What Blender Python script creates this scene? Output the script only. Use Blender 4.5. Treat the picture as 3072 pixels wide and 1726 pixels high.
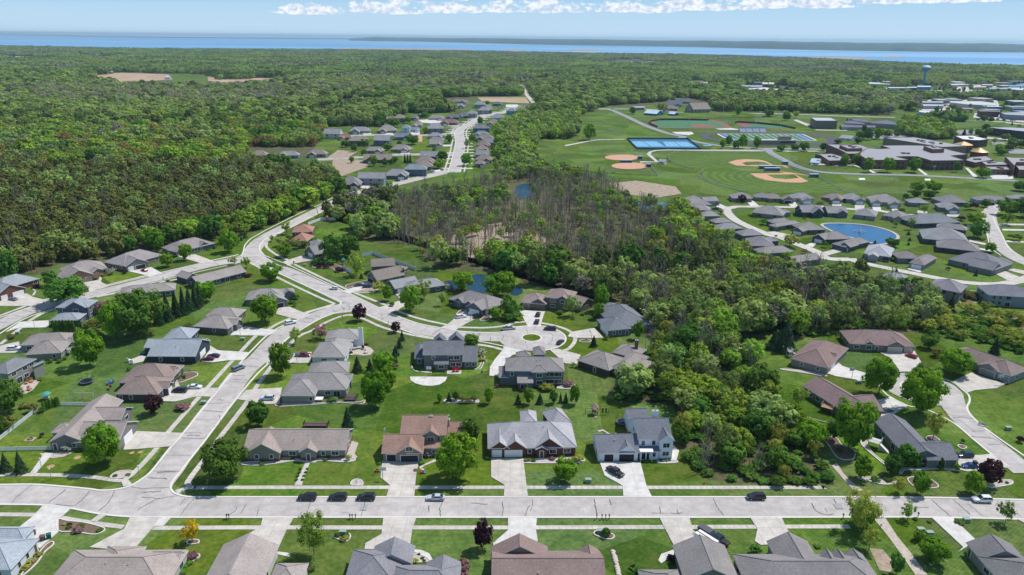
import bpy, bmesh, math, random
import numpy as np
from mathutils import Vector, Matrix
for _o in list(bpy.data.objects): bpy.data.objects.remove(_o)
S = bpy.context.scene
R = math.radians
# ------------------------------------------------------------------ camera
FOC, CX, CY, YH, ROLL, HGT = 2250.0, 1536.0, 863.0, 112.0, 0.0095, 114.3
TH = math.atan((CY - YH) / FOC)
_f = Vector((0, math.cos(TH), -math.sin(TH))); _r = Vector((1, 0, 0)); _u = _r.cross(_f)
_r2 = _r * math.cos(ROLL) + _u * math.sin(ROLL); _u2 = _u * math.cos(ROLL) - _r * math.sin(ROLL)
cam = bpy.data.cameras.new('camera'); co = bpy.data.objects.new('camera', cam); S.collection.objects.link(co)
co.matrix_world = Matrix(((_r2.x, _u2.x, -_f.x, 0), (_r2.y, _u2.y, -_f.y, 0), (_r2.z, _u2.z, -_f.z, HGT), (0, 0, 0, 1)))
cam.sensor_width = 36; cam.lens = 36 * FOC / 3072; cam.clip_start = 1; cam.clip_end = 200000
S.camera = co
# ------------------------------------------------------------------ sky, sun, exposure
SUNV = Vector((0.52, 0.33, 1)).normalized()
W = bpy.data.worlds.new('World'); S.world = W; W.use_nodes = True
nt = W.node_tree; N = nt.nodes; L = nt.links
bg = N['Background']
sky = N.new('ShaderNodeTexSky'); sky.sky_type = 'NISHITA'; sky.sun_disc = False
sky.sun_elevation = math.asin(SUNV.z); sky.sun_rotation = math.atan2(SUNV.x, SUNV.y)
sky.air_density = 1.0; sky.dust_density = 0.25; sky.ozone_density = 2.0; sky.altitude = 100
bg.inputs['Strength'].default_value = 0.135
def wmath(op, a, b=None, c=None):
    n = N.new('ShaderNodeMath'); n.operation = op
    for i, v in enumerate((a, b, c)):
        if v is None: continue
        if isinstance(v, (int, float)): n.inputs[i].default_value = v
        else: L.new(v, n.inputs[i])
    return n.outputs[0]
def wmix(f, a, b, bt='MIX'):
    n = N.new('ShaderNodeMix'); n.data_type = 'RGBA'; n.blend_type = bt
    for s, v in ((n.inputs[0], f), (n.inputs[6], a), (n.inputs[7], b)):
        if isinstance(v, (int, float)): s.default_value = v
        elif isinstance(v, tuple): s.default_value = (*v, 1)
        else: L.new(v, s)
    return n.outputs[2]
tc = N.new('ShaderNodeTexCoord'); sx = N.new('ShaderNodeSeparateXYZ'); L.new(tc.outputs['Generated'], sx.inputs[0])
az = wmath('DIVIDE', wmath('ARCTAN2', sx.outputs[0], sx.outputs[1]), math.pi / 180)      # degrees right of +Y
el = wmath('DIVIDE', wmath('ARCSINE', sx.outputs[2]), math.pi / 180)
# clear blue of the lower sky: a cool tint near the horizon, nothing above 25 degrees
def sstep(x, a, b):
    n = N.new('ShaderNodeMapRange'); n.interpolation_type = 'SMOOTHSTEP'
    n.inputs[1].default_value = a; n.inputs[2].default_value = b; L.new(x, n.inputs[0]); return n.outputs[0]
low = wmath('SUBTRACT', 1, sstep(wmath('ABSOLUTE', el), 6, 26))
skyc = wmix(low, sky.outputs[0], wmix(sstep(el, .2, 4.6), (3.75, 5.15, 6.35), (2.1, 4.1, 6.0)))
# low bank of fair weather clouds: flat bases, puffy tops
def cloudnoise(sa, se, off, det=6, rough=0.6):
    cb = N.new('ShaderNodeCombineXYZ')
    L.new(wmath('MULTIPLY', az, sa), cb.inputs[0]); L.new(wmath('MULTIPLY', el, se), cb.inputs[1]); cb.inputs[2].default_value = off
    n = N.new('ShaderNodeTexNoise'); n.inputs['Scale'].default_value = 1; n.inputs['Detail'].default_value = det; n.inputs['Roughness'].default_value = rough
    L.new(cb.outputs[0], n.inputs[0]); return n.outputs[0]
def sstep(x, a, b):
    n = N.new('ShaderNodeMapRange'); n.interpolation_type = 'SMOOTHSTEP'
    n.inputs[1].default_value = a; n.inputs[2].default_value = b; L.new(x, n.inputs[0]); return n.outputs[0]
CLOUDS = [  # az centre, base elevation, half width, height
 (-14.6, 1.42, 2.9, .95), (-14.3, 2.35, .9, .4), (-9.0, 1.6, 4.2, 1.3), (-4.5, 1.7, 3.4, 1.4), (-10.5, 2.1, 1.6, .7),
 (2.4, 1.75, 3.2, 1.2), (7.2, 1.8, 3.2, 1.0), (12.0, 1.95, 3.2, 1.1), (17.5, 2.1, 4.0, 1.1), (24.0, 2.35, 4.5, 1.1), (31.0, 2.65, 5.0, 1.2), (38, 2.7, 5, 1.4), (-1.2, 1.75, 2.2, 1.1), (9.6, 1.8, 2.4, 1.1), (14.6, 1.95, 2.6, 1.2), (20.5, 2.1, 3.4, 1.3), (27.5, 2.4, 4, 1.4), (-30, 4.6, 6, 1.5), (5, 4.9, 8, 2), (22, 5.2, 7, 2)]
dens = None
for (a0, e0, hw, ht) in CLOUDS:
    dx = wmath('DIVIDE', wmath('SUBTRACT', az, a0), hw)
    prof = wmath('SUBTRACT', 1, wmath('MULTIPLY', dx, dx))
    up = wmath('DIVIDE', wmath('SUBTRACT', el, e0), ht)
    d = wmath('SUBTRACT', prof, wmath('MULTIPLY', wmath('MAXIMUM', up, 0), 1.0))
    d = wmath('SUBTRACT', d, wmath('MULTIPLY', wmath('MAXIMUM', wmath('MULTIPLY', up, -1), 0), 9))
    dens = d if dens is None else wmath('MAXIMUM', dens, d)
nz = cloudnoise(.75, 1.9, 3.1, 9, .62); nz2 = cloudnoise(2.4, 3.6, 8.7, 6, .6)
cl = wmath('ADD', wmath('MULTIPLY', dens, .85), wmath('MULTIPLY', wmath('SUBTRACT', nz, .5), 3.0))
cl = wmath('ADD', cl, wmath('MULTIPLY', wmath('SUBTRACT', nz2, .5), .9))
mask = wmath('MULTIPLY', sstep(cl, .12, .55), .92)
# billow shading: lit tops, blue-grey undersides
ccol = wmix(sstep(wmath('ADD', nz2, wmath('MULTIPLY', nz, .4)), .52, .86), (3.7, 4.5, 5.7), (7.0, 7.2, 7.6))
L.new(wmix(mask, skyc, ccol), bg.inputs['Color'])
sl = bpy.data.lights.new('sun', 'SUN'); sl.energy = 4.1; sl.angle = R(0.53); sl.color = (1, 0.965, 0.9)
so = bpy.data.objects.new('sun', sl); S.collection.objects.link(so); so.rotation_euler = SUNV.to_track_quat('Z', 'Y').to_euler(); so.location = (0, 0, 300)
S.view_settings.view_transform = 'Standard'; S.view_settings.look = 'None'; S.view_settings.exposure = 0.1; S.view_settings.gamma = 1
S.cycles.max_bounces = 5; S.cycles.diffuse_bounces = 2; S.cycles.volume_bounces = 0; S.cycles.transparent_max_bounces = 4

# ------------------------------------------------------------------ pixels to the ground
TAGS = {'F': (0, 0, 2576 / 3072)}
for _i in range(3): TAGS['abc'[_i]] = (1024 * _i, 0, 2572 / 1024)
for _k, _y in (('B', 576), ('C', 936), ('D', 1294)):
    for _i in range(4): TAGS[_k + str(_i)] = (768 * _i, _y, 2572 / 768)
TAGS.update({'p': (2432, 380, 4.025), 'q': (2432, 200, 4.025), 'r': (1792, 320, 4.025), 's': (1792, 440, 3.354)})
def src(tag, x, y):
    t = TAGS[tag]; return t[0] + x / t[2], t[1] + y / t[2]
def ray(u, v): return _f * FOC + _r2 * (u - CX) - _u2 * (v - CY)
def at(tag, x, y, z=0.0):
    u, v = src(tag, x, y); d = ray(u, v)
    t = (z - HGT) / d.z
    if t < 0: t = 1e5
    return Vector((d.x * t, d.y * t, z))
def proj(P):      # numpy (n,3) -> photo pixels in the full view frame
    P = np.asarray(P, float); d = P - np.array([0, 0, HGT])
    z = d @ np.array(_f); z = np.where(z < 1, 1, z)
    u = CX + FOC * (d @ np.array(_r2)) / z; v = CY - FOC * (d @ np.array(_u2)) / z
    return u * 2576 / 3072, v * 2576 / 3072, z
def pts(s, z=0.0):
    out = []; tag = None
    for w in s.split():
        if ':' in w: tag, w = w.split(':')
        x, y = w.split(','); out.append(at(tag, float(x), float(y), z))
    return out
def pxs(s):
    out = []; tag = None
    for w in s.split():
        if ':' in w: tag, w = w.split(':')
        x, y = w.split(','); u, v = src(tag, float(x), float(y)); out.append((u * .83854, v * .83854))
    return np.array(out)
def inpoly(x, y, P):
    r = np.zeros(len(x), bool); n = len(P); j = n - 1
    for i in range(n):
        xi, yi = P[i]; xj, yj = P[j]
        c = ((yi > y) != (yj > y)) & (x < (xj - xi) * (y - yi) / ((yj - yi) if yj != yi else 1e-9) + xi)
        r ^= c; j = i
    return r

# ------------------------------------------------------------------ materials
def mat(name, col, rough=.8, var=.0, scale=1.0, col2=None, spec=.2, metal=0., bands=None, coords='Object', detail=3, trans=0., rand=0., emis=None, big=0.):
    m = bpy.data.materials.new(name); m.use_nodes = True; t = m.node_tree; n = t.nodes; l = t.links
    p = n['Principled BSDF']; p.inputs['Roughness'].default_value = rough; p.inputs['Metallic'].default_value = metal
    p.inputs['Specular IOR Level'].default_value = spec
    def mixc(f, a, b, bt='MIX'):
        x = n.new('ShaderNodeMix'); x.data_type = 'RGBA'; x.blend_type = bt
        for s, v in ((x.inputs[0], f), (x.inputs[6], a), (x.inputs[7], b)):
            if isinstance(v, (int, float)): s.default_value = v
            elif isinstance(v, tuple): s.default_value = (*v, 1)
            else: l.new(v, s)
        return x.outputs[2]
    c = None
    tcn = n.new('ShaderNodeTexCoord'); geo = n.new('ShaderNodeNewGeometry')
    P = tcn.outputs['Object'] if coords == 'Object' else geo.outputs['Position']
    def noise(sc, det=detail):
        z = n.new('ShaderNodeTexNoise'); z.inputs['Scale'].default_value = sc; z.inputs['Detail'].default_value = det; l.new(P, z.inputs[0]); return z.outputs[0]
    def rng(x, a, b, c0=0., d0=1.):
        z = n.new('ShaderNodeMapRange'); z.inputs[1].default_value = a; z.inputs[2].default_value = b; z.inputs[3].default_value = c0; z.inputs[4].default_value = d0; l.new(x, z.inputs[0]); return z.outputs[0]
    base = tuple(col)
    c = base
    if col2 is not None: c = mixc(rng(noise(scale), .36, .64), base, tuple(col2))
    if var:
        f = rng(noise(scale * 3.7, 4), .3, .7, 1 - var, 1 + var)
        cb = n.new('ShaderNodeCombineXYZ'); [l.new(f, cb.inputs[i]) for i in range(3)]
        c = mixc(1.0, c, cb.outputs[0], 'MULTIPLY')
    if big:
        f = rng(noise(scale * .12, 3), .35, .65, 1 - big, 1 + big)
        cb = n.new('ShaderNodeCombineXYZ'); [l.new(f, cb.inputs[i]) for i in range(3)]
        c = mixc(1.0, c, cb.outputs[0], 'MULTIPLY')
    if bands:
        per, amt = bands
        s = n.new('ShaderNodeSeparateXYZ'); l.new(P, s.inputs[0])
        mm = n.new('ShaderNodeMath'); mm.operation = 'FRACT'; dv = n.new('ShaderNodeMath'); dv.operation = 'DIVIDE'; dv.inputs[1].default_value = per
        l.new(s.outputs[2], dv.inputs[0]); l.new(dv.outputs[0], mm.inputs[0])
        f = rng(mm.outputs[0], .0, .35, 1 - amt, 1 + amt * .2)
        cb = n.new('ShaderNodeCombineXYZ'); [l.new(f, cb.inputs[i]) for i in range(3)]
        c = mixc(1.0, c, cb.outputs[0], 'MULTIPLY')
    if rand:
        oi = n.new('ShaderNodeObjectInfo'); hs = n.new('ShaderNodeHueSaturation')
        l.new(rng(oi.outputs['Random'], 0, 1, .5 - rand * .020, .5 + rand * .03), hs.inputs['Hue'])
        ml = n.new('ShaderNodeMath'); ml.operation = 'FRACT'; m2 = n.new('ShaderNodeMath'); m2.operation = 'MULTIPLY'; m2.inputs[1].default_value = 7.31
        l.new(oi.outputs['Random'], m2.inputs[0]); l.new(m2.outputs[0], ml.inputs[0])
        l.new(rng(ml.outputs[0], 0, 1, 1 - rand * .40, 1 + rand * .50), hs.inputs['Value'])
        if isinstance(c, tuple): hs.inputs['Color'].default_value = (*c, 1)
        else: l.new(c, hs.inputs['Color'])
        c = hs.outputs[0]
    if isinstance(c, tuple): p.inputs['Base Color'].default_value = (*c, 1)
    else: l.new(c, p.inputs['Base Color'])
    if trans:
        df = n.new('ShaderNodeBsdfDiffuse'); tr = n.new('ShaderNodeBsdfTranslucent'); ms = n.new('ShaderNodeMixShader'); ms.inputs[0].default_value = trans
        for q in (df, tr):
            if isinstance(c, tuple): q.inputs['Color'].default_value = (*c, 1)
            else: l.new(c, q.inputs['Color'])
        l.new(df.outputs[0], ms.inputs[1]); l.new(tr.outputs[0], ms.inputs[2]); l.new(ms.outputs[0], n['Material Output'].inputs['Surface'])
    return m
def joints(m, sx_, sy_, amt, rot=0.0, w=.012):
    t = m.node_tree; n = t.nodes; l = t.links; p = n['Principled BSDF']; s_ = p.inputs['Base Color'].links[0].from_socket
    g = n.new('ShaderNodeNewGeometry'); mp = n.new('ShaderNodeMapping'); mp.inputs['Rotation'].default_value = (0, 0, rot); l.new(g.outputs['Position'], mp.inputs[0])
    b = n.new('ShaderNodeTexBrick'); b.offset = 0; b.inputs['Scale'].default_value = 1; b.inputs['Brick Width'].default_value = sx_; b.inputs['Row Height'].default_value = sy_; b.inputs['Mortar Size'].default_value = .09; b.inputs['Mortar Smooth'].default_value = .3
    b.inputs['Color1'].default_value = (1, 1, 1, 1); b.inputs['Color2'].default_value = (.93, .93, .93, 1); b.inputs['Mortar'].default_value = (1 - amt, 1 - amt, 1 - amt, 1); l.new(mp.outputs[0], b.inputs['Vector'])
    nz_ = n.new('ShaderNodeTexNoise'); nz_.inputs['Scale'].default_value = .35; nz_.inputs['Detail'].default_value = 6; l.new(g.outputs['Position'], nz_.inputs[0]); r = n.new('ShaderNodeMapRange'); r.inputs[1].default_value = .35; r.inputs[2].default_value = .7; r.inputs[3].default_value = 1.04; r.inputs[4].default_value = .86; l.new(nz_.outputs[0], r.inputs[0])
    x = n.new('ShaderNodeMix'); x.data_type = 'RGBA'; x.blend_type = 'MULTIPLY'; x.inputs[0].default_value = 1; l.new(s_, x.inputs[6]); l.new(b.outputs[0], x.inputs[7])
    hs = n.new('ShaderNodeHueSaturation'); l.new(r.outputs[0], hs.inputs['Value']); l.new(x.outputs[2], hs.inputs['Color']); l.new(hs.outputs[0], p.inputs['Base Color'])
_mc = {}
def M(key):
    if key in _mc: return _mc[key]
    kind, *a = key.split('/')
    c = tuple(float(x) for x in a[0].split(',')) if a else (.5, .5, .5)
    if kind == 'roof': c = tuple(x * 1.32 for x in c); m = mat('shingle_' + str(len(_mc)), c, .9, .22, 1.6, tuple(x * .84 for x in c), bands=(.22, .16), spec=.1, big=.08)
    elif kind == 'wall': m = mat('siding_' + str(len(_mc)), c, .75, .05, 1.0, bands=(.3, .08), spec=.25)
    elif kind == 'brick': m = mat('brick_' + str(len(_mc)), c, .85, .3, 2.2, tuple(x * .65 for x in c), bands=(.24, .15))
    elif kind == 'plain': m = mat('paint_' + str(len(_mc)), c, .6, .04, 1.0)
    elif kind == 'metal': m = mat('metal_' + str(len(_mc)), c, .4, .04, 1.0, spec=.5)
    elif kind == 'glass': m = mat('window_glass', (.025, .035, .045), .12, spec=.6)
    elif kind == 'car': m = mat('car_paint_' + str(len(_mc)), c, .22, spec=.7)
    _mc[key] = m; return m

# ------------------------------------------------------------------ objects
def tag(o, label=None, cat=None, group=None, kind=None):
    if label: o['label'] = label
    if cat: o['category'] = cat
    if group: o['group'] = group
    if kind: o['kind'] = kind
    return o
def link(o): S.collection.objects.link(o); return o
def obj(name, verts, faces, mats, parent=None, midx=None, smooth=False):
    me = bpy.data.meshes.new(name); me.from_pydata([tuple(v) for v in verts], [], [tuple(f) for f in faces])
    for m in (mats if isinstance(mats, (list, tuple)) else [mats]): me.materials.append(m)
    if midx: me.polygons.foreach_set('material_index', midx)
    if smooth: me.polygons.foreach_set('use_smooth', [True] * len(me.polygons))
    me.update()
    o = bpy.data.objects.new(name, me); link(o)
    if parent: o.parent = parent
    return o
def empty(name, loc, rz=0):
    o = bpy.data.objects.new(name, None); link(o); o.location = loc; o.rotation_euler = (0, 0, rz); o.empty_display_size = .3; return o
class MB:
    def __init__(s): s.v = []; s.f = []; s.m = []
    def face(s, ps, m=0):
        b = len(s.v); s.v += [tuple(p) for p in ps]; s.f.append(tuple(range(b, b + len(ps)))); s.m.append(m)
    def box(s, x0, y0, z0, x1, y1, z1, m=0, T=None, bot=True, taper=0):
        t = taper
        c = [(x0, y0, z0), (x1, y0, z0), (x1, y1, z0), (x0, y1, z0), (x0 + t, y0 + t, z1), (x1 - t, y0 + t, z1), (x1 - t, y1 - t, z1), (x0 + t, y1 - t, z1)]
        if T: c = [tuple(T @ Vector(p)) for p in c]
        b = len(s.v); s.v += c
        for f in ((0, 1, 5, 4), (1, 2, 6, 5), (2, 3, 7, 6), (3, 0, 4, 7), (4, 5, 6, 7)) + (((3, 2, 1, 0),) if bot else ()):
            s.f.append(tuple(b + i for i in f)); s.m.append(m)
    def tube(s, p, q, r, n=6, m=0, r2=None):
        p = Vector(p); q = Vector(q); d = (q - p).normalized(); a = d.orthogonal().normalized(); c = d.cross(a); r2 = r if r2 is None else r2
        b = len(s.v)
        for i in range(n):
            an = 2 * math.pi * i / n; o = a * math.cos(an) + c * math.sin(an); s.v.append(tuple(p + o * r)); s.v.append(tuple(q + o * r2))
        for i in range(n):
            j = (i + 1) % n; s.f.append((b + 2 * i, b + 2 * j, b + 2 * j + 1, b + 2 * i + 1)); s.m.append(m)
        s.f.append(tuple(b + 2 * i + 1 for i in range(n))); s.m.append(m)
        s.f.append(tuple(b + 2 * i for i in reversed(range(n)))); s.m.append(m)
    def lathe(s, prof, n=16, m=0, c=(0, 0, 0)):
        b = len(s.v)
        for (r, z) in prof:
            for i in range(n):
                a = 2 * math.pi * i / n; s.v.append((c[0] + r * math.cos(a), c[1] + r * math.sin(a), c[2] + z))
        for k in range(len(prof) - 1):
            for i in range(n):
                j = (i + 1) % n; s.f.append((b + k * n + i, b + k * n + j, b + (k + 1) * n + j, b + (k + 1) * n + i)); s.m.append(m)
    def build(s, name, mats, parent=None, smooth=False): return obj(name, s.v, s.f, mats, parent, s.m, smooth)

def area2(P): return sum(P[i][0] * P[(i + 1) % len(P)][1] - P[(i + 1) % len(P)][0] * P[i][1] for i in range(len(P)))
def slab(mb, P, z, m=0, z0=None):
    P = [(p[0], p[1]) for p in P]
    if area2(P) < 0: P = P[::-1]
    mb.face([(x, y, z) for x, y in P], m)
    if z0 is not None:
        for i in range(len(P)):
            a = P[i]; b = P[(i + 1) % len(P)]; mb.face([(a[0], a[1], z0), (b[0], b[1], z0), (b[0], b[1], z), (a[0], a[1], z)], m)
def sheet(name, P, z, m, z0=None, kind='structure'):
    mb = MB(); slab(mb, P, z, 0, z0); o = mb.build(name, m)
    if kind: o['kind'] = kind
    return o
def smooth_line(P, k=8, closed=False):
    P = [Vector((p[0], p[1])) for p in P]; out = []
    n = len(P)
    if n < 3: return P
    for i in range(n - 1 if not closed else n):
        if closed: a, b, c, d = P[(i - 1) % n], P[i], P[(i + 1) % n], P[(i + 2) % n]
        else: a, b, c, d = P[max(i - 1, 0)], P[i], P[i + 1], P[min(i + 2, n - 1)]
        for j in range(k):
            t = j / k; out.append(.5 * ((2 * b) + (c - a) * t + (2 * a - 5 * b + 4 * c - d) * t * t + (3 * b - a - 3 * c + d) * t ** 3))
    if not closed: out.append(P[-1])
    return out
def offset(L_, d):
    out = []
    for i, p in enumerate(L_):
        a = L_[max(i - 1, 0)]; b = L_[min(i + 1, len(L_) - 1)]; t = (b - a); t = t.normalized() if t.length > 1e-6 else Vector((1, 0)); out.append(p + Vector((-t.y, t.x)) * d)
    return out
def ribbon(mb, L_, o0, o1, z, m=0, z0=None):
    A = offset(L_, o0); B = offset(L_, o1)
    for i in range(len(A) - 1):
        q = [(B[i][0], B[i][1], z), (B[i + 1][0], B[i + 1][1], z), (A[i + 1][0], A[i + 1][1], z), (A[i][0], A[i][1], z)]
        if area2(q) < 0: q = q[::-1]
        mb.face(q, m)
        if z0 is not None:
            for E in (A, B): mb.face([(E[i][0], E[i][1], z0), (E[i + 1][0], E[i + 1][1], z0), (E[i + 1][0], E[i + 1][1], z), (E[i][0], E[i][1], z)], m)
def circle(c, r, n=40): return [Vector((c[0] + r * math.cos(2 * math.pi * i / n), c[1] + r * math.sin(2 * math.pi * i / n))) for i in range(n)]
# ------------------------------------------------------------------ setting: ground, roads, water
LAWN = mat('lawn_grass', (.054, .110, .012), .95, .28, .22, (.092, .145, .020), spec=.05, coords='W', detail=5, big=.13)
def add_stripes(m, amt=.07, per=1.1, rot=.9):
    t = m.node_tree; n = t.nodes; l = t.links; p = n['Principled BSDF']; src_ = p.inputs['Base Color'].links[0].from_socket
    g = n.new('ShaderNodeNewGeometry'); mp = n.new('ShaderNodeMapping'); mp.inputs['Rotation'].default_value = (0, 0, rot); l.new(g.outputs['Position'], mp.inputs[0])
    w = n.new('ShaderNodeTexWave'); w.inputs['Scale'].default_value = .32 / per; w.inputs['Distortion'].default_value = 2.5; w.inputs['Detail Scale'].default_value = .02; l.new(mp.outputs[0], w.inputs[0])
    r = n.new('ShaderNodeMapRange'); r.inputs[3].default_value = 1 - amt; r.inputs[4].default_value = 1 + amt; l.new(w.outputs[1], r.inputs[0])
    x = n.new('ShaderNodeMix'); x.data_type = 'RGBA'; x.blend_type = 'MULTIPLY'; x.inputs[0].default_value = 1
    cb = n.new('ShaderNodeCombineXYZ'); [l.new(r.outputs[0], cb.inputs[i]) for i in range(3)]
    l.new(src_, x.inputs[6]); l.new(cb.outputs[0], x.inputs[7])
    vo = n.new('ShaderNodeTexVoronoi'); vo.inputs['Scale'].default_value = .034; vo.inputs['Randomness'].default_value = .8; l.new(g.outputs['Position'], vo.inputs['Vector']); hs = n.new('ShaderNodeHueSaturation'); sp_ = n.new('ShaderNodeSeparateColor'); l.new(vo.outputs['Color'], sp_.inputs[0])
    for a_, b_, c0, c1 in ((0, 'Value', .82, 1.42), (1, 'Hue', .478, .512), (2, 'Saturation', .82, 1.05)):
        q_ = n.new('ShaderNodeMapRange'); q_.inputs[3].default_value = c0; q_.inputs[4].default_value = c1; l.new(sp_.outputs[a_], q_.inputs[0]); l.new(q_.outputs[0], hs.inputs[b_])
    l.new(x.outputs[2], hs.inputs['Color'])
    # dry yellowish blotches
    nz_ = n.new('ShaderNodeTexNoise'); nz_.inputs['Scale'].default_value = .07; nz_.inputs['Detail'].default_value = 6; l.new(g.outputs['Position'], nz_.inputs[0])
    r2 = n.new('ShaderNodeMapRange'); r2.inputs[1].default_value = .56; r2.inputs[2].default_value = .74; r2.inputs[4].default_value = .7; l.new(nz_.outputs[0], r2.inputs[0])
    y = n.new('ShaderNodeMix'); y.data_type = 'RGBA'; l.new(r2.outputs[0], y.inputs[0]); l.new(hs.outputs[0], y.inputs[6]); y.inputs[7].default_value = (.135, .15, .035, 1)
    l.new(y.outputs[2], p.inputs['Base Color'])
add_stripes(LAWN, .085, .8, .9)
ROADM = mat('worn_asphalt', (.51, .47, .44), .9, .07, .5, (.45, .415, .39), coords='W', spec=.15, big=.07)
ROADG = mat('grey_asphalt', (.30, .30, .32), .9, .08, .3, (.25, .25, .27), coords='W', spec=.15)
CONC = mat('concrete', (.60, .55, .49), .85, .07, .4, (.52, .48, .43), coords='W', spec=.2, big=.06)
CONCW = mat('pale_concrete', (.67, .64, .60), .85, .06, .5, (.59, .56, .52), coords='W')
joints(CONC, 3.2, 3.2, .22); joints(CONCW, 3.4, 3.4, .18); joints(ROADM, 4.4, 6.1, .10)
KERB = mat('kerb_concrete', (.66, .62, .56), .85, .05, .8, coords='W')
CRACK = mat('crack_seal', (.085, .085, .09), .7)
BED = mat('bark_mulch', (.13, .085, .06), .95, .3, 2, (.2, .14, .1), coords='W')
STONE = mat('stone_bed', (.40, .34, .30), .95, .25, 2.5, (.52, .46, .42), coords='W')
GRAVEL = mat('gravel_path', (.42, .36, .30), .95, .15, .8, (.5, .44, .38), coords='W')
DIRT = mat('infield_dirt', (.58, .33, .21), .95, .1, .4, (.5, .28, .18), coords='W')
TANF = mat('ploughed_field', (.36, .25, .165), .95, .12, .02, (.45, .33, .22), coords='W')
FLOOR = mat('forest_floor', (.070, .082, .028), .95, .3, .15, (.12, .105, .055), coords='W')
REED = mat('dry_reeds', (.30, .235, .165), .95, .25, .3, (.40, .31, .24), coords='W')
def waterm(name, c, rough, wscale, bump):
    m = mat(name, c, rough, spec=.22); t = m.node_tree; n = t.nodes; l = t.links
    g = n.new('ShaderNodeNewGeometry'); z = n.new('ShaderNodeTexNoise'); z.inputs['Scale'].default_value = wscale; z.inputs['Detail'].default_value = 4; l.new(g.outputs['Position'], z.inputs[0])
    b = n.new('ShaderNodeBump'); b.inputs['Strength'].default_value = bump; b.inputs['Distance'].default_value = .3; l.new(z.outputs[0], b.inputs['Height']); l.new(b.outputs[0], n['Principled BSDF'].inputs['Normal'])
    return m
POND = waterm('pond_water', (.010, .095, .23), .2, .8, .2); DPOND = waterm('dark_pond_water', (.008, .045, .085), .35, .8, .3)
BAY = mat('bay_water', (.045, .15, .34), .45, spec=.35)
_t = BAY.node_tree; _g = _t.nodes.new('ShaderNodeNewGeometry'); _mp = _t.nodes.new('ShaderNodeMapping'); _mp.inputs['Scale'].default_value = (.00012, .0009, 1); _t.links.new(_g.outputs['Position'], _mp.inputs[0])
_z = _t.nodes.new('ShaderNodeTexNoise'); _z.inputs['Detail'].default_value = 5; _z.inputs['Scale'].default_value = 1.6; _t.links.new(_mp.outputs[0], _z.inputs[0])
_x = _t.nodes.new('ShaderNodeMix'); _x.data_type = 'RGBA'; _rr = _t.nodes.new('ShaderNodeMapRange'); _rr.inputs[1].default_value = .4; _rr.inputs[2].default_value = .6; _t.links.new(_z.outputs[0], _rr.inputs[0]); _t.links.new(_rr.outputs[0], _x.inputs[0])
_x.inputs[6].default_value = (.07, .26, .50, 1); _x.inputs[7].default_value = (.20, .40, .60, 1); _t.links.new(_x.outputs[2], _t.nodes['Principled BSDF'].inputs['Base Color'])

ZG, ZR, ZW, ZD = 0.0, 0.05, 0.08, 0.18
# land up to the bay shore, then the bay, the far shore and its hills
near = pts('a:-900,352 a:0,353 a:500,362 a:1000,374 a:2572,384 b:1000,393 b:2000,412 b:2572,418 c:500,432 c:1270,466 c:2000,498 c:2572,508 c:3400,540')
gm = MB(); slab(gm, [Vector((p.x * 1.04, p.y * 1.04, 0)) for p in near] + [Vector((12000, -200, 0)), Vector((-12000, -200, 0))], 0); gm.build('ground', LAWN)['kind'] = 'structure'
far = pts('c:3600,372 c:2572,372 c:600,345 b:2572,332 b:1500,316 b:700,304 b:100,298 b:0,287 a:1500,280 a:500,267 a:0,258 a:-900,238')
sheet('water', near + far, 1.2, BAY)
FARH = mat('far_woods', (.020, .060, .060), .95, .3, .004, (.040, .085, .07), coords='W', big=.2)
shore = pts('b:60,307 b:300,312 b:700,318 b:1500,338 b:2572,355 c:600,370 c:1200,383 c:2000,394 c:2572,398 c:3600,410', 0)
ridge = [(0, 0), (34, 200), (60, 600), (74, 1500), (76, 9000)]
mb = MB(); rnd = random.Random(4)
SL = smooth_line(shore, 40)
hh = [1 + .05 * math.sin(i * .07) + .05 * math.sin(i * .19 + 1) + .025 * math.sin(i * .53) + rnd.uniform(-.02, .02) for i in range(len(SL))]
for k in range(len(ridge) - 1):
    (h0, d0), (h1, d1) = ridge[k], ridge[k + 1]
    for i in range(len(SL) - 1):
        def P(j, h, d):
            s = SL[j]; dr = s.normalized(); e = min(1, j / 50 + .3); return (s.x + dr.x * d, s.y + dr.y * d, 1.0 + h * e * (hh[j] if h else 1))
        mb.face([P(i, h0, d0), P(i + 1, h0, d0), P(i + 1, h1, d1), P(i, h1, d1)])
o = mb.build('hills', FARH); o['kind'] = 'structure'
mb = MB(); S2 = pts('a:-500,252 a:0,264 a:600,277 a:1200,286 a:2000,293 b:100,297 b:300,301')
for i in range(len(S2) - 1):
    a, b = S2[i], S2[i + 1]; ha, hb = a.y / 1100, b.y / 1100
    mb.face([(a.x, a.y, 1), (b.x, b.y, 1), (b.x * 1.02, b.y * 1.02, hb + 2), (a.x * 1.02, a.y * 1.02, ha + 2)]); mb.face([(a.x * 1.02, a.y * 1.02, ha + 2), (b.x * 1.02, b.y * 1.02, hb + 2), (b.x * 1.1, b.y * 1.1, hb), (a.x * 1.1, a.y * 1.1, ha)])
o = mb.build('hills', FARH); o['kind'] = 'structure'
for i, s in enumerate(['b:1200,383 b:1300,374 b:1420,378 b:1300,385', 'b:1680,378 b:1820,372 b:2000,380 b:1850,388', 'c:1480,436 c:1560,427 c:1700,430 c:1600,440', 'c:700,432 c:1050,430 c:1500,440 c:1300,450 c:900,442', 'b:0,365 b:500,367 b:1000,376 b:1000,388 b:0,378']):
    sheet('marsh', pts(s), 1.5, REED)

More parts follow.
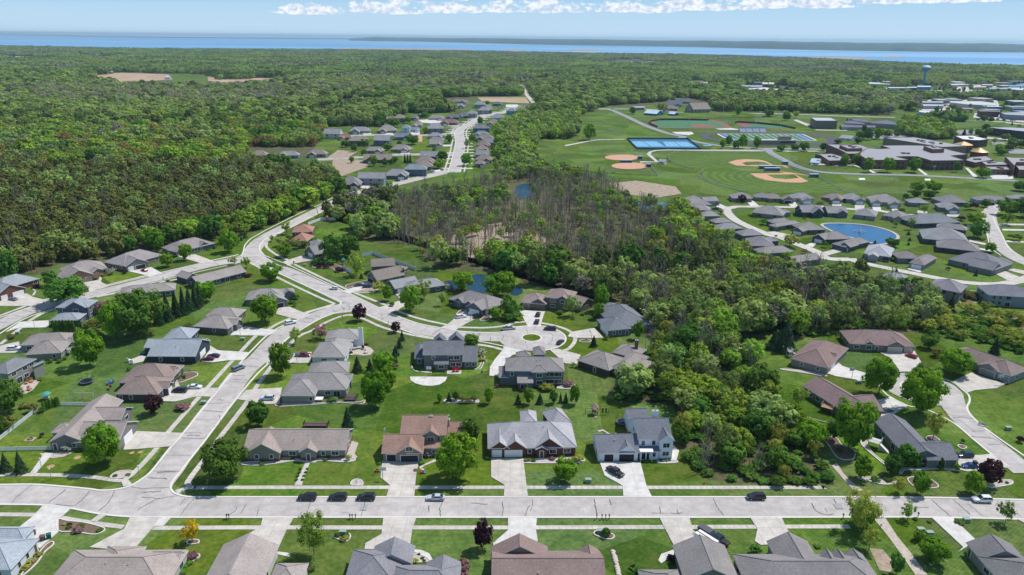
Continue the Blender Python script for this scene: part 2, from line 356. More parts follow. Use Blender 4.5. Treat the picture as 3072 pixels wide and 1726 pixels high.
# roads: (points, width, material)
roads = [
 ('D0:-500,625 D0:0,638 D0:400,642 D0:720,668 D0:1000,712 D0:1300,748 D0:1700,765 D1:0,766 D1:2572,766 D3:0,766 D3:1300,766 D3:1900,773 D3:2572,790 D3:3100,800', 8.9, ROADM),
 ('D0:1500,650 D0:1590,520 D0:1690,395 D0:1790,250 D0:1985,10 C0:2130,1005 C0:2250,855 C0:2440,605 C1:50,450 C1:195,290 C1:350,165 C1:500,88 B1:620,1240 B1:800,1180 B1:980,1130', 8.6, ROADM),
 ('b:860,1270 b:760,1303 b:640,1332 b:520,1360 b:330,1405 b:180,1440 B1:1010,22 B1:860,72 B1:640,180 B1:400,300 B1:200,400 B1:70,475 B1:0,540 B0:2530,610 B1:0,660 B1:60,700 B1:150,755 B1:300,800 B1:600,935 B1:900,1075 B1:1130,1180 C1:1330,65 C1:1600,160 C1:1850,213 C1:2150,243 C1:2400,250 C2:30,258', 9.6, ROADM),
 ('B1:10,640 B0:2430,680 B0:2100,735 B0:1600,862 B0:1000,1012 B0:500,1140 B0:250,1215 B0:0,1335 C0:-300,280', 8.6, ROADM),
 ('b:850,1300 b:875,1200 b:888,1130 b:896,1060 b:885,1010 b:905,968 b:965,938 b:1050,885 b:1140,858 b:1240,843 b:1300,810 b:1290,795', 10.5, ROADM),
 ('b:900,985 b:830,1008 b:640,1020 b:300,1018 b:0,1030 a:2440,1040', 8, ROADM),
 ('b:870,1162 b:700,1165 b:420,1168 b:0,1195 a:2390,1205', 7, ROADM),
 ('b:970,935 b:830,950 b:720,935 b:600,910 b:640,900', 7, ROADM),
 ('b:1475,800 b:1440,765 b:1400,718 b:1365,655 b:1330,622 b:1300,585', 8, CONC),
 ('b:1940,822 b:2020,825 b:2150,880 b:2300,950 b:2450,1003 b:2572,1030 c:0,1045 c:200,1088 c:400,1110 c:640,1125', 9, ROADG),
 ('c:640,1118 c:660,1150 c:760,1205 c:880,1262 c:1050,1298 c:1300,1312 c:1800,1325 c:2572,1368 c:2900,1390', 8.5, ROADG),
 ('c:620,1122 c:850,1122 c:1100,1128', 10, ROADG),
 ('b:1940,823 b:2300,825 c:0,848 c:500,858 c:760,860 c:1000,868 c:1300,880 c:1600,885', 8, CONC),
 ('B3:2290,110 B3:2290,150 B3:2240,185 B3:2225,240 B3:2235,310 B3:2270,410 B3:2330,530 B3:2430,630 B3:2572,705 B3:2800,790', 8.5, ROADM),
 ('B3:830,670 B3:900,703 B3:1200,768 B3:1550,838 B3:1850,895 B3:2130,925 B3:2330,928 B3:2500,900 B3:2650,850', 6, CONC),
 ('B2:2100,150 B2:2180,165 B2:2250,150 B2:2400,150 B3:0,150 B3:250,155 B3:550,150 B3:850,175 B3:1100,190 B3:1400,232 B3:1700,240', 6, CONC),
 ('B2:2160,150 B2:2160,200 B2:2240,280 B2:2390,355 B2:2572,430 B3:130,460 B3:330,540 B3:480,600 B3:600,670 B3:830,680', 6.5, CONC),
 ('C3:1520,690 C3:1750,740 C3:1830,830 C3:1870,960 C3:1970,1090 C3:2120,1230 C3:2390,1450 D3:2600,425', 7.6, ROADM)]
RL = []
for i, (s, w, m) in enumerate(roads):
    L_ = smooth_line(pts(s), 6); RL.append((L_, w / 2)); mb = MB(); ribbon(mb, L_, -w / 2, w / 2, ZR + .006 * i, 0)
    o = mb.build('road', m); o['kind'] = 'structure'
    if i in (4, 5, 6, 7):
        mb = MB(); [ribbon(mb, L_, s_ * w / 2, s_ * (w / 2 + .6), .17, 0, 0) for s_ in (-1, 1)]
        tag(mb.build('kerb', KERB), kind='structure')
        if i != 7:
            mb = MB(); [ribbon(mb, L_, s_ * (w / 2 + 3), s_ * (w / 2 + 4.6), ZW + .003 * i, 0) for s_ in (-1, 1)]
            tag(mb.build('sidewalk', CONC), kind='structure')
for i, s in enumerate(['D0:600,560 D0:1000,600 D0:1150,592 D0:1300,558 D0:1430,484 D0:1530,398 D0:1820,402 D0:1740,500 D0:1715,570 D0:1750,622 D0:1850,657 D0:2000,700 D0:1500,800 D0:900,700',
      'B1:700,1165 B1:850,1128 B1:845,1105 B1:700,1040 B1:1250,1180 B1:1300,1310 B1:1110,1238 B1:960,1206 B1:780,1226',
      'B0:2300,685 B0:2420,650 B0:2450,610 B1:0,520 B1:100,650 B1:60,730 B1:0,703 B0:2480,694 B0:2350,725']):
    sheet('road', pts(s), ZR - .012 - .005 * i, ROADM)
CUL = at('C2', 197, 262); sheet('road', circle(CUL, 13.4, 48), ZR + .13 - .03, ROADM)
CUL2 = at('C3', 1545, 775); sheet('road', circle(CUL2, 12.6, 48), ZR + .115, ROADM)
for s, w in (('C2:80,404 C1:2490,345 C1:2480,205 C2:0,158 C2:150,148 C2:420,300', 0),): sheet('road', pts(s), ZR + .12, ROADM)
kerbs = ['D0:-300,535 D0:0,540 D0:330,537 D0:600,555 D0:900,583 D0:1000,597 D0:1150,590 D0:1300,555 D0:1430,480 D0:1530,395 D0:1700,180 D0:1850,10 C0:2130,862 C0:2435,492 C1:0,345 C1:110,240 C1:250,150 C1:435,77 B1:510,1222 B1:700,1165 B1:835,1135 B1:850,1112 B1:830,1095 B1:250,830 B1:0,700 B0:2480,692 B0:2340,728 B0:1950,815 B0:1450,938 B0:1150,1017 B0:950,1055 B0:560,1168 B0:350,1238 B0:190,1305 B0:0,1425 C0:-250,360',
 'B0:-300,1370 B0:0,1265 B0:330,1150 B0:500,1100 B0:900,1008 B0:1060,955 B0:1495,850 B0:1620,825 B0:2040,725 B0:2140,705 B0:2320,668 B0:2415,645 B0:2445,600 B0:2460,540 B0:2510,480 B0:2572,442 B1:100,385 B1:250,310 B1:450,210 B1:640,130 B1:720,85 B1:860,30 b:180,1425 b:330,1388 b:520,1345 b:640,1318 b:740,1292',
 'b:800,1310 b:640,1345 b:520,1375 b:330,1422 B1:1040,45 B1:870,100 B1:640,212 B1:400,335 B1:270,392 B1:130,452 B1:60,510 B1:35,570 B1:60,625 B1:140,662 B1:260,710 B1:330,738 B1:900,1005 B1:1330,1210 B1:1600,1315 B1:1880,1372 C1:2030,197 C1:2250,210 C1:2480,203 C2:0,158 C2:150,147 C2:290,150',
 'C1:2490,348 C1:2230,298 C1:2000,290 C1:1820,270 C1:1600,225 C1:1460,177 C1:1270,95 B1:1110,1235 B1:1010,1207 B1:930,1203 B1:780,1225 B1:620,1290 B1:440,1395 C1:330,262 C1:250,335 C1:160,480 C1:0,640 C0:2370,880 C0:2160,1160 C0:2040,1320 D0:1925,265 D0:1820,400 D0:1740,500 D0:1715,570 D0:1750,620 D0:1850,655 D0:2000,664 D1:0,664 D1:2572,664 D3:0,664 D3:1100,664 D3:1800,672 D3:2572,692 D3:2900,700',
 'D0:-300,735 D0:0,738 D0:440,745 D0:700,775 D0:1000,833 D0:1300,862 D0:1640,868 D1:0,868 D1:2572,868 D3:0,868 D3:1300,866 D3:1900,872 D3:2572,888 D3:2900,895',
 'C3:1090,690 C3:1160,800 C3:1235,860 C3:1420,950 C3:1570,975 C3:1850,1110 C3:2060,1280 C3:2260,1447', 'C3:1715,665 C3:1850,705 C3:1960,790 C3:2015,840 C3:2025,900 C3:2000,960 C3:2030,1030 C3:2130,1130 C3:2300,1260 C3:2560,1440 D3:2700,340',
 'C3:1095,690 C3:1140,640 C3:1260,606 C3:1440,602 C3:1600,620 C3:1715,665', 'B3:2150,200 B3:2160,300 B3:2200,430 B3:2240,560 B3:2340,640', 'B3:2340,190 B3:2265,230 B3:2290,330 B3:2350,430 B3:2400,540 B3:2480,610 B3:2600,680']
KERBP = mat('kerb', (.66, .62, .56), .85, coords='W')
for i, s in enumerate(kerbs):
    L_ = smooth_line(pts(s), 5); mb = MB(); ribbon(mb, L_, -.3, .3, .17 - .002 * i, 0, 0); tag(mb.build('kerb', KERB), kind='structure')
for c, r in ((CUL, 13.7), (CUL, 3.9), (CUL2, 6.6)):
    a0, a1 = (-75, 75) if r > 10 else (0, 360)
    L_ = [Vector((c.x + r * math.cos(R(a)), c.y + r * math.sin(R(a)))) for a in np.linspace(a0, a1, 50)]
    mb = MB(); ribbon(mb, L_, -.3, .3, .20, 0, 0); tag(mb.build('kerb', KERB), kind='structure')
sheet('lawn', circle(CUL, 3.7), .19, LAWN); sheet('lawn', circle(CUL2, 6.4), .19, LAWN)
# sidewalks
walks = ['D0:-300,435 D0:0,440 D0:500,440 D0:900,460 D0:1130,490 D0:1210,497 D0:1270,478 D0:1400,365 D0:1580,165 C0:1690,1210 C0:2060,790 C0:2340,485 C0:2572,240 C1:90,200 C1:200,130 B1:350,1268 B1:500,1213 B1:680,1160 B1:780,1128 B1:740,1105 B1:600,1045 B1:230,868 B1:0,742 B0:2500,705',
 'D3:540,567 D3:0,567 D1:0,566 D0:1960,568 D0:1895,540 D0:1905,480 D0:2080,250 D0:2165,120 C0:2500,885 C1:0,760 C1:80,650 C1:170,530 C1:350,315 C1:450,235 C1:570,185 C1:700,108 C1:850,48 C1:970,33 C1:1090,75 C1:1250,148 C1:1400,192 C1:1600,240 C1:1820,275',
 'C1:2230,330 C1:2350,348 C1:2492,385', 'D0:-200,838 D0:0,838 D0:345,842', 'D0:615,872 D0:900,920 D0:1240,965', 'D0:1540,975 D0:2100,972 D1:0,970 D1:2572,970 D3:0,962 D3:820,960',
 'B1:385,730 B1:900,975 B1:1330,1150 B1:1500,1230 B1:1700,1290 B1:1920,1337', 'B1:2045,1362 B1:2300,1367 B1:2480,1350 B1:2572,1325 C2:0,112 C2:150,100', 'C2:290,112 C2:450,145 C2:570,190 C2:630,250 C2:625,310 C2:570,370 C2:520,390',
 'B1:335,692 B1:200,630 B1:110,560 B1:110,510 B1:160,455 B1:260,400 B1:400,318 B1:660,200 B1:850,108', 'B0:2400,632 B0:2120,692', 'B0:2030,717 B0:1620,812', 'B0:1470,842 B0:1060,942', 'B0:525,1066 B0:440,1088', 'B0:300,1132 B0:0,1245 B0:-200,1320', 'B0:1820,872 B0:1600,912', 'B0:1150,1022 B0:970,1058', 'B0:550,1182 B0:420,1225 B0:290,1300', 'C0:205,165 C0:0,330']
for i, s in enumerate(walks):
    L_ = smooth_line(pts(s), 4); mb = MB(); ribbon(mb, L_, -.78, .78, ZW + .003 * i, 0, 0); tag(mb.build('sidewalk', CONC), kind='structure')
drives = ['D0:440,742 720,772 590,890 590,1010 400,1180 230,1060 140,1010 330,860', 'D0:1310,862 1620,868 1520,990 1330,1210 900,1170 1250,985', 'D0:1010,830 1070,845 965,915 910,905', 'D0:1720,870 1640,955 1540,960 1600,880',
 'D0:1215,500 1280,480 1330,540 1240,562', 'D0:1760,600 1870,560 1890,580 1790,635', 'D0:305,425 360,425 540,220 450,220', 'C0:1830,1220 1300,1200 1240,1390 1400,1380 1720,1355', 'C0:2210,768 1700,765 1620,850 1640,900 1760,905 1990,850 2130,858',
 'C0:2510,410 2110,385 2020,500 2130,510 2300,490 2440,490', 'C1:-100,790 0,780 260,765 235,925 90,930 -190,880', 'C1:150,440 560,405 545,515 100,522', 'C1:-260,240 -220,190 -110,150 0,165 140,178 250,185 110,245 0,240', 'B1:230,1160 340,1160 490,1220 570,1238 430,1290 200,1230',
 'B1:270,705 470,640 590,685 390,720 320,745', 'B1:930,1030 860,1000 990,960 1110,900 1190,900 1180,960 1010,1000', 'B1:1340,1215 1240,1165 1460,1090 1400,1030 1480,1020 1560,1110 1420,1190', 'B1:1850,1370 1930,1330 2050,1230 2120,1180 2330,1235 2200,1280 2050,1360 2000,1400',
 'B2:70,1190 230,1200 330,1205 290,1330 290,1358 160,1358', 'C2:590,205 830,165 920,265 650,265 560,250', 'C2:380,385 460,375 690,435 650,530 530,520', 'C1:2490,350 2700,400 2572,440 2520,480 2440,650 2345,645 2350,560 2400,480 2480,385', 'D1:1310,662 1345,545 1250,470 1270,300 1640,300 1610,430 1590,660',
 'D2:160,662 120,340 110,280 -210,280 -210,465 -75,545 -82,662', 'D2:1120,662 1110,550 930,450 880,312 1290,315 1350,550 1405,662', 'D1:70,870 380,870 310,990 210,1210 60,1200 -90,1050 0,990 50,950', 'D1:1280,870 1610,870 1570,990 1550,1130 1500,1200 1090,1190 1100,1130 1260,1040',
 'D2:-40,870 250,870 240,990 260,1110 100,1200 -180,1200 -190,1130 -40,1000', 'D2:1480,870 1780,870 1820,1000 1900,1080 2030,1130 1900,1180 1640,1180 1540,990', 'D2:2390,870 2707,868 2760,985 2810,1050 2650,1140 2500,1150 2440,1110 2465,985', 'D3:1640,870 1860,880 2080,1090 1990,1170 1910,1220 1960,1170', 'D3:2500,888 2700,890 2700,950 2600,940',
 'C0:0,345 190,300 210,370 250,410 130,415 -150,420', 'B0:200,1310 490,1295 490,1365 180,1370 60,1410', 'B0:-50,1060 -50,1150 340,1150 500,1100 330,1060 300,1040 230,1010 0,1060', 'B0:810,920 980,890 1100,950 900,1010 880,960', 'B0:1290,800 1520,760 1630,820 1500,860 1440,835', 'B0:1780,650 1960,630 2150,700 2050,730 1920,690', 'B0:1800,862 1940,820 1900,880 1830,905',
 'C3:585,620 700,510 750,550 980,620 970,700 680,650', 'C3:1130,415 1470,395 1540,510 1430,605 1330,605 1230,470', 'C3:1850,705 2040,615 2350,720 2450,690 2300,770 2080,790 2005,815', 'C3:1100,890 1230,860 1410,945 1260,1030 1130,1070 1150,960', 'D3:1900,260 2240,235 2450,370 2300,380 2000,410 1920,390',
 'B3:870,130 970,130 965,190 875,190', 'B3:1045,150 1130,155 1140,200 1060,200', 'B3:1500,190 1600,200 1600,235 1500,228', 'B3:640,120 735,120 740,150 650,150', 'B3:190,105 275,105 300,150 230,150', 'B3:1800,222 1925,228 1900,255 1790,250', 'B3:2220,120 2290,120 2345,180 2300,190', 'B3:1430,745 1560,765 1530,815 1400,780', 'B3:2270,820 2370,795 2530,860 2430,905', 'B3:2390,785 2470,775 2600,800 2600,840', 'B3:420,520 500,505 450,560 360,545', 'B3:690,570 790,590 570,650 520,620',
 'B3:2020,485 2190,520 2190,540 2020,505', 'B3:2120,565 2250,590 2250,605 2130,585', 'B3:2000,330 2170,345 2170,360 2000,348', 'B3:2310,320 2600,325 2600,340 2310,338', 'B3:2350,375 2600,380 2600,395 2355,392', 'B3:2390,490 2600,500 2600,515 2395,508', 'B3:345,85 430,85 440,150 380,150', 'B2:2350,90 2420,90 2480,140 2400,150', 'B3:-20,410 60,400 250,440 150,470',
 'B3:1240,170 1300,170 1310,205 1250,205', 'B2:2080,120 2150,150 2110,170 2050,150']
# curved beds and patios
for i, s in enumerate(drives):
    t, r = s.split(':', 1); P = pts(t + ':' + r); sheet('driveway', P, ZD + .0011 * i, CONCW if i % 3 == 0 else CONC, 0)
# driveways along the far street
rr = random.Random(12); SD = smooth_line(pts(roads[4][0]), 3)
for i in range(1, len(SD) - 1):
    for sd in (-1, 1):
        if rr.random() < .8:
            a = offset(SD, sd * 5)[i]; b = offset(SD, sd * (14 + rr.random() * 3))[i]; d = (b - a).normalized(); n_ = Vector((-d.y, d.x)) * 2.6
            sheet('driveway', [a - n_, b - n_, b + n_, a + n_], .20 + .002 * i + (.001 if sd > 0 else 0), CONCW)
for s in ['b:40,1395 b:170,1370 b:340,1400 b:200,1430', 'b:380,1345 b:480,1335 b:520,1350 b:420,1368', 'b:690,1290 b:740,1280 b:760,1296 b:700,1305', 'b:760,1095 b:830,1093 b:830,1105 b:770,1107', 'b:590,905 b:760,895 b:780,920 b:700,935 b:600,925', 'b:150,1000 b:220,1000 b:230,1018 b:170,1018', 'b:320,1000 b:390,1000 b:390,1018 b:330,1018', 'b:520,1000 b:590,1000 b:590,1018 b:530,1018', 'b:1240,790 b:1330,790 b:1330,808 b:1240,810', 'b:440,1150 b:510,1145 b:520,1165 b:450,1165']:
    sheet('driveway', pts(s), .3, CONCW)
sheets = [('path', 'D3:640,350 690,320 760,430 850,520 960,600 870,610 800,530', GRAVEL), ('path', 'D3:1060,880 1180,875 1300,1060 1440,1230 1600,1447 1480,1447 1330,1230 1200,1050', GRAVEL), ('path', 'C2:2320,310 2340,330 2300,440 2270,520 2300,640 2260,640 2225,520 2245,400', GRAVEL), ('path', 'D2:2380,550 2572,552 2720,565 2720,582 2572,582 2380,583', CONC),
 ('path', 'C3:1740,18 2000,35 2450,55 2700,62 2700,82 2450,76 2000,58 1740,42', CONC), ('path', 'D1:500,310 545,310 460,545 385,545', CONC), ('path', 'D1:1640,360 1820,270 1850,290 1690,350 1650,385', CONC), ('path', 'D1:1580,1190 1660,1195 1740,1230 1775,1290 1740,1310 1690,1250 1580,1215', CONCW),
 ('path', 'D1:205,1210 320,1225 350,1250 330,1265 200,1235', CONCW), ('path', 'D2:1620,1195 1500,1235 1470,1300 1500,1330 1560,1290 1640,1240', CONCW), ('path', 'B0:980,905 1005,850 1025,870 1010,920', CONC), ('path', 'B0:320,1045 350,1000 310,970 330,965 365,1000 345,1040', CONC), ('path', 'C0:2110,340 2160,370 2200,395 2110,395', CONC), ('path', 'C0:1760,670 1790,680 1800,740 1830,765 1760,765', CONC),
 ('patio', 'C1:1545,652 1555,690 1600,720 1680,742 1770,746 1840,735 1900,700 1922,655', CONCW), ('patio', 'C1:1920,590 2065,590 2060,628 1918,628', CONC), ('patio', 'C1:985,350 1060,335 1150,360 1185,395 1150,435 1080,442 1000,430 940,440', GRAVEL), ('patio', 'C0:170,780 240,720 360,690 400,700 330,790 260,825 180,820', GRAVEL), ('patio', 'D1:880,280 960,100 1030,120 990,230 1020,260 980,300 930,315 850,300', STONE), ('patio', 'B2:1280,1165 1340,1180 1420,1290 1520,1300 1510,1350 1400,1330', CONCW),
 ('patio', 'D0:400,225 640,205 760,205 640,260 540,275 430,265', STONE), ('patio', 'C0:1290,490 1420,440 1480,455 1440,500 1310,530', CONC), ('patio', 'D2:1620,140 1680,200 1650,300 1500,320 1530,300 1600,290', CONCW),
 ('flower_bed', 'D0:580,890 680,905 860,925 1050,980 1000,1030 920,1040 760,1015 590,1005', BED), ('flower_bed', 'D0:1110,470 1180,410 1310,400 1330,425 1240,470', STONE), ('flower_bed', 'C0:1760,630 1850,615 1960,610 1985,640 1900,680 1800,715 1770,680', BED), ('flower_bed', 'C1:1890,905 1920,880 2100,870 2225,885 2225,915 2100,912 1960,918', STONE), ('flower_bed', 'D1:-130,320 100,300 300,270 450,290 560,290 880,255 1000,290 900,315 650,300 560,320 400,300 200,330 0,348 -130,340', STONE), ('flower_bed', 'D2:110,290 600,270 700,275 730,300 640,320 470,325 120,322', STONE),
 ('flower_bed', 'D2:825,1040 870,1000 1010,1040 1020,1075 960,1090', BED), ('flower_bed', 'D1:780,1060 830,1090 910,1110 950,1050 880,1020', BED), ('flower_bed', 'D3:900,470 1020,465 1180,470 1290,500 1260,535 1120,535 1000,500', STONE), ('flower_bed', 'D3:2160,530 2250,540 2330,500 2440,495 2450,535 2330,560 2240,570', STONE), ('flower_bed', 'D3:1405,475 1600,475 1710,565 1490,568', BED), ('flower_bed', 'D3:1320,420 1360,375 1480,380 1660,368 1800,375 1900,390 1890,400 1700,380 1500,395 1380,390 1340,430', STONE),
 ('flower_bed', 'D3:530,55 680,70 740,140 860,190 870,260 830,290 700,270 600,130', BED), ('flower_bed', 'D3:940,140 980,85 1040,210 1200,340 1180,350', STONE), ('flower_bed', 'D3:1590,65 1650,50 1720,90 1690,110 1610,100', BED), ('flower_bed', 'D3:1905,150 1940,140 1995,165 1950,182', BED), ('flower_bed', 'C3:165,575 400,600 580,640 560,650 380,620 140,585', STONE), ('flower_bed', 'C3:680,380 750,430 700,460 690,520 650,500', STONE), ('flower_bed', 'B1:580,730 800,730 900,800 880,815 800,800 760,770 590,765', BED), ('flower_bed', 'B1:905,940 1000,915 1130,890 1100,920 930,965', BED), ('flower_bed', 'B1:1020,1000 1230,960 1180,1010 1060,1020', REED), ('flower_bed', 'B1:2010,1240 2060,1190 2120,1200 2060,1260', BED),
 ('flower_bed', 'B1:2290,1260 2370,1230 2330,1290 2250,1295', BED), ('flower_bed', 'C2:680,290 740,278 790,285 780,305 700,308', BED), ('flower_bed', 'C2:450,765 510,735 640,735 600,775 480,775', STONE), ('flower_bed', 'C1:1560,530 1600,600 1750,605 1740,618 1620,600 1570,570', STONE), ('flower_bed', 'C1:2260,440 2300,460 2260,570 2200,580 2240,560 2270,490', BED), ('flower_bed', 'C1:215,930 560,925 840,905 1000,912 1060,905 1095,885 1060,930 840,915 600,935 400,945 240,955', BED), ('flower_bed', 'D0:540,1120 530,1150 480,1190 440,1230 370,1330 250,1440 220,1440 340,1300 430,1180 500,1120', BED), ('flower_bed', 'D0:1880,1110 1930,1095 1995,1100 1990,1130 1900,1140', BED), ('flower_bed', 'D0:1900,1250 1990,1240 2000,1270 1880,1350 1840,1440 1790,1440 1820,1340', BED), ('flower_bed', 'D1:1575,1240 1690,1260 1740,1310 1570,1318', STONE), ('flower_bed', 'B3:1985,1010 2130,1010 2110,1110 1930,1120', BED), ('flower_bed', 'D1:960,545 965,505 1010,487 1060,500 1070,545', STONE),
 ('flower_bed', 'D2:1480,300 1650,300 1640,322 1480,325', STONE), ('reed_bed', 'D3:1020,1180 1150,1190 1270,1330 1230,1420 1120,1400', REED), ('reed_bed', 'F:1530,462 F:1600,455 F:1700,470 F:1715,488 F:1650,498 F:1580,490', REED), ('reed_bed', 'F:1130,600 F:1170,575 F:1260,560 F:1350,585 F:1400,620 F:1330,650 F:1220,655 F:1140,640', REED), ('reed_bed', 'F:1180,520 F:1350,500 F:1480,520 F:1530,580 F:1440,600 F:1300,570', mat('marsh_floor', (.17, .135, .085), .95, .3, .12, (.09, .10, .04), coords='W')), ('field', 'b:-60,805 b:0,765 b:330,755 b:340,785 b:90,808', mat('green_crop', (.10, .15, .03), .95, .15, .05, coords='W')), ('field', 'a:2290,850 a:2400,815 a:2572,785 b:130,760 b:80,805 a:2500,850', TANF), ('field', 'b:1025,735 b:1390,735 b:1420,780 b:1060,765', TANF), ('field', 'b:1150,790 b:1230,790 b:1240,825 b:1130,825', LAWN),
 ('field', 'a:1240,560 a:1600,558 a:1640,640 a:1000,668 a:1000,640 a:1290,620', LAWN), ('field', 'a:690,568 a:900,548 a:1270,562 a:1300,600 a:900,625 a:760,612', TANF), ('field', 'a:1560,575 a:1640,562 a:1640,600 a:1900,590 a:2140,592 a:2130,625 a:1780,640 a:1570,610', TANF), ('field', 'a:1000,648 a:1300,640 a:1700,660 a:1200,672', TANF), ('field', 'b:-60,1185 b:190,1215 b:200,1260 b:0,1330 b:-80,1320', REED), ('field', 'b:1200,970 b:1290,965 b:1290,1000 b:1220,1005', DIRT), ('field', 'b:570,1020 b:610,1020 b:610,1070 b:580,1070', DIRT), ('field', 'F:835,300 F:860,296 F:890,290 F:870,308', TANF), ('field', 'F:820,400 F:850,378 F:900,382 F:880,395', REED),
 ('clearing', 'a:1260,640 a:1500,630 a:1510,640 a:1270,650', CONC), ('clearing', 'a:0,420 a:380,436 a:420,442 a:200,446', CONC)]
for i, (nm, s, m) in enumerate(sheets):
    if nm not in ('reed_bed', 'field', 'clearing'): P = [p for p in smooth_line(pts(s), 4, True)] if nm in ('flower_bed',) else pts(s); z = .10 + .0013 * i
    else: P = pts(s); z = .035 + .0011 * i
    sheet(nm, P, z, m)
    if nm == 'flower_bed':
        L_ = smooth_line(pts(s), 4, True); L_.append(L_[0]); mb = MB(); ribbon(mb, L_, -.12, .12, .24 + .0005 * i, 0, 0); tag(mb.build('bed_edging', KERB), kind='structure')
# ponds
def pond(s, z=.12, m=None, bank=True):
    P = smooth_line(pts(s), 6, True); sheet('water', P, z, m or POND)
    if not bank: return
    L_ = P + [P[0]]; mb = MB(); ribbon(mb, L_, -.9, .9, z + .12, 0, 0); tag(mb.build('stone_bank', STONE), kind='structure')
pond('B3:540,330 B3:760,318 B3:1000,338 B3:1200,385 B3:1300,440 B3:1280,490 B3:1130,530 B3:950,490 B3:700,420')
pond('B1:2150,850 B1:2250,828 B1:2350,845 B1:2400,900 B1:2370,1000 B1:2180,1005 B1:2110,940', .12, DPOND, False); pond('B1:1900,900 B1:1990,900 B1:2030,960 B1:1980,1000 B1:1920,960', .125, DPOND, False); pond('B1:2540,960 B2:60,955 B2:110,1000 B2:60,1040 B1:2560,1030', .13, DPOND, False)
pond('B2:1230,112 B2:1400,104 B2:1540,112 B2:1530,160 B2:1400,190 B2:1250,165', .12, None, False); pond('F:1300,470 F:1330,462 F:1345,480 F:1325,500 F:1300,495', .1, DPOND, False)
sheet('swimming_pool', pts('B2:1300,1195 B2:1330,1200 B2:1425,1270 B2:1395,1285'), .36, mat('pool_water', (.02, .30, .50), .1, spec=.5))
# cracks sealed with black tar: part of the road surface
cr = ['D0:325,540 210,630 120,720', 'D0:665,585 600,640 560,670 490,725', 'D0:910,600 830,690 760,745 670,752 560,740', 'D0:1155,600 1110,690 1070,740 990,805', 'D0:1320,560 1430,582 1540,575 1700,568', 'D0:1750,655 1600,682 1500,725 1380,800', 'D0:1605,680 1430,665', 'D0:1540,403 1820,408', 'D0:1670,243 1930,246', 'D0:1820,70 2030,78 2080,40', 'D0:1610,320 1560,385', 'D0:1950,680 1880,760 1810,857', 'D0:1860,680 1810,752', 'D0:1850,22 2030,20', 'D0:2380,765 2370,800 2310,840', 'D0:2480,730 2420,830', 'D1:30,790 5,855', 'D1:555,710 525,785', 'D1:1100,710 1060,860', 'D1:1870,720 1850,780 1855,860', 'D1:1735,750 1740,815', 'D1:2478,715 2485,780 2472,860', 'D1:2165,725 2330,740', 'D1:865,820 940,825', 'D2:205,685 205,760 185,808', 'D2:185,745 155,790 135,857', 'D2:825,685 845,780 855,850', 'D2:980,685 1000,750', 'D2:1400,825 1530,828', 'D2:1480,765 1495,825', 'D2:1590,828 1715,828', 'D2:1655,790 1680,840', 'D2:2020,675 2060,760 2125,852', 'D3:440,725 480,800 560,840 660,838', 'D3:575,780 600,820', 'D3:655,680 690,730', 'D3:1640,690 1720,760 1835,860', 'D3:1860,688 1940,760 2030,840', 'D3:2000,725 2080,790 2165,862', 'D3:1500,768 1610,768', 'C0:1970,1085 2200,1090', 'C0:2040,995 2160,1000 2240,1010', 'C0:2090,925 2320,915', 'C0:2300,700 2480,712', 'C0:2320,680 2500,690', 'C0:2490,470 2572,475', 'C1:0,370 80,372 165,378', 'C1:0,475 80,450', 'B1:880,1110 930,1135 940,1190', 'B1:1140,1200 1230,1170', 'B1:380,830 640,850', 'B1:300,790 420,840', 'B1:640,1000 900,1020', 'B1:500,900 700,940', 'B1:0,480 60,440', 'B1:1250,1290 1330,1250', 'C1:1650,200 1710,170', 'C1:2240,215 2180,250', 'C1:2500,240 2540,255', 'C2:145,155 155,230', 'C2:240,155 225,190', 'C2:0,330 60,285', 'C2:370,215 410,240 400,300 360,340', 'C2:130,300 155,365', 'C2:100,385 250,390', 'B0:2480,540 2572,520', 'B0:1230,950 1290,930', 'B0:1400,900 1500,890 1560,870', 'B0:1000,1000 1080,985', 'B0:600,1120 700,1090', 'C0:60,70 180,70', 'C3:1300,620 1430,665', 'C3:1270,770 1330,840', 'C3:1730,770 1850,770', 'C3:1700,905 1740,960 1830,1040 2010,1050', 'C3:1850,1060 1960,1120 2090,1220', 'C3:2040,1260 2240,1275', 'D3:2040,60 2250,75 2380,160', 'D3:2210,138 2330,140']
mb = MB(); rc = random.Random(5)
for s in cr:
    t, r = s.split(':', 1); L_ = smooth_line(pts(t + ':' + r), 6) if r.count(',') > 2 else [Vector(pts(t + ':' + r)[0][:2]).lerp(Vector(pts(t + ':' + r)[1][:2]), k / 6) for k in range(7)]
    L_ = [p + Vector((rc.uniform(-.12, .12), rc.uniform(-.12, .12))) for p in L_]; w = rc.uniform(.04, .07); ribbon(mb, L_, -w, w, .192)
for ri in (1, 2, 3, 4, 13, 17):
    L_, hw = RL[ri]
    for i in range(2, len(L_) - 2, 3):
        if rc.random() < .42:
            a = L_[i] ; t = (L_[i + 1] - L_[i - 1]).normalized(); n_ = Vector((-t.y, t.x)); k0 = rc.uniform(-.9, -.2); k1 = rc.uniform(.1, .9)
            P_ = [a + n_ * hw * (k0 + (k1 - k0) * q / 5) + t * rc.uniform(-.4, .4) for q in range(6)]; ribbon(mb, P_, -.08, .08, .194)
for q in ('D1:1060,740 1125,740 1110,800 1040,798', 'D3:650,732 730,732 760,785 690,785'):
    t, r = q.split(':', 1); slab(mb, pts(t + ':' + r), .17, 1)
mb.build('road_markings', [CRACK, mat('asphalt_patch', (.33, .33, .34), .9)])['kind'] = 'structure'
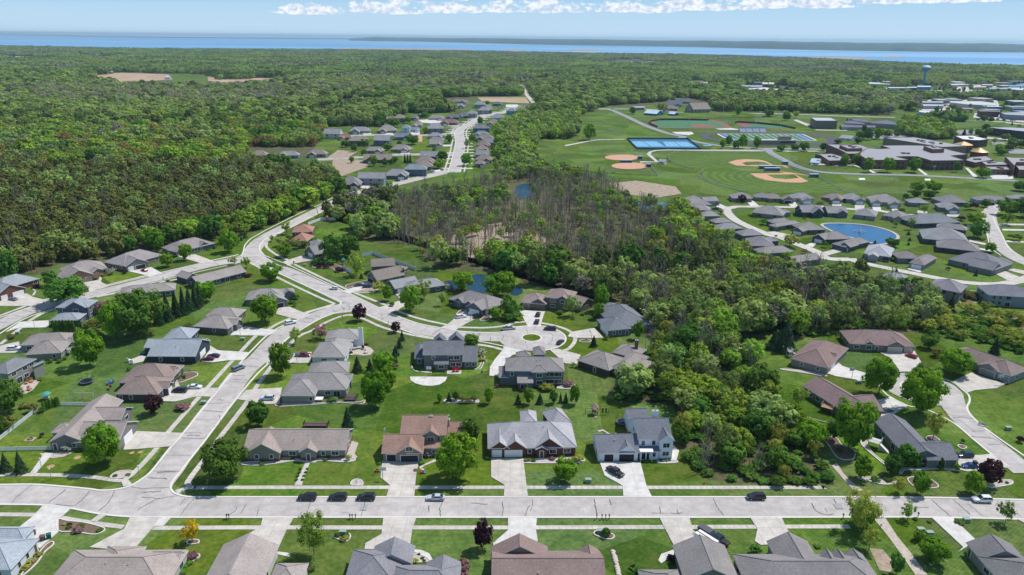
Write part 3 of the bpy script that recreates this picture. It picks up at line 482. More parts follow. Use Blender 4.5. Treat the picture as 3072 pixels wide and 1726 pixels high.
# joints of the slabs in the long sidewalk along the main street
mb = MB()
for s in (walks[1], walks[5], walks[0]):
    L_ = smooth_line(pts(s), 1 if False else 4); acc = 0
    for i in range(len(L_) - 1):
        d = (L_[i + 1] - L_[i]); ln = d.length; k = 0
        while acc < ln:
            p = L_[i] + d * (acc / ln); t = d.normalized(); n_ = Vector((-t.y, t.x)); ribbon(mb, [p - n_ * .75, p + n_ * .75], -.03, .03, .165); acc += 1.6
        acc -= ln
mb.build('sidewalk_joints', mat('joint', (.42, .39, .35), .9))['kind'] = 'structure'
# ------------------------------------------------------------------ houses
HOUSES = []      # (name ref, x, y, radius)
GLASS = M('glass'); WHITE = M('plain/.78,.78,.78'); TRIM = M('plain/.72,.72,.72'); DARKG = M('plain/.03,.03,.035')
def frame(O, ax, ay):    # matrix from local (x along, y inward, z up)
    return Matrix(((ax[0], ay[0], 0, O[0]), (ax[1], ay[1], 0, O[1]), (0, 0, 1, O[2] if len(O) > 2 else 0), (0, 0, 0, 1)))
def parse_wing(s):
    w = s.split(); typ = w[0]; eave = float(w[1]); pitch = float(w[2]); tg = None; P = []; mode = None
    for t in w[3:]:
        if ':' in t: tg, t = t.split(':')
        if t[0] in 'RCD': mode = t[0]; t = t[1:]
        if mode == 'D' : dep = float(t); break
        x, y = t.split(','); P.append((tg, float(x), float(y)))
    A = at(*P[0], eave).to_2d(); B = at(*P[1], eave).to_2d(); ax = (B - A).normalized(); ay = Vector((-ax.y, ax.x)); Wd = (B - A).length
    if mode == 'R':
        u, v = src(*P[2]); d = ray(u, v); o = Vector((0, 0, HGT))
        # plane through AB rising inward with slope pitch: z = eave + pitch*q, q = (p-A).ay
        den = d.z - pitch * (d.x * ay.x + d.y * ay.y); num = eave - o.z + pitch * ((o.x - A.x) * ay.x + (o.y - A.y) * ay.y)
        t = num / den; p = o + d * t; dep = 2 * ((p.x - A.x) * ay.x + (p.y - A.y) * ay.y)
        dep = max(4.0, min(dep, 26))
    elif mode == 'C':
        C_ = at(*P[2], eave).to_2d(); dep = max(2.0, (C_ - A).dot(ay))
    return dict(typ=typ, e=eave, p=pitch, A=A, ax=ax, ay=ay, w=Wd, d=dep)
TH_ = .2
def roof_wing(mb, g, k):
    w, d, e, p = g['w'], g['d'], g['e'] + .013 * k, g['p'] + .006 * k; T = frame((g['A'].x, g['A'].y, 0), g['ax'], g['ay']); t = g['typ']
    def V(x, y, z): return tuple(T @ Vector((x, y, z)))
    def hull(top, rim):
        for f in top: mb.face([V(*q) for q in f], 0)
        for f in top: mb.face([V(q[0], q[1], q[2] - TH_) for q in f][::-1], 1)
        for i in range(len(rim)):
            a, b = rim[i], rim[(i + 1) % len(rim)]
            mb.face([V(a[0], a[1], a[2] - TH_), V(b[0], b[1], b[2] - TH_), V(*b), V(*a)], 1)
    if t == 'f':
        c = [(0, 0, e), (w, 0, e), (w, d, e), (0, d, e)]; hull([c], c); return e
    if t == 'h':
        m = min(w, d) / 2; h = e + p * m
        if w >= d: r0, r1 = (m, d / 2, h), (w - m, d / 2, h); top = [[(0, 0, e), (w, 0, e), r1, r0], [(w, 0, e), (w, d, e), r1], [(w, d, e), (0, d, e), r0, r1], [(0, d, e), (0, 0, e), r0]]
        else: r0, r1 = (w / 2, m, h), (w / 2, d - m, h); top = [[(0, 0, e), (w, 0, e), r0], [(w, 0, e), (w, d, e), r1, r0], [(w, d, e), (0, d, e), r1], [(0, d, e), (0, 0, e), r0, r1]]
        hull(top, [(0, 0, e), (w, 0, e), (w, d, e), (0, d, e)]); return h
    if t == 'x':
        h = e + p * d / 2; a, b = (0, d / 2, h), (w, d / 2, h)
        hull([[(0, 0, e), (w, 0, e), b, a], [a, b, (w, d, e), (0, d, e)]], [(0, 0, e), (w, 0, e), b, (w, d, e), (0, d, e), a]); return h
    h = e + p * w / 2; a, b = (w / 2, 0, h), (w / 2, d, h)      # 'y': gable end on AB
    hull([[(0, 0, e), a, b, (0, d, e)], [a, (w, 0, e), (w, d, e), b]], [(0, 0, e), (w, 0, e), (w, d, e), b, (0, d, e), a][:0] or [(0, 0, e), a, (w, 0, e), (w, d, e), b, (0, d, e)]); return h
INS = .42
def caps(mb, g, k):
    w, d, e, p = g['w'], g['d'], g['e'] + .013 * k, g['p'] + .006 * k; T = frame((g['A'].x, g['A'].y, 0), g['ax'], g['ay']); t = g['typ']; m = min(w, d) / 2
    if t == 'h':
        h = e + p * m; r0, r1 = ((m, d / 2, h), (w - m, d / 2, h)) if w >= d else ((w / 2, m, h), (w / 2, d - m, h)); E = [(r0, r1), ((0, 0, e), r0), ((w, 0, e), r1 if w >= d else r0), ((w, d, e), r1), ((0, d, e), r0 if w >= d else r1)]
    elif t == 'x': h = e + p * d / 2; E = [((0, d / 2, h), (w, d / 2, h))]
    elif t == 'y': h = e + p * w / 2; E = [((w / 2, 0, h), (w / 2, d, h))]
    else: return
    for a, b in E:
        if (Vector(a) - Vector(b)).length > .3: mb.tube(T @ Vector(a), T @ Vector(b), .12, 4, 2)

def wall_wing(mb, g, k, brick=False, gable=0):
    w, d, e, p, t = g['w'], g['d'], g['e'] + .013 * k, g['p'] + .006 * k, g['typ']; i = INS + .004 * k; T = frame((g['A'].x, g['A'].y, 0), g['ax'], g['ay'])
    if t == 'f': i = .25
    x0, x1, y0, y1 = i, w - i, i, d - i
    if x1 <= x0 or y1 <= y0: return
    z = e - TH_ + .02 + (p * i if t != 'f' else 0) - .02
    def V(x, y, z): return tuple(T @ Vector((x, y, z)))
    c = [(x0, y0), (x1, y0), (x1, y1), (x0, y1)]; bz = 1.0 if brick else 0
    for s in range(4):
        a, b = c[s], c[(s + 1) % 4]; m = 0
        if bz: mb.face([V(*a, 0), V(*b, 0), V(*b, bz), V(*a, bz)], 1)
        zz = z
        if (t == 'x' and s in (1, 3)) or (t == 'y' and s in (0, 2)):
            half = (d if t == 'x' else w) / 2 ; hz = e - TH_ + p * half
            mid = ((a[0] + b[0]) / 2, (a[1] + b[1]) / 2); mb.face([V(*a, bz), V(*b, bz), V(*b, zz), V(*mid, hz), V(*a, zz)], 0)
        else: mb.face([V(*a, bz), V(*b, bz), V(*b, zz), V(*a, zz)], 0)
def side_frame(g, side):
    i = INS; w, d = g['w'], g['d']; A, ax, ay = g['A'], g['ax'], g['ay']
    if side == 'F': O = A + ax * i + ay * i; u, n_, ln = ax, ay, w - 2 * i
    elif side == 'R': O = A + ax * (w - i) + ay * i; u, n_, ln = ay, -ax, d - 2 * i
    elif side == 'K': O = A + ax * (w - i) + ay * (d - i); u, n_, ln = -ax, -ay, w - 2 * i
    else: O = A + ax * i + ay * (d - i); u, n_, ln = -ay, ax, d - 2 * i
    return O, u, n_, ln
def opening(root, g, side, kind, fr, light=True, doorc=None, simple=False):
    O, u, n_, ln = side_frame(g, side); c = O + u * (ln * fr)
    T = Matrix(((u.x, n_.x, 0, c.x - root.location.x), (u.y, n_.y, 0, c.y - root.location.y), (0, 0, 1, 0), (0, 0, 0, 1)))
    tr = WHITE if light else M('plain/.35,.33,.30'); dc = doorc or WHITE
    def bx(name, x0, x1, z0, z1, out, m, parent=None, back=.02):
        mb = MB(); mb.box(x0, -out, z0, x1, back, z1, 0, T); o = mb.build(name, m, parent or root); return o
    def pane(x0, x1, z0, z1, out, parent, m=GLASS, nm='pane', nx=1, nz=1):
        mb = MB(); s = .07
        for i in range(nx):
            for j in range(nz):
                a = x0 + (x1 - x0) * i / nx + s / 2; b = x0 + (x1 - x0) * (i + 1) / nx - s / 2; e = z0 + (z1 - z0) * j / nz + s / 2; f = z0 + (z1 - z0) * (j + 1) / nz - s / 2
                mb.box(a, -out - .012, e, b, -out + .005, f, 0, T)
        return mb.build(nm, m, parent)
    if kind in 'wWvV':
        z0, z1 = (.95, 2.25) if kind in 'wv' else (3.55, 4.95); hw = .95 if kind in 'wW' else .5
        hw = min(hw, ln * .4)
        if simple: bx('window', -hw, hw, z0, z1, .04, GLASS); return
        f = bx('window', -hw - .12, hw + .12, z0 - .12, z1 + .12, .05, tr); pane(-hw, hw, z0, z1, .05, f, nx=2 if kind in 'wW' else 1, nz=1)
    elif kind in 'Gg':
        hw = min(2.45 if kind == 'G' else 1.3, ln * .46)
        if simple: bx('garage_door', -hw, hw, .02, 2.2, .05, dc); return
        f = bx('garage_door', -hw - .14, hw + .14, .0, 2.36, .04, tr); mb = MB()
        for q in range(4): mb.box(-hw, -.07, .04 + q * .55, hw, -.02, .04 + q * .55 + .525, 0, T)
        mb.build('door_panel', dc, f)
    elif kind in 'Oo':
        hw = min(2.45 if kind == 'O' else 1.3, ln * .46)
        f = bx('garage_opening', -hw - .14, hw + .14, .0, 2.36, .03, tr); pane(-hw, hw, -.03, 2.2, .04, f, DARKG, 'bay_shade_panel')  # flat near-black panel, painted for the shade inside an open garage
    elif kind == 'D':
        f = bx('door', -.65, .65, .0, 2.3, .05, tr); pane(-.5, .5, .05, 2.15, .05, f, M('plain/.12,.08,.06') if light else WHITE, 'door_leaf')
    elif kind == 'P':
        f = bx('patio_door', -1.2, 1.2, .0, 2.3, .05, tr); pane(-1.1, 1.1, .1, 2.2, .05, f, nx=2)
def house(ref, label, roofc, wallc, wings, ops='', brick=None, gar=None, near=True, name='house', chim=None, fascia=None, vents=1, kindname='house', group=None, gcol=None):
    G = [parse_wing(w) for w in wings.split(';')]
    cs = []
    for g in G: cs += [g['A'], g['A'] + g['ax'] * g['w'], g['A'] + g['ay'] * g['d'], g['A'] + g['ax'] * g['w'] + g['ay'] * g['d']]
    cx = sum(c.x for c in cs) / len(cs); cy = sum(c.y for c in cs) / len(cs)
    root = empty(name, (cx, cy, 0)); tag(root, label, kindname, group)
    for g in G: g['A'] = g['A'] - Vector((cx, cy))
    rm = MB(); wm = MB(); hs = []
    for k, g in enumerate(G):
        hs.append(roof_wing(rm, g, k)); wall_wing(wm, g, k, bool(brick))
    [caps(rm, g, k) for k, g in enumerate(G)]; rf = rm.build('roof', [M('roof/' + roofc), M('plain/' + fascia) if fascia else TRIM, M('plain/' + ','.join('%.3f' % (float(x) * 1.1) for x in roofc.split(',')))], root)
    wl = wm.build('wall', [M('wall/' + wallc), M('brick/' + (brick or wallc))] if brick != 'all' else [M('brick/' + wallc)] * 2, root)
    root.location = (cx, cy, 0)
    for g in G: g['A'] = g['A'] + Vector((cx, cy))
    used = set()
    for t in ops.split():
        k = int(t[0]); side = t[1]; kind = t[2]; fr = float(t[3:]); used.add((k, side)); opening(root, G[k], side, kind, fr, doorc=M('plain/' + gcol) if gcol else None, simple=not near)
    if near or True:      # plain windows on the remaining long walls
        for k, g in enumerate(G):
            for sd in 'FRKL':
                ln = (g['w'] if sd in 'FK' else g['d'])
                if (k, sd) in used or ln < 5 or (k > 0 and (sd == 'K' or ln < 6.5)) or g['typ'] == 'f': continue
                if g['typ'] == 'y' and sd in 'LR': continue
                if not near and (k > 0 or sd in 'K'): continue
                n = max(1, int(ln / 5)) if near else max(1, int(ln / 7))
                for i in range(n):
                    f = (i + .5) / n; opening(root, g, sd, 'w' if (i + k) % 2 else 'v', f, simple=not near)
                    if g['e'] > 5: opening(root, g, sd, 'W', f, simple=not near)
    if near and vents:
        g = G[0]; T = frame((g['A'].x - cx, g['A'].y - cy, 0), g['ax'], g['ay']); mb = MB(); rr_ = random.Random(len(HOUSES))
        if g['typ'] in 'hx' and g['w'] >= g['d']:
            for q in range(2):
                mb = MB(); x = g['w'] * rr_.uniform(.35, .65); y = g['d'] * rr_.uniform(.2, .4); z = g['e'] + g['p'] * y
                P = T @ Vector((x, y, z)); mb.tube(P - Vector((0, 0, .1)), P + Vector((0, 0, .5)), .1, 6); mb.build('vent_pipe', M('plain/.5,.5,.5'), root)
    if chim:
        for c in chim.split(';'):
            c = c.split(); tg, xy = c[0].split(':'); x, y = map(float, xy.split(',')); h0 = float(c[1]); wv = float(c[2]); q = at(tg, x, y, h0)
            mb = MB(); mb.box(q.x - cx - wv / 2, q.y - cy - .45, 1, q.x - cx + wv / 2, q.y - cy + .45, h0, 0); mb.box(q.x - cx - wv / 2 - .08, q.y - cy - .53, h0, q.x - cx + wv / 2 + .08, q.y - cy + .53, h0 + .15, 1)
            ch = mb.build('chimney', [M(c[3]), M('plain/.4,.4,.4')], root); mb = MB(); mb.tube((q.x - cx, q.y - cy, h0 + .1), (q.x - cx, q.y - cy, h0 + .6), .16, 8); mb.build('flue_cap', M('metal/.25,.25,.27'), ch)
    HOUSES.append((ref, cx, cy, 8)); 
    for g in G:
        c = g['A'] + g['ax'] * g['w'] / 2 + g['ay'] * g['d'] / 2; FOOT.append((c.x, c.y, g['ax'].x, g['ax'].y, g['w'] / 2, g['d'] / 2))
    return root
FOOT = []
TAUPE = '.225,.19,.165'; GREYR = '.235,.23,.235'; BROWNR = '.20,.135,.11'; SLATE = '.135,.14,.155'; TAN = '.25,.225,.20'; MAUVE = '.175,.125,.115'; BLUEG = '.20,.225,.25'; LIGHT = '.32,.32,.34'
H = house
H('the long taupe ranch', 'long taupe-roofed ranch with brick front, two front gables and a centred porch', '.27,.225,.20', '.26,.25,.22', 'x 2.9 .5 D1:-130,190 905,190 R500,-18;y 2.9 .6 D1:-115,225 242,222 D10;y 2.9 .6 D1:425,215 612,212 D6', '0Fw.47 0Fv.78 0Fw.9 1Fv.3 1Fv.75 2FD.5 0Rv.5', brick='.20,.12,.095')
H('the brown two-storey house', 'brown-roofed two-storey house with two dark open garage bays below a gable', '.26,.165,.13', '.27,.22,.18', 'x 2.9 .55 D1:1258,222 1680,222 R1400,28;y 3.0 .65 D1:1395,228 1680,225 D8;x 5.6 .5 C1:1445,1238 1915,1238 R1600,1040;y 5.65 .65 C1:1665,1245 1840,1245 D5;x 2.8 .35 C1:1670,1370 1990,1370 R1850,1290;x 2.95 .5 C1:1915,1330 2095,1330 R2000,1110', '0Fo.21 1FO.5 1FW.5 3FW.5 2FW.8 4Fw.4 2FW.2', chim='C1:1758,1045 8.6 1.0 wall/.5,.42,.35;C1:1935,1080 7.8 .7 wall/.5,.42,.35')
H('the red brick ranch', 'red brick ranch with light grey hip roof, arched front window and white garage doors', '.31,.30,.31', '.17,.075,.06', 'h 2.9 .6 D2:-245,175 655,162 R-100,-92;y 3.0 .75 D2:230,168 515,165 D9;y 2.8 .5 D2:235,188 365,188 D4;y 3.0 .75 D2:-85,178 150,175 D9;y 2.95 .75 D2:-230,178 -20,178 D8;h 3.6 .7 D2:85,-75 255,-75 D8;h 3.3 .75 D2:395,-60 600,-90 D9', '0Fv.47 1Fw.66 0Fw.9 2FD.5 3FG.42 4Fg.35 5Rv.5', brick='all')
H('the white farmhouse', 'white two-storey farmhouse with dark grey roof, open garage, tan bay and white chimney', '.15,.155,.175', '.74,.78,.84', 'x 2.9 .55 D2:855,222 1285,215 R1000,28;y 3.0 .75 D2:1060,215 1255,215 D7;x 5.7 .55 D2:1262,80 1610,80 R1300,-130;y 5.8 .8 D2:1478,105 1640,100 D8;x 4.6 .6 D2:1165,-120 1385,-130 D6;x 2.8 .2 D2:1275,210 1495,205 D4', '0Fo.27 1FO.5 2Fv.5 2FV.15 2FV.48 3FW.5 3Fw.5 5FP.3 5Fv.75 2LV.3', chim='C2:1440,995 9.6 1.9 wall/.75,.78,.82')
H('the slate two-storey house', 'charcoal two-storey house with long slate roof, rear sunroom and red chairs on its patio', '.135,.14,.155', '.17,.165,.17', 'x 5.6 .5 C1:1672,433 2085,430 R1850,288;h 2.9 .5 C1:1588,468 1690,465 R1640,310;x 2.9 .5 C1:2072,500 2228,500 R2150,343;x 2.9 .3 C1:1785,525 1935,525 R1860,478;y 5.6 .9 C1:1780,300 1905,300 D4;y 5.6 .9 C1:1930,300 2090,300 D4', '0Fw.75 0FW.7 0FW.85 0FV.25 0Fw.9 3Fw.5 2Fv.3 2Fv.75 1Fv.5')
H('the tall grey house by the turning circle', 'tall grey two-storey house with taupe hip roof, glazed corner and rear porch', '.225,.205,.20', '.155,.165,.175', 'h 5.6 .55 C2:-70,592 532,598 R200,450;h 5.6 .6 C2:192,607 360,607 D5;h 5.6 .8 C2:215,430 340,430 D6;x 2.8 .25 C2:52,715 215,715 R130,632;h 2.9 .5 C2:-135,660 -30,660 D9;h 5.6 .7 C2:40,455 190,455 D4', '0FW.75 0Fw.75 0FW.92 0Fw.92 0FV.1 0FW.84 0Fw.84 1FW.5 1Fw.5 3FP.4')
H('the white house with the tall chimney', 'white ranch with grey roof, tall white chimney and round brick patio', '.26,.245,.235', '.62,.68,.74', 'h 3.0 .5 C1:550,455 895,458 R680,290;h 3.05 .55 C1:600,456 893,458 C1045,278;h 3.0 .5 C1:690,290 1050,275 C1110,175', '0Fv.3 0Fv.6 1Rw.3 1RP.6 2Rv.5', chim='C1:1050,165 8.2 1.6 wall/.8,.8,.8')
H('the tan house with the deck', 'tan sided ranch with taupe hip roofs, dark rear deck and hot tub', '.235,.22,.21', '.30,.29,.27', 'h 2.9 .55 C1:240,843 590,845 D12;h 2.9 .55 C1:280,783 910,783 R700,607;h 2.9 .55 C1:515,632 925,615 R740,495;x 2.9 .5 C1:830,700 970,690 D5', '0Fv.9 1FP.85 1Fw.7')
H('the long beige corner house', 'long beige corner house with grey gable end, white door and blossoming shrub', '.27,.23,.21', '.20,.19,.185', 'y 2.9 .5 C0:480,1312 845,1305 D26;x 2.9 .5 C0:740,1312 1190,1312 R900,1105;h 2.9 .4 C0:505,1215 700,1215 R600,1128;x 3.0 .5 C0:900,1085 1215,1085 R1100,960', '0FD.12 0Fv.7 1Fv.4 1RG.5 3Rw.5')
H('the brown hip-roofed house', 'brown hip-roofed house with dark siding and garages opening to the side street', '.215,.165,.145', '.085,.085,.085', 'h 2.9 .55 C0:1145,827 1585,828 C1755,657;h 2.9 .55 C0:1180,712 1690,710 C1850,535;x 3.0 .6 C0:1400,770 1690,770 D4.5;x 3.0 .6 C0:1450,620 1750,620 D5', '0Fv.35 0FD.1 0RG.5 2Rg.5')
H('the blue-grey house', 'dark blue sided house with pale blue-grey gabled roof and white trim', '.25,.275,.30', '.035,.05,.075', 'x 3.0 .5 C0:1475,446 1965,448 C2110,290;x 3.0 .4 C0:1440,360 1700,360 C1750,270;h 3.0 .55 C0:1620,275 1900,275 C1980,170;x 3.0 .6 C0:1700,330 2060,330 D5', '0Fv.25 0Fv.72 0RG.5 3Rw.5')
H('the taupe house above the blue-grey house', 'taupe-roofed house with dark side wall and peach gable over its garage', '.25,.225,.21', '.12,.12,.115', 'h 2.9 .5 B0:1932,1350 2287,1375 C2425,1265;h 2.9 .5 B0:2050,1250 2380,1262 C2490,1180;x 3 .6 B0:2200,1330 2380,1335 D5', '0RG.5 0Fv.6')
H('the grey-taupe house with rear stairs', 'grey-taupe hip house with white rear stairs and a row of clipped shrubs', '.235,.21,.195', '.27,.255,.225', 'h 2.9 .5 C0:245,432 615,410 C690,290;h 2.9 .5 C0:190,338 690,315 C800,212;h 2.9 .5 C0:660,320 790,295 D5', '0Fv.8 0RD.4 0Rw.8')
H('the grey two-storey house at the left edge', 'grey two-storey house cut by the left edge with brick terrace behind', '.17,.175,.19', '.25,.245,.23', 'h 5.6 .45 C0:-150,600 75,622 C318,465;h 5.0 .35 C0:300,545 330,550 C415,490', '0RW.2 0RP.35 0RW.6 0Rw.6 0RW.85')
H('the blue-grey house with brick gables', 'blue-grey roofed house with brown brick gables and two white garage doors', '.235,.255,.27', '.17,.09,.07', 'h 3 .5 B0:0,985 400,868 R180,817;y 3 .5 B0:-40,1050 262,962 D9', '1FG.75 1Fg.25 0Fw.9', brick='all')
H('the house with tan garage doors', 'taupe-roofed house with pink brick gable and two tan garage doors', '.255,.225,.21', '.36,.20,.16', 'h 3 .5 B0:650,835 1085,765 R850,690;y 3 .55 B0:650,890 948,828 D11;y 3 .5 B0:930,812 1040,782 D4', '1Fg.45 1Fg.8 0Fw.9', brick='all', gcol='.30,.25,.20')
H('the house with the maroon car', 'taupe-roofed house with open dark garage and maroon car in its driveway', '.24,.215,.21', '.20,.20,.195', 'h 3 .5 B0:1240,745 1640,630 R1440,565;y 3 .5 B0:1262,752 1495,700 D9', '1FO.65 1Fg.2 0Fw.85', brick='.3,.2,.15')
H('the house nearest the bend', 'taupe-roofed house with small front gables nearest the street bend', '.235,.205,.20', '.15,.16,.17', 'h 3 .5 B0:1765,605 2165,515 R1990,448;y 3 .5 B0:1770,606 1900,572 D8;y 3 .6 B0:2000,552 2110,525 D4', '1FG.5 0Fw.5 0FD.65')
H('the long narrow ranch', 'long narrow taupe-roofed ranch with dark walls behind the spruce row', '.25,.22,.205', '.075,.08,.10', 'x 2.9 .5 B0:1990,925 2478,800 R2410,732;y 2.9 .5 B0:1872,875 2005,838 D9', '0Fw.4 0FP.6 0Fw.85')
H('the house behind the spruces', 'taupe hip-roofed house half hidden behind dark spruces and a big green tree', '.25,.225,.21', '.2,.19,.18', 'h 2.9 .45 B0:1190,1040 1760,985 R1500,925')
H('the slate-blue two-storey house', 'slate-blue two-storey house with pale blue gables above a dark hedge', '.23,.25,.275', '.10,.115,.155', 'h 5.6 .5 B0:555,1162 880,1160 C970,1085;y 5.7 .6 B0:640,1168 860,1163 D6;h 2.9 .4 B0:490,1295 780,1290 C850,1215', '0RW.3 0RW.7 0Rw.3 0Rw.7 1FW.5')
H('the red-brown stacked-roof house', 'red-brown roofed two-storey house inside the curve of the street', '.29,.16,.115', '.16,.10,.075', 'h 5.6 .5 B1:355,405 565,400 R460,320;h 3.2 .6 B1:330,490 510,497 R430,400', '0RV.5')
H('the grey garage-front house', 'grey-roofed house with dark side garage beside two large trees', '.20,.195,.195', '.17,.165,.15', 'h 5 .5 B1:545,555 700,545 R620,465;x 2.9 .6 B1:590,632 705,610 C700,545', '1LG.5')
H('the grey-taupe house at the junction', 'grey-taupe roofed house with white-trimmed gables half behind a maple at the junction', '.24,.225,.215', '.17,.18,.19', 'h 3 .5 B1:-115,1085 270,1072 R120,968;h 3 .5 B1:150,1040 395,1012 R290,968;y 3 .5 B1:120,1128 325,1088 D7;y 3 .6 B1:270,1035 390,1014 D4', '2FO.5 1Fw.8')
H('the steep-gabled house', 'steep-gabled taupe house with stone front and blue rear wing by white fence', '.20,.17,.145', '.14,.115,.095', 'x 3 .7 B1:1215,893 1500,832 R1400,745;x 4.6 .6 B1:1160,752 1400,738 R1250,668;h 4 .5 B1:1375,780 1480,790 D6', '0LO.3 0LW.5 2Rw.5', chim='B1:1480,765 6 .8 brick/.2,.1,.08')
H('the grey L-shaped house', 'grey L-shaped house with tan garage side and stairs down to the pond', '.235,.235,.24', '.10,.125,.15', 'h 3 .5 B1:1540,992 1910,935 C1835,870;x 2.9 .5 B1:1395,975 1650,925 R1560,850', '1FG.3 0Fw.8')
H('the ranch with white garage doors', 'taupe-roofed ranch with three small front gables and white garage doors', '.215,.195,.19', '.13,.145,.155', 'h 3 .5 B1:1925,1072 2340,1183 C2480,1080;y 3.05 .6 B1:2105,1150 2270,1190 D7;y 3.05 .6 B1:1980,1090 2080,1115 D5;y 3.1 .6 B1:2090,1120 2180,1145 D6', '1FG.5 0Fg.92 2Fv.5 0Fv.05')
H('the mauve-brown two-storey house', 'mauve-brown two-storey brick house with double garage at the turning circle', '.245,.19,.175', '.22,.17,.14', 'h 5.6 .5 B2:325,1055 600,1085 C655,1005;h 3 .5 B2:85,1110 335,1130 R230,1012;y 3.05 .6 B2:180,1112 345,1130 D6;x 3 .5 B2:560,1110 695,1150 C742,1070;y 5.7 .6 B2:455,1072 555,1083 D4', '2FO.5 1Fg.2 0FW.3 0Fw.3 4FW.5', brick='all', gcol='.25,.2,.17')
H('the slate house with the pool', 'slate-roofed house with blue-grey siding and narrow pool behind', '.15,.16,.175', '.13,.165,.20', 'h 3.1 .5 B2:1040,1362 1405,1328 C1185,1135;h 3 .5 B2:965,1395 1212,1372 D13;h 3.1 .5 B2:905,1200 1100,1190 D9', '1LG.5 1Lg.85 1Fv.25 1Fv.5 1FD.82 0Fw.8')
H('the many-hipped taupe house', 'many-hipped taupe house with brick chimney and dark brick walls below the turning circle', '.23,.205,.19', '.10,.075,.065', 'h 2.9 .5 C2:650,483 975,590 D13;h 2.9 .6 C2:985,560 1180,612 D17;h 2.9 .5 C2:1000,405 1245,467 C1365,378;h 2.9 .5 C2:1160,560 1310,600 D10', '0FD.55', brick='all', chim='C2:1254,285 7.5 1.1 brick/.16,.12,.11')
H('the mauve hip house', 'mauve hip-roofed house with white deck stairs and pale long side wall', '.20,.14,.13', '.27,.26,.24', 'h 3 .5 C3:222,465 605,567 C695,335;x 3 .6 C3:500,440 660,482 D5', '0Fv.3 0Fv.75 0RG.3')
H('the wide mauve ranch', 'wide mauve-roofed ranch with stone front, cream double garage and red car', '.21,.15,.14', '.26,.23,.20', 'h 3 .5 C3:825,318 1485,350 R1150,184;y 3.05 .6 C3:965,325 1080,330 D5;y 3.05 .55 C3:1190,340 1385,349 D6', '2FG.5 0Fg.92 0Fw.1 1Fw.5 0FD.42', brick='all', gcol='.50,.45,.38')
H('the mauve house at the right edge', 'mauve-brown roofed house with grey double garage at the right edge', '.19,.145,.135', '.25,.25,.235', 'h 3 .45 C3:1800,408 2400,622 R2140,395;h 3.1 .5 C3:2115,530 2445,648 D12;y 3.15 .5 C3:2100,530 2320,606 D5', '1FG.4 1Fg.85 2FG.5 1Rw.4', gcol='.3,.29,.27')
H('the long mauve ranch with a deck', 'long mauve-roofed ranch with wooden rear deck and pale driveway behind', '.20,.14,.135', '.22,.21,.195', 'x 3 .5 C3:345,742 860,1062 R670,746;x 2.9 .5 C3:880,1022 1165,992 R980,838', '0Fw.15 0Fw.3 0FP.55 0Fw.8')
H('the charcoal house with the raised deck', 'charcoal-roofed sage-green house with raised white deck and climbing shrubs', '.14,.14,.155', '.165,.195,.175', 'y 3 .5 D3:1400,262 1755,268 D22;x 2.95 .5 D3:1600,290 1922,287 R1750,115;h 3 .5 D3:1700,80 1600,100 D3', '0Fv.5 0FD.8 0Lw.3 0LP.6')
H('the pale house at the lower left corner', 'blue-grey roofed house with white side wall cut by the lower left corner', '.27,.30,.33', '.62,.64,.68', 'h 3 .5 D0:-500,1395 105,1393 C388,1075;h 3 .5 D0:-260,1085 235,1085 R0,978', '0Rv.6 0RD.9 0Rv.3')
H('the large taupe roof beside the yellow tree', 'large taupe hip roof with valleys cut by the bottom edge beside the yellow tree', '.29,.245,.22', '.45,.43,.40', 'h 3 .5 D0:400,1610 1640,1610 C1865,1192;h 3.1 .5 D0:880,1420 1290,1420 C1345,1155;x 3 .5 D0:1500,1320 1800,1320 C1865,1190')
H('the taupe roof below the airy tree', 'taupe-roofed house with two gables at the bottom edge left of the airy tree', '.29,.25,.23', '.55,.54,.52', 'y 3 .5 D1:-560,1560 45,1560 C232,1138;h 3 .55 D1:100,1570 440,1570 C560,1325', '0Rv.4')
H('the grey roof at the bottom edge', 'mid-grey roofed house with curved white walk at the bottom edge', '.19,.185,.20', '.35,.35,.36', 'y 3 .55 D1:1150,1330 1570,1330 C1592,1152;h 3 .5 D1:870,1560 1420,1560 C1480,1190;h 3 .5 D1:1300,1640 2040,1640 C2058,1345;y 3.1 .5 D1:1690,1480 2045,1480 C2060,1312')
H('the brown shingled roof at the bottom', 'wide red-brown shingle roof with white vent pipes at the bottom edge', '.215,.155,.14', '.28,.22,.19', 'x 3 .5 D2:-210,1640 960,1640 R500,1275;y 3 .55 D2:-215,1290 368,1290 C362,1158;y 3 .65 D2:680,1290 888,1290 C885,1192')
H('the grey-taupe roof beside the trailer', 'grey-taupe roofed house at the bottom edge beside the trailer and navy truck', '.20,.185,.175', '.20,.19,.18', 'y 3 .5 D2:1730,1500 2290,1500 C2145,1145;h 3 .5 D2:1310,1590 1730,1590 C1670,1390')
H('the roof with three dormers', 'grey-taupe roofed house with three small gabled dormers at the bottom edge', '.195,.18,.175', '.30,.28,.25', 'y 3 .55 D3:130,1380 560,1380 C455,1102;h 3 .5 D3:-180,1640 1230,1640 C1000,1235;y 4.3 .9 D3:565,1310 690,1315 D3;y 4.3 .9 D3:690,1310 810,1310 D3;y 3.1 .7 D3:800,1320 1000,1320 C990,1235')
H('the gable house in the lower right corner', 'dark taupe gable-roofed house in the lower right corner beside a long driveway', '.165,.155,.155', '.27,.265,.245', 'y 3 .5 D3:2130,1285 2600,1300 C2390,1128;h 3.02 .5 D3:2450,1640 3200,1640 R2700,1325', '0LD.2')
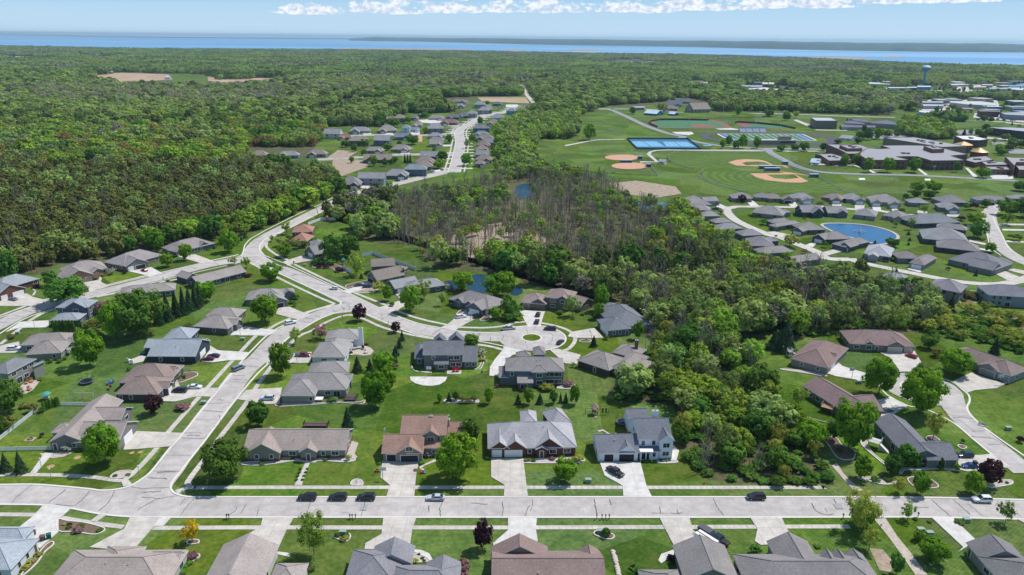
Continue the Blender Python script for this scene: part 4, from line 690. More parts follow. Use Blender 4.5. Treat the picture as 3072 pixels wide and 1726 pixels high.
# middle distance right: the cluster round the fountain pond
cl = [('h 3 .5 B3:0,65 150,68 R80,4;y 3 .6 B3:145,78 268,80 D5', TAUPE, '.2,.19,.18', '1FO.5'), ('h 3 .5 B3:245,62 470,66 R355,9;y 3 .6 B3:345,86 450,88 D5', GREYR, '.35,.38,.42', '1FG.5'), ('h 3 .5 B3:530,50 738,78 R620,4;y 3 .6 B3:635,82 742,86 D5', TAUPE, '.2,.19,.17', '1FG.5'),
 ('h 3 .5 B3:785,72 975,78 R860,8;y 3 .6 B3:872,90 982,93 D5', GREYR, '.25,.26,.27', '1FG.5'), ('h 3 .5 B3:1042,98 1348,112 R1190,20;y 3 .6 B3:1040,108 1150,112 D4;y 3 .6 B3:1215,125 1330,130 D4', '.24,.22,.215', '.3,.3,.3', '1FG.5 2FG.5'), ('h 3 .5 B3:1425,108 1628,115 R1530,60', GREYR, '.18,.2,.22', ''),
 ('h 3 .5 B3:1718,155 1935,168 R1820,97;y 3 .6 B3:1810,182 1932,186 D5', GREYR, '.2,.21,.22', '1FG.5'), ('h 3 .5 B3:1755,105 2022,108 R1900,26', '.19,.18,.18', '.2,.2,.2', ''), ('h 3 .5 B3:2100,82 2422,88 R2250,36;y 3 .5 B3:2200,96 2300,98 D4', '.21,.20,.20', '.35,.38,.42', '1FO.5'), ('h 3 .5 B3:2440,66 2700,72 R2560,27', GREYR, '.25,.25,.25', ''),
 ('h 3 .5 B3:-165,205 150,240 R40,137;h 3 .5 B3:100,210 240,205 D6', '.225,.215,.21', '.24,.24,.24', ''), ('x 3.4 .6 B3:340,205 562,205 R440,130;y 3.4 .7 B3:275,190 360,205 D7;y 3.4 .8 B3:450,215 565,212 D6', '.23,.22,.22', '.05,.075,.115', '1FV.5 2Fw.5 0Fw.3'), ('x 3 .5 B3:600,212 810,215 R690,143;y 3 .6 B3:690,218 808,220 D5', '.23,.215,.21', '.12,.13,.15', ''),
 ('h 3 .5 B3:860,225 1083,250 R985,155', '.22,.215,.22', '.25,.25,.24', ''), ('h 3 .5 B3:1138,232 1358,268 R1240,173;y 3 .6 B3:1260,265 1358,272 D4', '.225,.21,.205', '.30,.29,.26', ''), ('h 3 .5 B3:1480,320 1940,305 R1650,215', '.17,.18,.195', '.07,.09,.12', ''),
 ('h 3 .5 B3:1690,352 2000,388 R1830,314', '.22,.205,.20', '.1,.12,.14', ''), ('h 3.2 .5 B3:1555,468 2028,512 R1750,347', '.225,.22,.23', '.075,.10,.13', ''), ('h 3 .5 B3:1693,552 2132,602 R1850,473', '.20,.185,.185', '.06,.065,.075', ''),
 ('h 3.2 .5 B3:1803,672 2282,782 R2090,592;y 3.1 .5 B3:2262,790 2352,750 D12;h 3 .5 B3:2300,740 2470,705 D9', '.175,.17,.185', '.20,.205,.20', '0Fv.35 0Fv.5 0Fv.6 1FG.5 2FG.7'), ('h 3 .5 B3:962,618 1235,655 C1330,575;y 3 .5 B3:1000,640 1110,655 D5', LIGHT, '.33,.33,.34', ''), ('h 3 .5 B3:1310,665 1540,672 R1430,592;h 3 .5 B3:1415,708 1568,738 C1660,652', '.20,.175,.175', '.24,.24,.24', '1FG.5'),
 ('h 3 .5 B3:1270,905 1440,922 C1548,855;h 3 .5 B3:1095,862 1290,908 R1240,795', '.23,.225,.24', '.26,.28,.29', ''), ('h 5.4 .5 B3:1600,948 1935,1015 C1992,940', '.20,.185,.205', '.20,.20,.20', '0Fv.15 0FP.5 0FW.5 0FV.85'), ('h 5.3 .5 B3:2215,1035 2720,1065 R2400,932', '.165,.165,.185', '.22,.26,.29', '0Fv.12 0Fv.25 0FP.42 0FW.42 0FV.12 0FV.25'),
 ('x 3.3 .5 B3:255,712 542,672 R420,620;h 3.2 .5 B3:-60,622 270,600 R130,540', '.22,.205,.195', '.13,.17,.155', ''), ('h 3 .5 B3:780,555 1030,500 C960,450;y 3 .55 B3:705,530 828,558 D9', '.21,.195,.19', '.10,.12,.14', '1FG.5'), ('h 3 .5 B3:600,478 850,470 R690,395;y 3 .55 B3:438,452 572,482 D8', '.22,.20,.19', '.08,.09,.11', '1FG.5'),
 ('h 3 .5 B3:350,385 585,378 R440,297;y 3 .55 B3:238,378 350,400 D7', '.215,.20,.185', '.12,.12,.13', '1FG.5'), ('h 3 .5 B3:80,352 330,312 R230,290;h 3 .5 B3:45,312 250,300 R150,263', '.22,.205,.20', '.17,.175,.175', ''), ('h 3 .5 B3:-130,520 117,488 R30,450', '.20,.18,.185', '.1,.1,.11', ''),
 ('h 3 .5 B2:1735,132 2010,128 R1890,32;x 3.4 .5 B2:1930,95 2078,88 R2010,47', '.225,.21,.205', '.3,.35,.4', ''), ('h 3 .5 B2:1750,172 1990,188 R1850,122;h 3 .5 B2:1915,245 2100,242 R1995,190', '.24,.225,.22', '.2,.2,.2', ''), ('h 3 .5 B2:2040,312 2222,302 R2120,258', '.22,.20,.20', '.2,.2,.2', ''), ('h 3 .5 B2:2085,378 2330,366 R2200,310', '.22,.215,.23', '.15,.15,.15', ''),
 ('h 3 .5 B2:2320,442 2528,430 R2420,370', '.21,.20,.215', '.15,.15,.15', ''), ('h 3.6 .5 B2:2400,540 2650,548 R2470,434', '.19,.18,.19', '.16,.165,.165', ''), ('h 3 .5 B2:2212,62 2420,66 R2320,3', '.23,.215,.21', '.2,.19,.18', ''), ('h 3 .5 B2:2435,52 2600,60 R2500,6', '.2,.19,.19', '.2,.2,.2', '')]
def cname(c):
    r, g, b = [float(x) for x in c.split(',')]
    if r > .30: return 'pale grey'
    if b > r * 1.0: return 'blue-grey' if r > .17 else 'slate'
    if r > b * 1.35: return 'brown'
    if r > b * 1.07: return 'taupe' if r > .2 else 'dark taupe'
    return 'grey'
for i, (w, rc_, wc, ops) in enumerate(cl):
    n_ = w.count(';') + 1; g2 = ['single hip roof', 'hip roof and garage wing', 'hip roof and two wings'][n_ - 1]
    house('the %s-roofed pond house %d' % (cname(rc_), i), '%s-roofed house with %s round the fountain pond' % (cname(rc_), g2), rc_, wc, w, ops, near=False, vents=0, group='houses round the fountain pond')
# far subdivision: (x left, x right, eave y, ridge y, roof, wall, storeys)
fs = [('b', 60, 220, 988, 955, GREYR, '.25,.27,.3', 1), ('b', 275, 415, 985, 940, TAN, '.22,.2,.18', 1), ('b', 320, 460, 905, 878, TAUPE, '.2,.15,.12', 1), ('b', 385, 478, 893, 860, TAUPE, '.25,.2,.18', 2), ('b', 510, 578, 890, 863, '.17,.15,.15', '.2,.18,.15', 1), ('b', 562, 615, 875, 855, GREYR, '.2,.2,.2', 1), ('b', 660, 780, 890, 866, TAN, '.4,.38,.35', 1), ('b', 450, 515, 965, 935, BLUEG, '.55,.62,.7', 2), ('b', 512, 588, 978, 957, BLUEG, '.55,.6,.65', 1), ('b', 640, 775, 970, 928, GREYR, '.17,.2,.24', 2), ('b', 745, 878, 925, 897, '.24,.14,.12', '.25,.2,.17', 1), ('b', 785, 888, 885, 860, SLATE, '.12,.16,.2', 1), ('b', 870, 962, 875, 838, SLATE, '.1,.13,.17', 1), ('b', 942, 1022, 858, 828, GREYR, '.3,.33,.36', 2), ('b', 820, 935, 800, 780, GREYR, '.3,.3,.3', 1), ('b', 830, 945, 768, 746, TAUPE, '.3,.28,.25', 1), ('b', 995, 1083, 790, 762, GREYR, '.3,.32,.34', 2), ('b', 1025, 1112, 833, 802, GREYR, '.25,.27,.3', 2), ('b', 1098, 1140, 828, 788, '.2,.2,.2', '.3,.3,.3', 2), ('b', 1138, 1216, 785, 767, SLATE, '.1,.11,.12', 1), ('b', 1240, 1312, 838, 815, BLUEG, '.15,.35,.5', 2), ('b', 1318, 1402, 828, 802, TAUPE, '.3,.28,.26', 2), ('b', 1368, 1440, 812, 787, GREYR, '.45,.47,.5', 2), ('b', 1128, 1228, 890, 857, BLUEG, '.4,.45,.5', 2), ('b', 1098, 1190, 930, 893, TAUPE, '.3,.27,.23', 1), ('b', 990, 1118, 968, 940, '.17,.17,.18', '.15,.2,.25', 2), ('b', 998, 1102, 1012, 985, BLUEG, '.3,.33,.35', 1), ('b', 1010, 1138, 1045, 1006, TAUPE, '.22,.18,.16', 1), ('b', 1040, 1170, 1075, 1037, BLUEG, '.3,.35,.4', 1), ('b', 1013, 1116, 1096, 1061, '.23,.17,.15', '.25,.2,.18', 1), ('b', 1013, 1116, 1128, 1092, TAUPE, '.3,.26,.22', 1), ('b', 1008, 1112, 1168, 1131, GREYR, '.25,.25,.25', 1), ('b', 1004, 1132, 1205, 1166, TAUPE, '.25,.23,.2', 1), ('b', 1000, 1085, 1236, 1201, '.23,.18,.17', '.25,.2,.2', 1), ('b', 655, 765, 1028, 998, GREYR, '.3,.32,.35', 1), ('b', 658, 766, 1056, 1031, BLUEG, '.35,.38,.4', 1), ('b', 660, 760, 1088, 1046, TAN, '.27,.24,.2', 1), ('b', 400, 516, 1035, 1000, '.16,.17,.20', '.15,.2,.25', 1), ('b', 240, 360, 1060, 1020, GREYR, '.13,.17,.22', 2), ('b', 50, 205, 1062, 1025, TAUPE, '.17,.13,.11', 2), ('b', -20, 60, 1035, 1010, '.27,.14,.12', '.25,.2,.17', 1), ('b', 172, 312, 1138, 1106, TAN, '.2,.2,.19', 1), ('b', 368, 512, 1128, 1087, TAN, '.25,.22,.2', 1), ('b', 162, 382, 1205, 1160, TAUPE, '.14,.12,.11', 1), ('b', 590, 722, 1180, 1138, GREYR, '.15,.17,.2', 1), ('b', 555, 705, 1225, 1172, '.22,.18,.165', '.2,.16,.14', 1), ('b', 545, 690, 1258, 1203, '.24,.19,.17', '.22,.17,.14', 1), ('b', 465, 642, 1278, 1236, BLUEG, '.10,.14,.19', 2), ('b', 318, 502, 1325, 1272, GREYR, '.12,.14,.16', 1), ('b', 118, 322, 1345, 1297, GREYR, '.2,.24,.28', 2), ('b', -30, 142, 1392, 1325, '.2,.19,.19', '.15,.15,.16', 1), ('a', 1880, 2008, 1172, 1132, TAUPE, '.22,.2,.2', 2), ('a', 2088, 2250, 1172, 1136, GREYR, '.2,.25,.3', 1), ('a', 2310, 2455, 1162, 1122, TAUPE, '.2,.2,.18', 1), ('a', 2430, 2560, 1010, 970, GREYR, '.6,.6,.6', 2), ('b', 530, 605, 945, 915, TAN, '.3,.27,.24', 1), ('b', 655, 760, 770, 752, GREYR, '.2,.2,.2', 1), ('b', 1060, 1140, 812, 795, GREYR, '.25,.25,.25', 1),
 ('c', -60, 55, 768, 740, SLATE, '.2,.2,.25', 1), ('c', 80, 212, 825, 765, TAUPE, '.27,.24,.2', 2), ('b', 2455, 2570, 790, 755, SLATE, '.2,.2,.24', 1), ('b', 2420, 2535, 820, 790, TAUPE, '.25,.2,.18', 1), ('a', 1560, 1640, 875, 845, TAUPE, '.25,.24,.24', 1), ('a', 1465, 1520, 975, 950, LIGHT, '.6,.6,.6', 1), ('a', 1840, 1890, 885, 870, LIGHT, '.5,.5,.5', 1), ('a', 2065, 2110, 690, 682, LIGHT, '.6,.6,.6', 1)]
rh = random.Random(8)
for i, (tg, x0, x1, ye, yr, rc_, wc, st) in enumerate(fs):
    e = 3.3 if st == 1 else 6.0; x1_ = x1; sk = rh.uniform(-.03, .06) * (x1 - x0)
    typ = rh.choice('hhx'); w = '%s %.1f .72 %s:%d,%d %d,%d R%d,%d' % (typ, e, tg, x0, ye - sk * .3, x1, ye + sk * .3, (x0 + x1) / 2, yr)
    fx = x0 + (x1 - x0) * rh.choice((.05, .5)); w += ';y %.1f .65 %s:%d,%d %d,%d D6' % (2.9, tg, fx, ye + 6, fx + (x1 - x0) * .42, ye + 7)
    where = 'in the far subdivision left of its street' if x1 < 985 or tg == 'a' else 'in the row right of the far street'
    if tg == 'c' or x0 > 1800: where = 'beyond the sports fields'
    if tg == 'a' and x1 < 1900 or ye < 700: where = 'deep in the far woods'
    house('far house %d' % i, '%s-roofed %s house %s' % (cname(rc_), 'two-storey' if st == 2 else 'single-storey', where), rc_, wc, w, '1FG.5', near=False, vents=0, group='houses of the far subdivision' if 'sub' in where or 'row' in where else None)
# ------------------------------------------------------------------ flat roofed buildings, school and works
def prism_building(name, label, cat, blocks, group=None, trim=None):
    P0 = pts(blocks[0][0], blocks[0][1]); cx = sum(p.x for p in P0) / len(P0); cy = sum(p.y for p in P0) / len(P0)
    root = empty(name, (cx, cy, 0)); tag(root, label, cat, group); rm = MB(); wm = MB()
    for k, (s, h, band) in enumerate(blocks):
        P = [Vector((p.x - cx, p.y - cy)) for p in pts(s, h)]
        if area2(P) < 0: P = P[::-1]
        z = h - .35 + .01 * k; rm.face([(p.x, p.y, z) for p in P], 0)
        for i in range(len(P)):
            a = P[i]; b = P[(i + 1) % len(P)]; wm.face([(a.x, a.y, 0), (b.x, b.y, 0), (b.x, b.y, h + .02 * k), (a.x, a.y, h + .02 * k)], 0)
            n_ = Vector((-(b - a).y, (b - a).x)).normalized() * .35; wm.face([(a.x, a.y, h + .02 * k), (b.x, b.y, h + .02 * k), (b.x + n_.x, b.y + n_.y, h + .02 * k), (a.x + n_.x, a.y + n_.y, h + .02 * k)], 1)
            if band and (b - a).length > 5 and (b - a).x > 0:      # strip windows on the walls that face the camera
                d = (b - a).normalized(); o_ = Vector((d.y, -d.x)) * .04; L0 = (b - a).length; nw = int(L0 / 4.2)
                wmb = MB()
                for q in range(nw):
                    for zz in ([.9] if h < 7 else [.9, 5.0]):
                        s0 = a + d * (L0 * (q + .25) / nw) + o_; s1 = a + d * (L0 * (q + .75) / nw) + o_; wmb.face([(s0.x, s0.y, zz), (s1.x, s1.y, zz), (s1.x, s1.y, zz + 1.7), (s0.x, s0.y, zz + 1.7)], 0)
                if nw: wmb.build('window_band', GLASS, root)
        c = sum(P, Vector((0, 0))) / len(P); ext = max((p - c).length for p in P); FOOT.append((c.x + cx, c.y + cy, 1, 0, ext * .8, ext * .5))
    return root, rm, wm
def flat(name, label, cat, blocks, roofc, wallc, trimc='.5,.48,.46', group=None, brick=False, units=0, seed=0):
    root, rm, wm = prism_building(name, label, cat, blocks, group); rm.build('roof', M('plain/' + roofc), root); wm.build('wall', [M(('brick/' if brick else 'plain/') + wallc), M('plain/' + trimc)], root)
    rg = random.Random(seed)
    for q in range(units):
        s, h, b = blocks[q % len(blocks)]; P = pts(s, h); w = [rg.random() + .15 for _ in P]; c = sum((p * ww for p, ww in zip(P, w)), Vector((0, 0, 0))) / sum(w)
        mb = MB(); mb.box(-1.4, -1, h - .4, 1.4, 1, h + 1.0, 0, Matrix.Translation((c.x - root.location.x, c.y - root.location.y, 0))); mb.build('roof_unit', M('plain/.16,.13,.12' if q % 3 else 'plain/.5,.5,.5'), root)
    return root
FL = []
sch = flat('school', 'sprawling red brick school with flat grey roofs and stepped wings behind the playing fields', 'school', [
 ('p:590,340 700,402 1150,402 1180,400 1030,360 1170,357 1290,360 1460,410 1860,406 1690,350 1900,332 1700,287 1500,228 1150,224 850,226 960,262 830,268 690,256 620,300', 9, 1), ('p:195,213 590,215 690,252 560,325 450,328 340,272', 9.2, 0), ('p:350,222 520,222 625,262 450,264', 12, 0), ('p:1365,235 1500,232 1615,270 1480,274', 12.5, 0), ('p:55,335 120,345 225,412 440,408 500,402 380,360 250,325', 5, 1),
 ('p:1870,405 1930,370 2120,355 2210,400 2060,422 1990,436', 5, 0), ('p:2060,420 2320,420 2390,460 2120,464', 6.5, 0), ('p:2100,482 2360,482 2430,520 2180,516', 5.2, 1), ('p:2350,362 2450,372 2760,374 2760,430 2480,430 2460,470', 10, 0), ('p:2480,470 2760,470 2760,530 2520,522', 7, 0)], '.31,.295,.305', '.22,.125,.10', '.40,.34,.32', brick=True, units=26, seed=2)
flat('gymnasium', 'long tan gymnasium block with grey roof behind the brick school', 'school', [('p:880,134 1250,127 1890,234 1590,245', 10.5, 0)], '.33,.315,.32', '.30,.23,.17', brick=True, units=9, seed=4)
for px, label, r, h0, h1 in (((2030, 345), 'round copper-roofed drum at the right end of the school', 8, 6.5, 10.5), ((1835, 275), 'copper-roofed hall between gymnasium and school wings', 9, 8, 11.5)):
    c = at('p', *px, 3); root = empty('copper_rotunda', (c.x, c.y, 0)); mb = MB(); n = 20 if r == 8 else 8; mb.lathe([(r, 0), (r, h0)], n); mb.build('wall', M('brick/.19,.09,.07'), root); mb = MB(); mb.lathe([(r + .5, h0), (r + .5, h0 + .2), (.2, h1)], n); mb.build('roof', mat('copper_roof', (.52, .29, .15), .45, .1, .5, metal=.4), root); tag(root, label, 'rotunda')
flat('office_building', 'two-storey dark brick office with white roof above the school', 'office', [('p:1740,110 1960,107 2142,152 2040,164 1960,162 1840,152', 8.5, 1)], '.66,.64,.63', '.10,.07,.065', units=3)
flat('office_building', 'long dark building with grey roof at the far right edge', 'office', [('p:2125,8 2400,6 2760,25 2760,75 2480,48', 9.5, 1)], '.36,.38,.42', '.05,.045,.05')
flat('field_house', 'tan box-shaped field house with pale roof above the running track', 'hall', [('q:0,614 240,616 325,654 65,652', 11, 0)], '.42,.47,.46', '.17,.145,.125')
flat('community_building', 'low building with slate angled roofs right of the field house', 'hall', [('q:360,690 780,710 780,735 380,730', 4.5, 0), ('q:410,662 520,652 650,682 640,694 430,684', 6, 0), ('q:690,672 920,642 1080,690 1055,702 760,684', 6.3, 0), ('q:470,622 590,626 760,664 690,672 540,652', 6.6, 0)], '.115,.11,.15', '.3,.28,.25')
wl = [('q:650,184 960,198 960,216 650,207', 8, '.62,.63,.66', '.4,.42,.45', 'long white-roofed warehouse left of the water tower'), ('q:790,252 920,252 945,264 800,264', 11, '.7,.72,.74', '.02,.16,.27', 'leftmost blue-walled works hall below the water tower'), ('q:930,246 1148,248 1150,260 950,260', 13, '.7,.72,.74', '.02,.16,.27', 'widest blue-walled works hall below the water tower'), ('q:1155,243 1282,244 1283,256 1160,256', 13, '.7,.72,.74', '.02,.15,.25', 'narrow blue-walled works hall left of the tallest one'), ('q:1288,229 1450,231 1455,246 1290,246', 18, '.7,.72,.74', '.02,.15,.25', 'tallest blue-walled works hall at the foot of the water tower'),
 ('q:970,291 1278,293 1280,306 990,305', 8, '.75,.76,.77', '.02,.15,.25', 'low blue works shed in front of the blue halls'), ('q:830,279 940,281 968,292 830,291', 8, '.72,.72,.74', '.1,.2,.3', 'small white-roofed shed left of the low blue works shed'), ('q:1290,292 1500,296 1500,312 1290,307', 8, '.75,.75,.75', '.3,.3,.32', 'white-roofed shed right of the low blue works shed'), ('q:1750,299 1960,301 1962,314 1760,313', 10, '.62,.65,.68', '.03,.11,.2', 'blue-walled building standing apart right of the works'), ('q:1680,206 1780,209 1780,225 1680,222', 8, '.7,.66,.62', '.4,.3,.28', 'pink-white warehouse up right of the water tower'), ('q:2070,211 2200,213 2200,226 2070,223', 8, '.66,.64,.62', '.2,.2,.2', 'flat pale warehouse far right behind the works'),
 ('q:2390,224 2576,216 2760,238 2400,242', 9, '.10,.27,.46', '.1,.2,.3', 'bright blue-roofed warehouse at the right edge'), ('q:1990,233 2120,237 2120,250 1990,250', 7, '.66,.62,.56', '.3,.25,.2', 'cream-roofed shed between warehouses at far right'), ('q:2160,252 2380,257 2380,272 2160,270', 7, '.32,.36,.42', '.2,.22,.25', 'grey-blue flat roof below the flat pale warehouse'), ('q:2420,264 2576,264 2560,284 2430,277', 7, '.75,.75,.75', '.3,.3,.3', 'white-roofed shed under the bright blue roof'), ('q:1680,416 2050,417 2250,442 2240,470 1900,457 1680,432', 8, '.50,.50,.50', '.36,.36,.36', 'very long pale grey store roof above the round copse'), ('q:1350,417 1600,417 1600,435 1350,435', 7, '.36,.38,.42', '.2,.22,.25', 'grey flat roof left of the long store'),
 ('q:1350,452 1610,457 1600,475 1360,475', 6, '.55,.56,.6', '.3,.32,.36', 'grey-white flat roof below the grey one left of the store'), ('q:1310,527 1560,532 1640,546 1500,572 1310,547', 6.5, '.72,.75,.78', '.35,.42,.5', 'white-roofed shop building left above the round copse'), ('q:1770,492 1960,497 1960,515 1770,511', 6, '.26,.21,.22', '.2,.15,.15', 'mauve-roofed shop behind the round copse'), ('q:2020,517 2280,532 2280,546 2050,541', 9, '.2,.14,.15', '.08,.045,.05', 'dark brick shop right of the round copse'), ('q:2290,552 2576,562 2760,600 2350,578', 8, '.32,.36,.38', '.2,.22,.25', 'grey-green retail hall at the right edge'), ('q:2430,492 2576,497 2760,512 2440,507', 8, '.1,.12,.17', '.12,.16,.24', 'dark blue retail building at the right edge'),
 ('q:130,327 330,352 312,366 130,352', 6, '.45,.44,.50', '.3,.3,.3', 'grey-mauve flat roof between tree belts'), ('q:550,387 740,396 740,414 550,410', 5, '.7,.66,.62', '.4,.4,.4', 'small white flat roof between the tree belts'), ('q:400,372 480,376 480,394 400,391', 5, '.6,.56,.5', '.3,.3,.3', 'smallest cream flat roof between the tree belts'), ('c:470,668 620,658 830,685 800,696 480,691', 9, '.75,.73,.73', '.25,.2,.2', 'large white-roofed depot beyond the sports fields'), ('c:440,641 600,642 600,656 440,656', 9, '.3,.3,.36', '.2,.2,.25', 'slate-roofed block behind the white depot'), ('c:600,620 690,621 690,635 600,635', 8, '.5,.5,.52', '.3,.25,.22', 'small grey block right behind the white depot'),
 ('c:35,614 190,617 185,633 35,631', 9, '.40,.38,.44', '.25,.24,.26', 'grey apartment block at the wood edge beyond the sports fields'), ('b:1430,604 1560,601 1560,614 1440,617', 6, '.46,.44,.5', '.3,.3,.3', 'grey roof in the woods right of the straight road'), ('b:2050,461 2200,463 2200,472 2050,471', 9, '.5,.52,.58', '.4,.42,.45', 'distant pale block in the far woods'), ('a:925,446 1000,449 1000,457 925,455', 8, '.5,.6,.7', '.6,.65,.7', 'distant white and blue block in the left far woods'), ('c:1390,533 1510,538 1510,544 1390,539', 9, '.75,.75,.75', '.6,.6,.6', 'thin white roof in the woods left of the water tower'), ('c:1680,546 1795,552 1795,558 1680,552', 9, '.75,.75,.75', '.6,.6,.6', 'thin white roof in the woods just left of the tank'), ('a:770,597 860,602 865,612 775,608', 6, '.65,.68,.7', '.65,.65,.65', 'white farm building at the left of the ploughed field'),
 ('a:1045,616 1108,620 1110,632 1047,630', 6, '.5,.58,.66', '.6,.65,.7', 'pale blue farm barn in front of the ploughed field'), ('a:1250,572 1282,573 1282,582 1250,582', 6, '.6,.65,.7', '.6,.65,.7', 'small pale shed between the ploughed fields'), ('a:480,523 580,528 580,536 480,532', 5, '.36,.38,.43', '.3,.3,.3', 'leftmost grey roof beyond the ploughed field'), ('a:690,532 760,535 760,543 690,541', 5, '.36,.38,.43', '.3,.3,.3', 'middle grey roof beyond the ploughed field'), ('a:790,534 850,536 850,544 790,542', 5, '.36,.38,.43', '.3,.3,.3', 'rightmost grey roof beyond the ploughed field'), ('b:2190,800 2285,801 2285,812 2200,812', 4, '.34,.38,.44', '.2,.22,.25', 'long low grey barn left of the blue sheds')]
for s, h, rc_, wc, lb in wl: rc_ = ','.join('%.2f' % (float(q) * (.78 if float(q) > .5 else 1)) for q in rc_.split(',')); flat('flat_building' if h > 5 else 'low_building', lb, 'building', [(s, h, 0)], rc_, wc, '.6,.6,.6')
SH = [('x 3.2 .45 b:2278,852 2375,860 R2318,826', 'blue metal shed with pale blue roof beside the school road'), ('x 2.6 .45 b:2460,857 2508,862 R2485,843', 'small blue-walled shed right of the larger blue shed'), ('x 2.4 .5 p:-10,430 100,440 R40,382', 'white tent-like storage shelter left of the school'), ('x 2.4 .4 p:340,135 490,150 R420,100', 'small taupe roofed kiosk at the end of the running track'), ('x 2.6 .5 s:612,150 680,156 R645,125', 'small white roofed shed beside the looping path')]
for i, (w, lb) in enumerate(SH): house('the far house shed', lb, '.45,.52,.58' if i < 3 else '.3,.28,.28', '.06,.15,.24' if i < 2 else '.6,.62,.65', w, '', near=False, vents=0, name='shed', kindname='shed')
rt = random.Random(77)
for k in range(110):
    tg, s = rt.choice((('q', (1500, 2650, 205, 300)), ('q', (1350, 2650, 420, 560)), ('q', (1950, 2650, 560, 640)), ('q', (650, 1500, 290, 340)), ('c', (440, 840, 620, 700)), ('a', (560, 1000, 412, 452)), ('b', (1930, 2500, 458, 486)), ('a', (240, 860, 508, 545)), ('c', (1500, 2560, 610, 640))))
    x, y = rt.uniform(*s[:2]), rt.uniform(*s[2:]); c = at(tg, x, y)
    if any(abs(c.x - f[0]) < f[4] + 14 and abs(c.y - f[1]) < f[5] + 14 for f in FOOT): continue
    w, d, h = rt.uniform(9, 26), rt.uniform(8, 18), rt.uniform(4, 7.5); rc_ = rt.choice(('.6,.6,.6', '.35,.35,.38', '.28,.26,.25', '.45,.42,.4', '.3,.36,.42', '.7,.7,.7')); root = empty('small_building', c, rt.choice((0, .1, -.08)))
    mb = MB(); mb.box(-w, -d, h, w, d, h + .5, 0); mb.build('roof', M('plain/' + rc_), root); mb = MB(); mb.box(-w + .3, -d + .3, 0, w - .3, d - .3, h, 0); mb.build('wall', M('plain/' + rt.choice(('.3,.28,.26', '.2,.2,.22', '.45,.44,.42', '.12,.18,.25'))), root)
    cn = {'.6': 'pale', '.3': 'grey', '.2': 'dark', '.4': 'tan', '.7': 'white'}[rc_[:2]]; tag(root, 'small %s flat-roofed block %s' % (cn, 'in the left far woods' if tg == 'a' else 'in the far woods right of the road' if tg == 'b' else 'in the far town'), 'building', 'small flat-roofed blocks in the distance'); FOOT.append((c.x, c.y, 1, 0, w, d))
# water tower
c = at('c', 1813, 648); root = empty('water_tower', (c.x, c.y, 0)); k = 8.3; WB = mat('tower_paint', (.03, .27, .52), .45, .06, .2); WTp = mat('tower_top_paint', (.60, .72, .80), .4)
mb = MB(); mb.lathe([(4.6, 0), (3.4, 5), (2.4, 10), (2.2, 33), (3.2, 37), (8.5, 42), (10.6, 44.5)], 28); mb.build('shaft', WB, root, True); mb = MB(); mb.lathe([(10.6, 44.5), (10.9, 47)], 28); mb.build('tank_band', WB, root, True); mb = MB(); mb.lathe([(10.9, 47), (10.2, 49.6), (7.5, 51.6), (3.5, 52.7), (.05, 53)], 28); mb.build('tank_top', WTp, root, True)
tag(root, 'blue water tower with white-topped round tank above the works', 'water tower'); c2 = at('c', 1833, 512, 53); root.scale = (1.0,) * 3
# poles and masts
def pole(tg, x, y, h, label, nm='light_mast', r=.22, arm=1, cat='mast', group='sports light masts'):
    b = at(tg, x, y); root = empty(nm, b); mb = MB(); mb.tube((0, 0, 0), (0, 0, h), r, 7, 0, r * .6); mb.build('pole', M('metal/.5,.52,.53'), root)
    if arm: mb = MB(); mb.box(-1.3, -.25, h - .2, 1.3, .25, h + .7, 0); mb.build('lamp_head', M('metal/.35,.36,.38'), root)
    tag(root, label, cat, group)
for (x, y, h, lb) in (('r', (1097, 262), 24, 'left light mast in front of the turf field'), ('r', (1508, 190), 25, 'light mast behind the turf field'), ('r', (1310, 255), 18, 'light mast in the middle of the turf field edge'), ('r', (1895, 400), 26, 'light mast in front of the bleachers'), ('r', (2205, 310), 24, 'light mast right of the bleachers'), ('r', (1008, 125), 16, 'light mast behind the left end of the turf field')): pole(x, *y, h, lb)
for tg, x, y, h, lb in (('c', 392, 712, 42, 'tall pale steel mast above the sports fields'), ('a', 24, 484, 45, 'tall pale mast at the left edge of the far woods'), ('p', 75, 515, 8, 'slim lamp post beside the school road'), ('r', 2385, 640, 9, 'slim lamp post by the school road bend'), ('r', 1410, 445, 9, 'slim lamp post beside the running track road'), ('p', 1225, 110, 9, 'slim lamp post behind the gymnasium'), ('p', 2450, 300, 10, 'slim lamp post at the right car park'), ('p', 1478, 580, 7, 'slim lamp post in front of the school lawn')): pole(tg, x, y, h, lb, 'lamp_post' if h < 20 else 'mast', .5 if h > 20 else .12, 0 if h > 20 else 1, 'mast' if h > 20 else 'lamp post', None)
# power line pylons with wires beyond the sports fields
wa = [at('b', 1700, 745), at('c', 20, 745), at('c', 560, 760), at('c', 1180, 775), at('c', 1900, 760), at('c', 2700, 790)]; tops = []
for i, p in enumerate(wa):
    root = empty('power_pylon', p); mb = MB(); mb.tube((0, 0, 0), (0, 0, 24), .35, 6, 0, .2); mb.build('mast', M('metal/.42,.42,.42'), root); mb = MB(); mb.box(-.2, -4, 21, .2, 4, 21.3, 0); mb.box(-.2, -3, 17, .2, 3, 17.3, 0); mb.build('crossarm', M('metal/.42,.42,.42'), root); tag(root, 'steel power line pole carrying wires over the tree belt', 'pylon', 'power line poles over the tree belt')
mb = MB()
for i in range(len(wa) - 1):
    for (dy, z) in ((-4, 21), (4, 21), (-3, 17), (3, 17)):
        for q in range(10):
            f = lambda t: wa[i].lerp(wa[i + 1], t) + Vector((0, dy, z - 5 * 4 * t * (1 - t) * .35)); mb.tube(f(q / 10), f((q + 1) / 10), .05, 3)
o = mb.build('power_line', M('metal/.35,.35,.35')); tag(o, 'sagging power wires crossing above the far tree belt', 'power line')
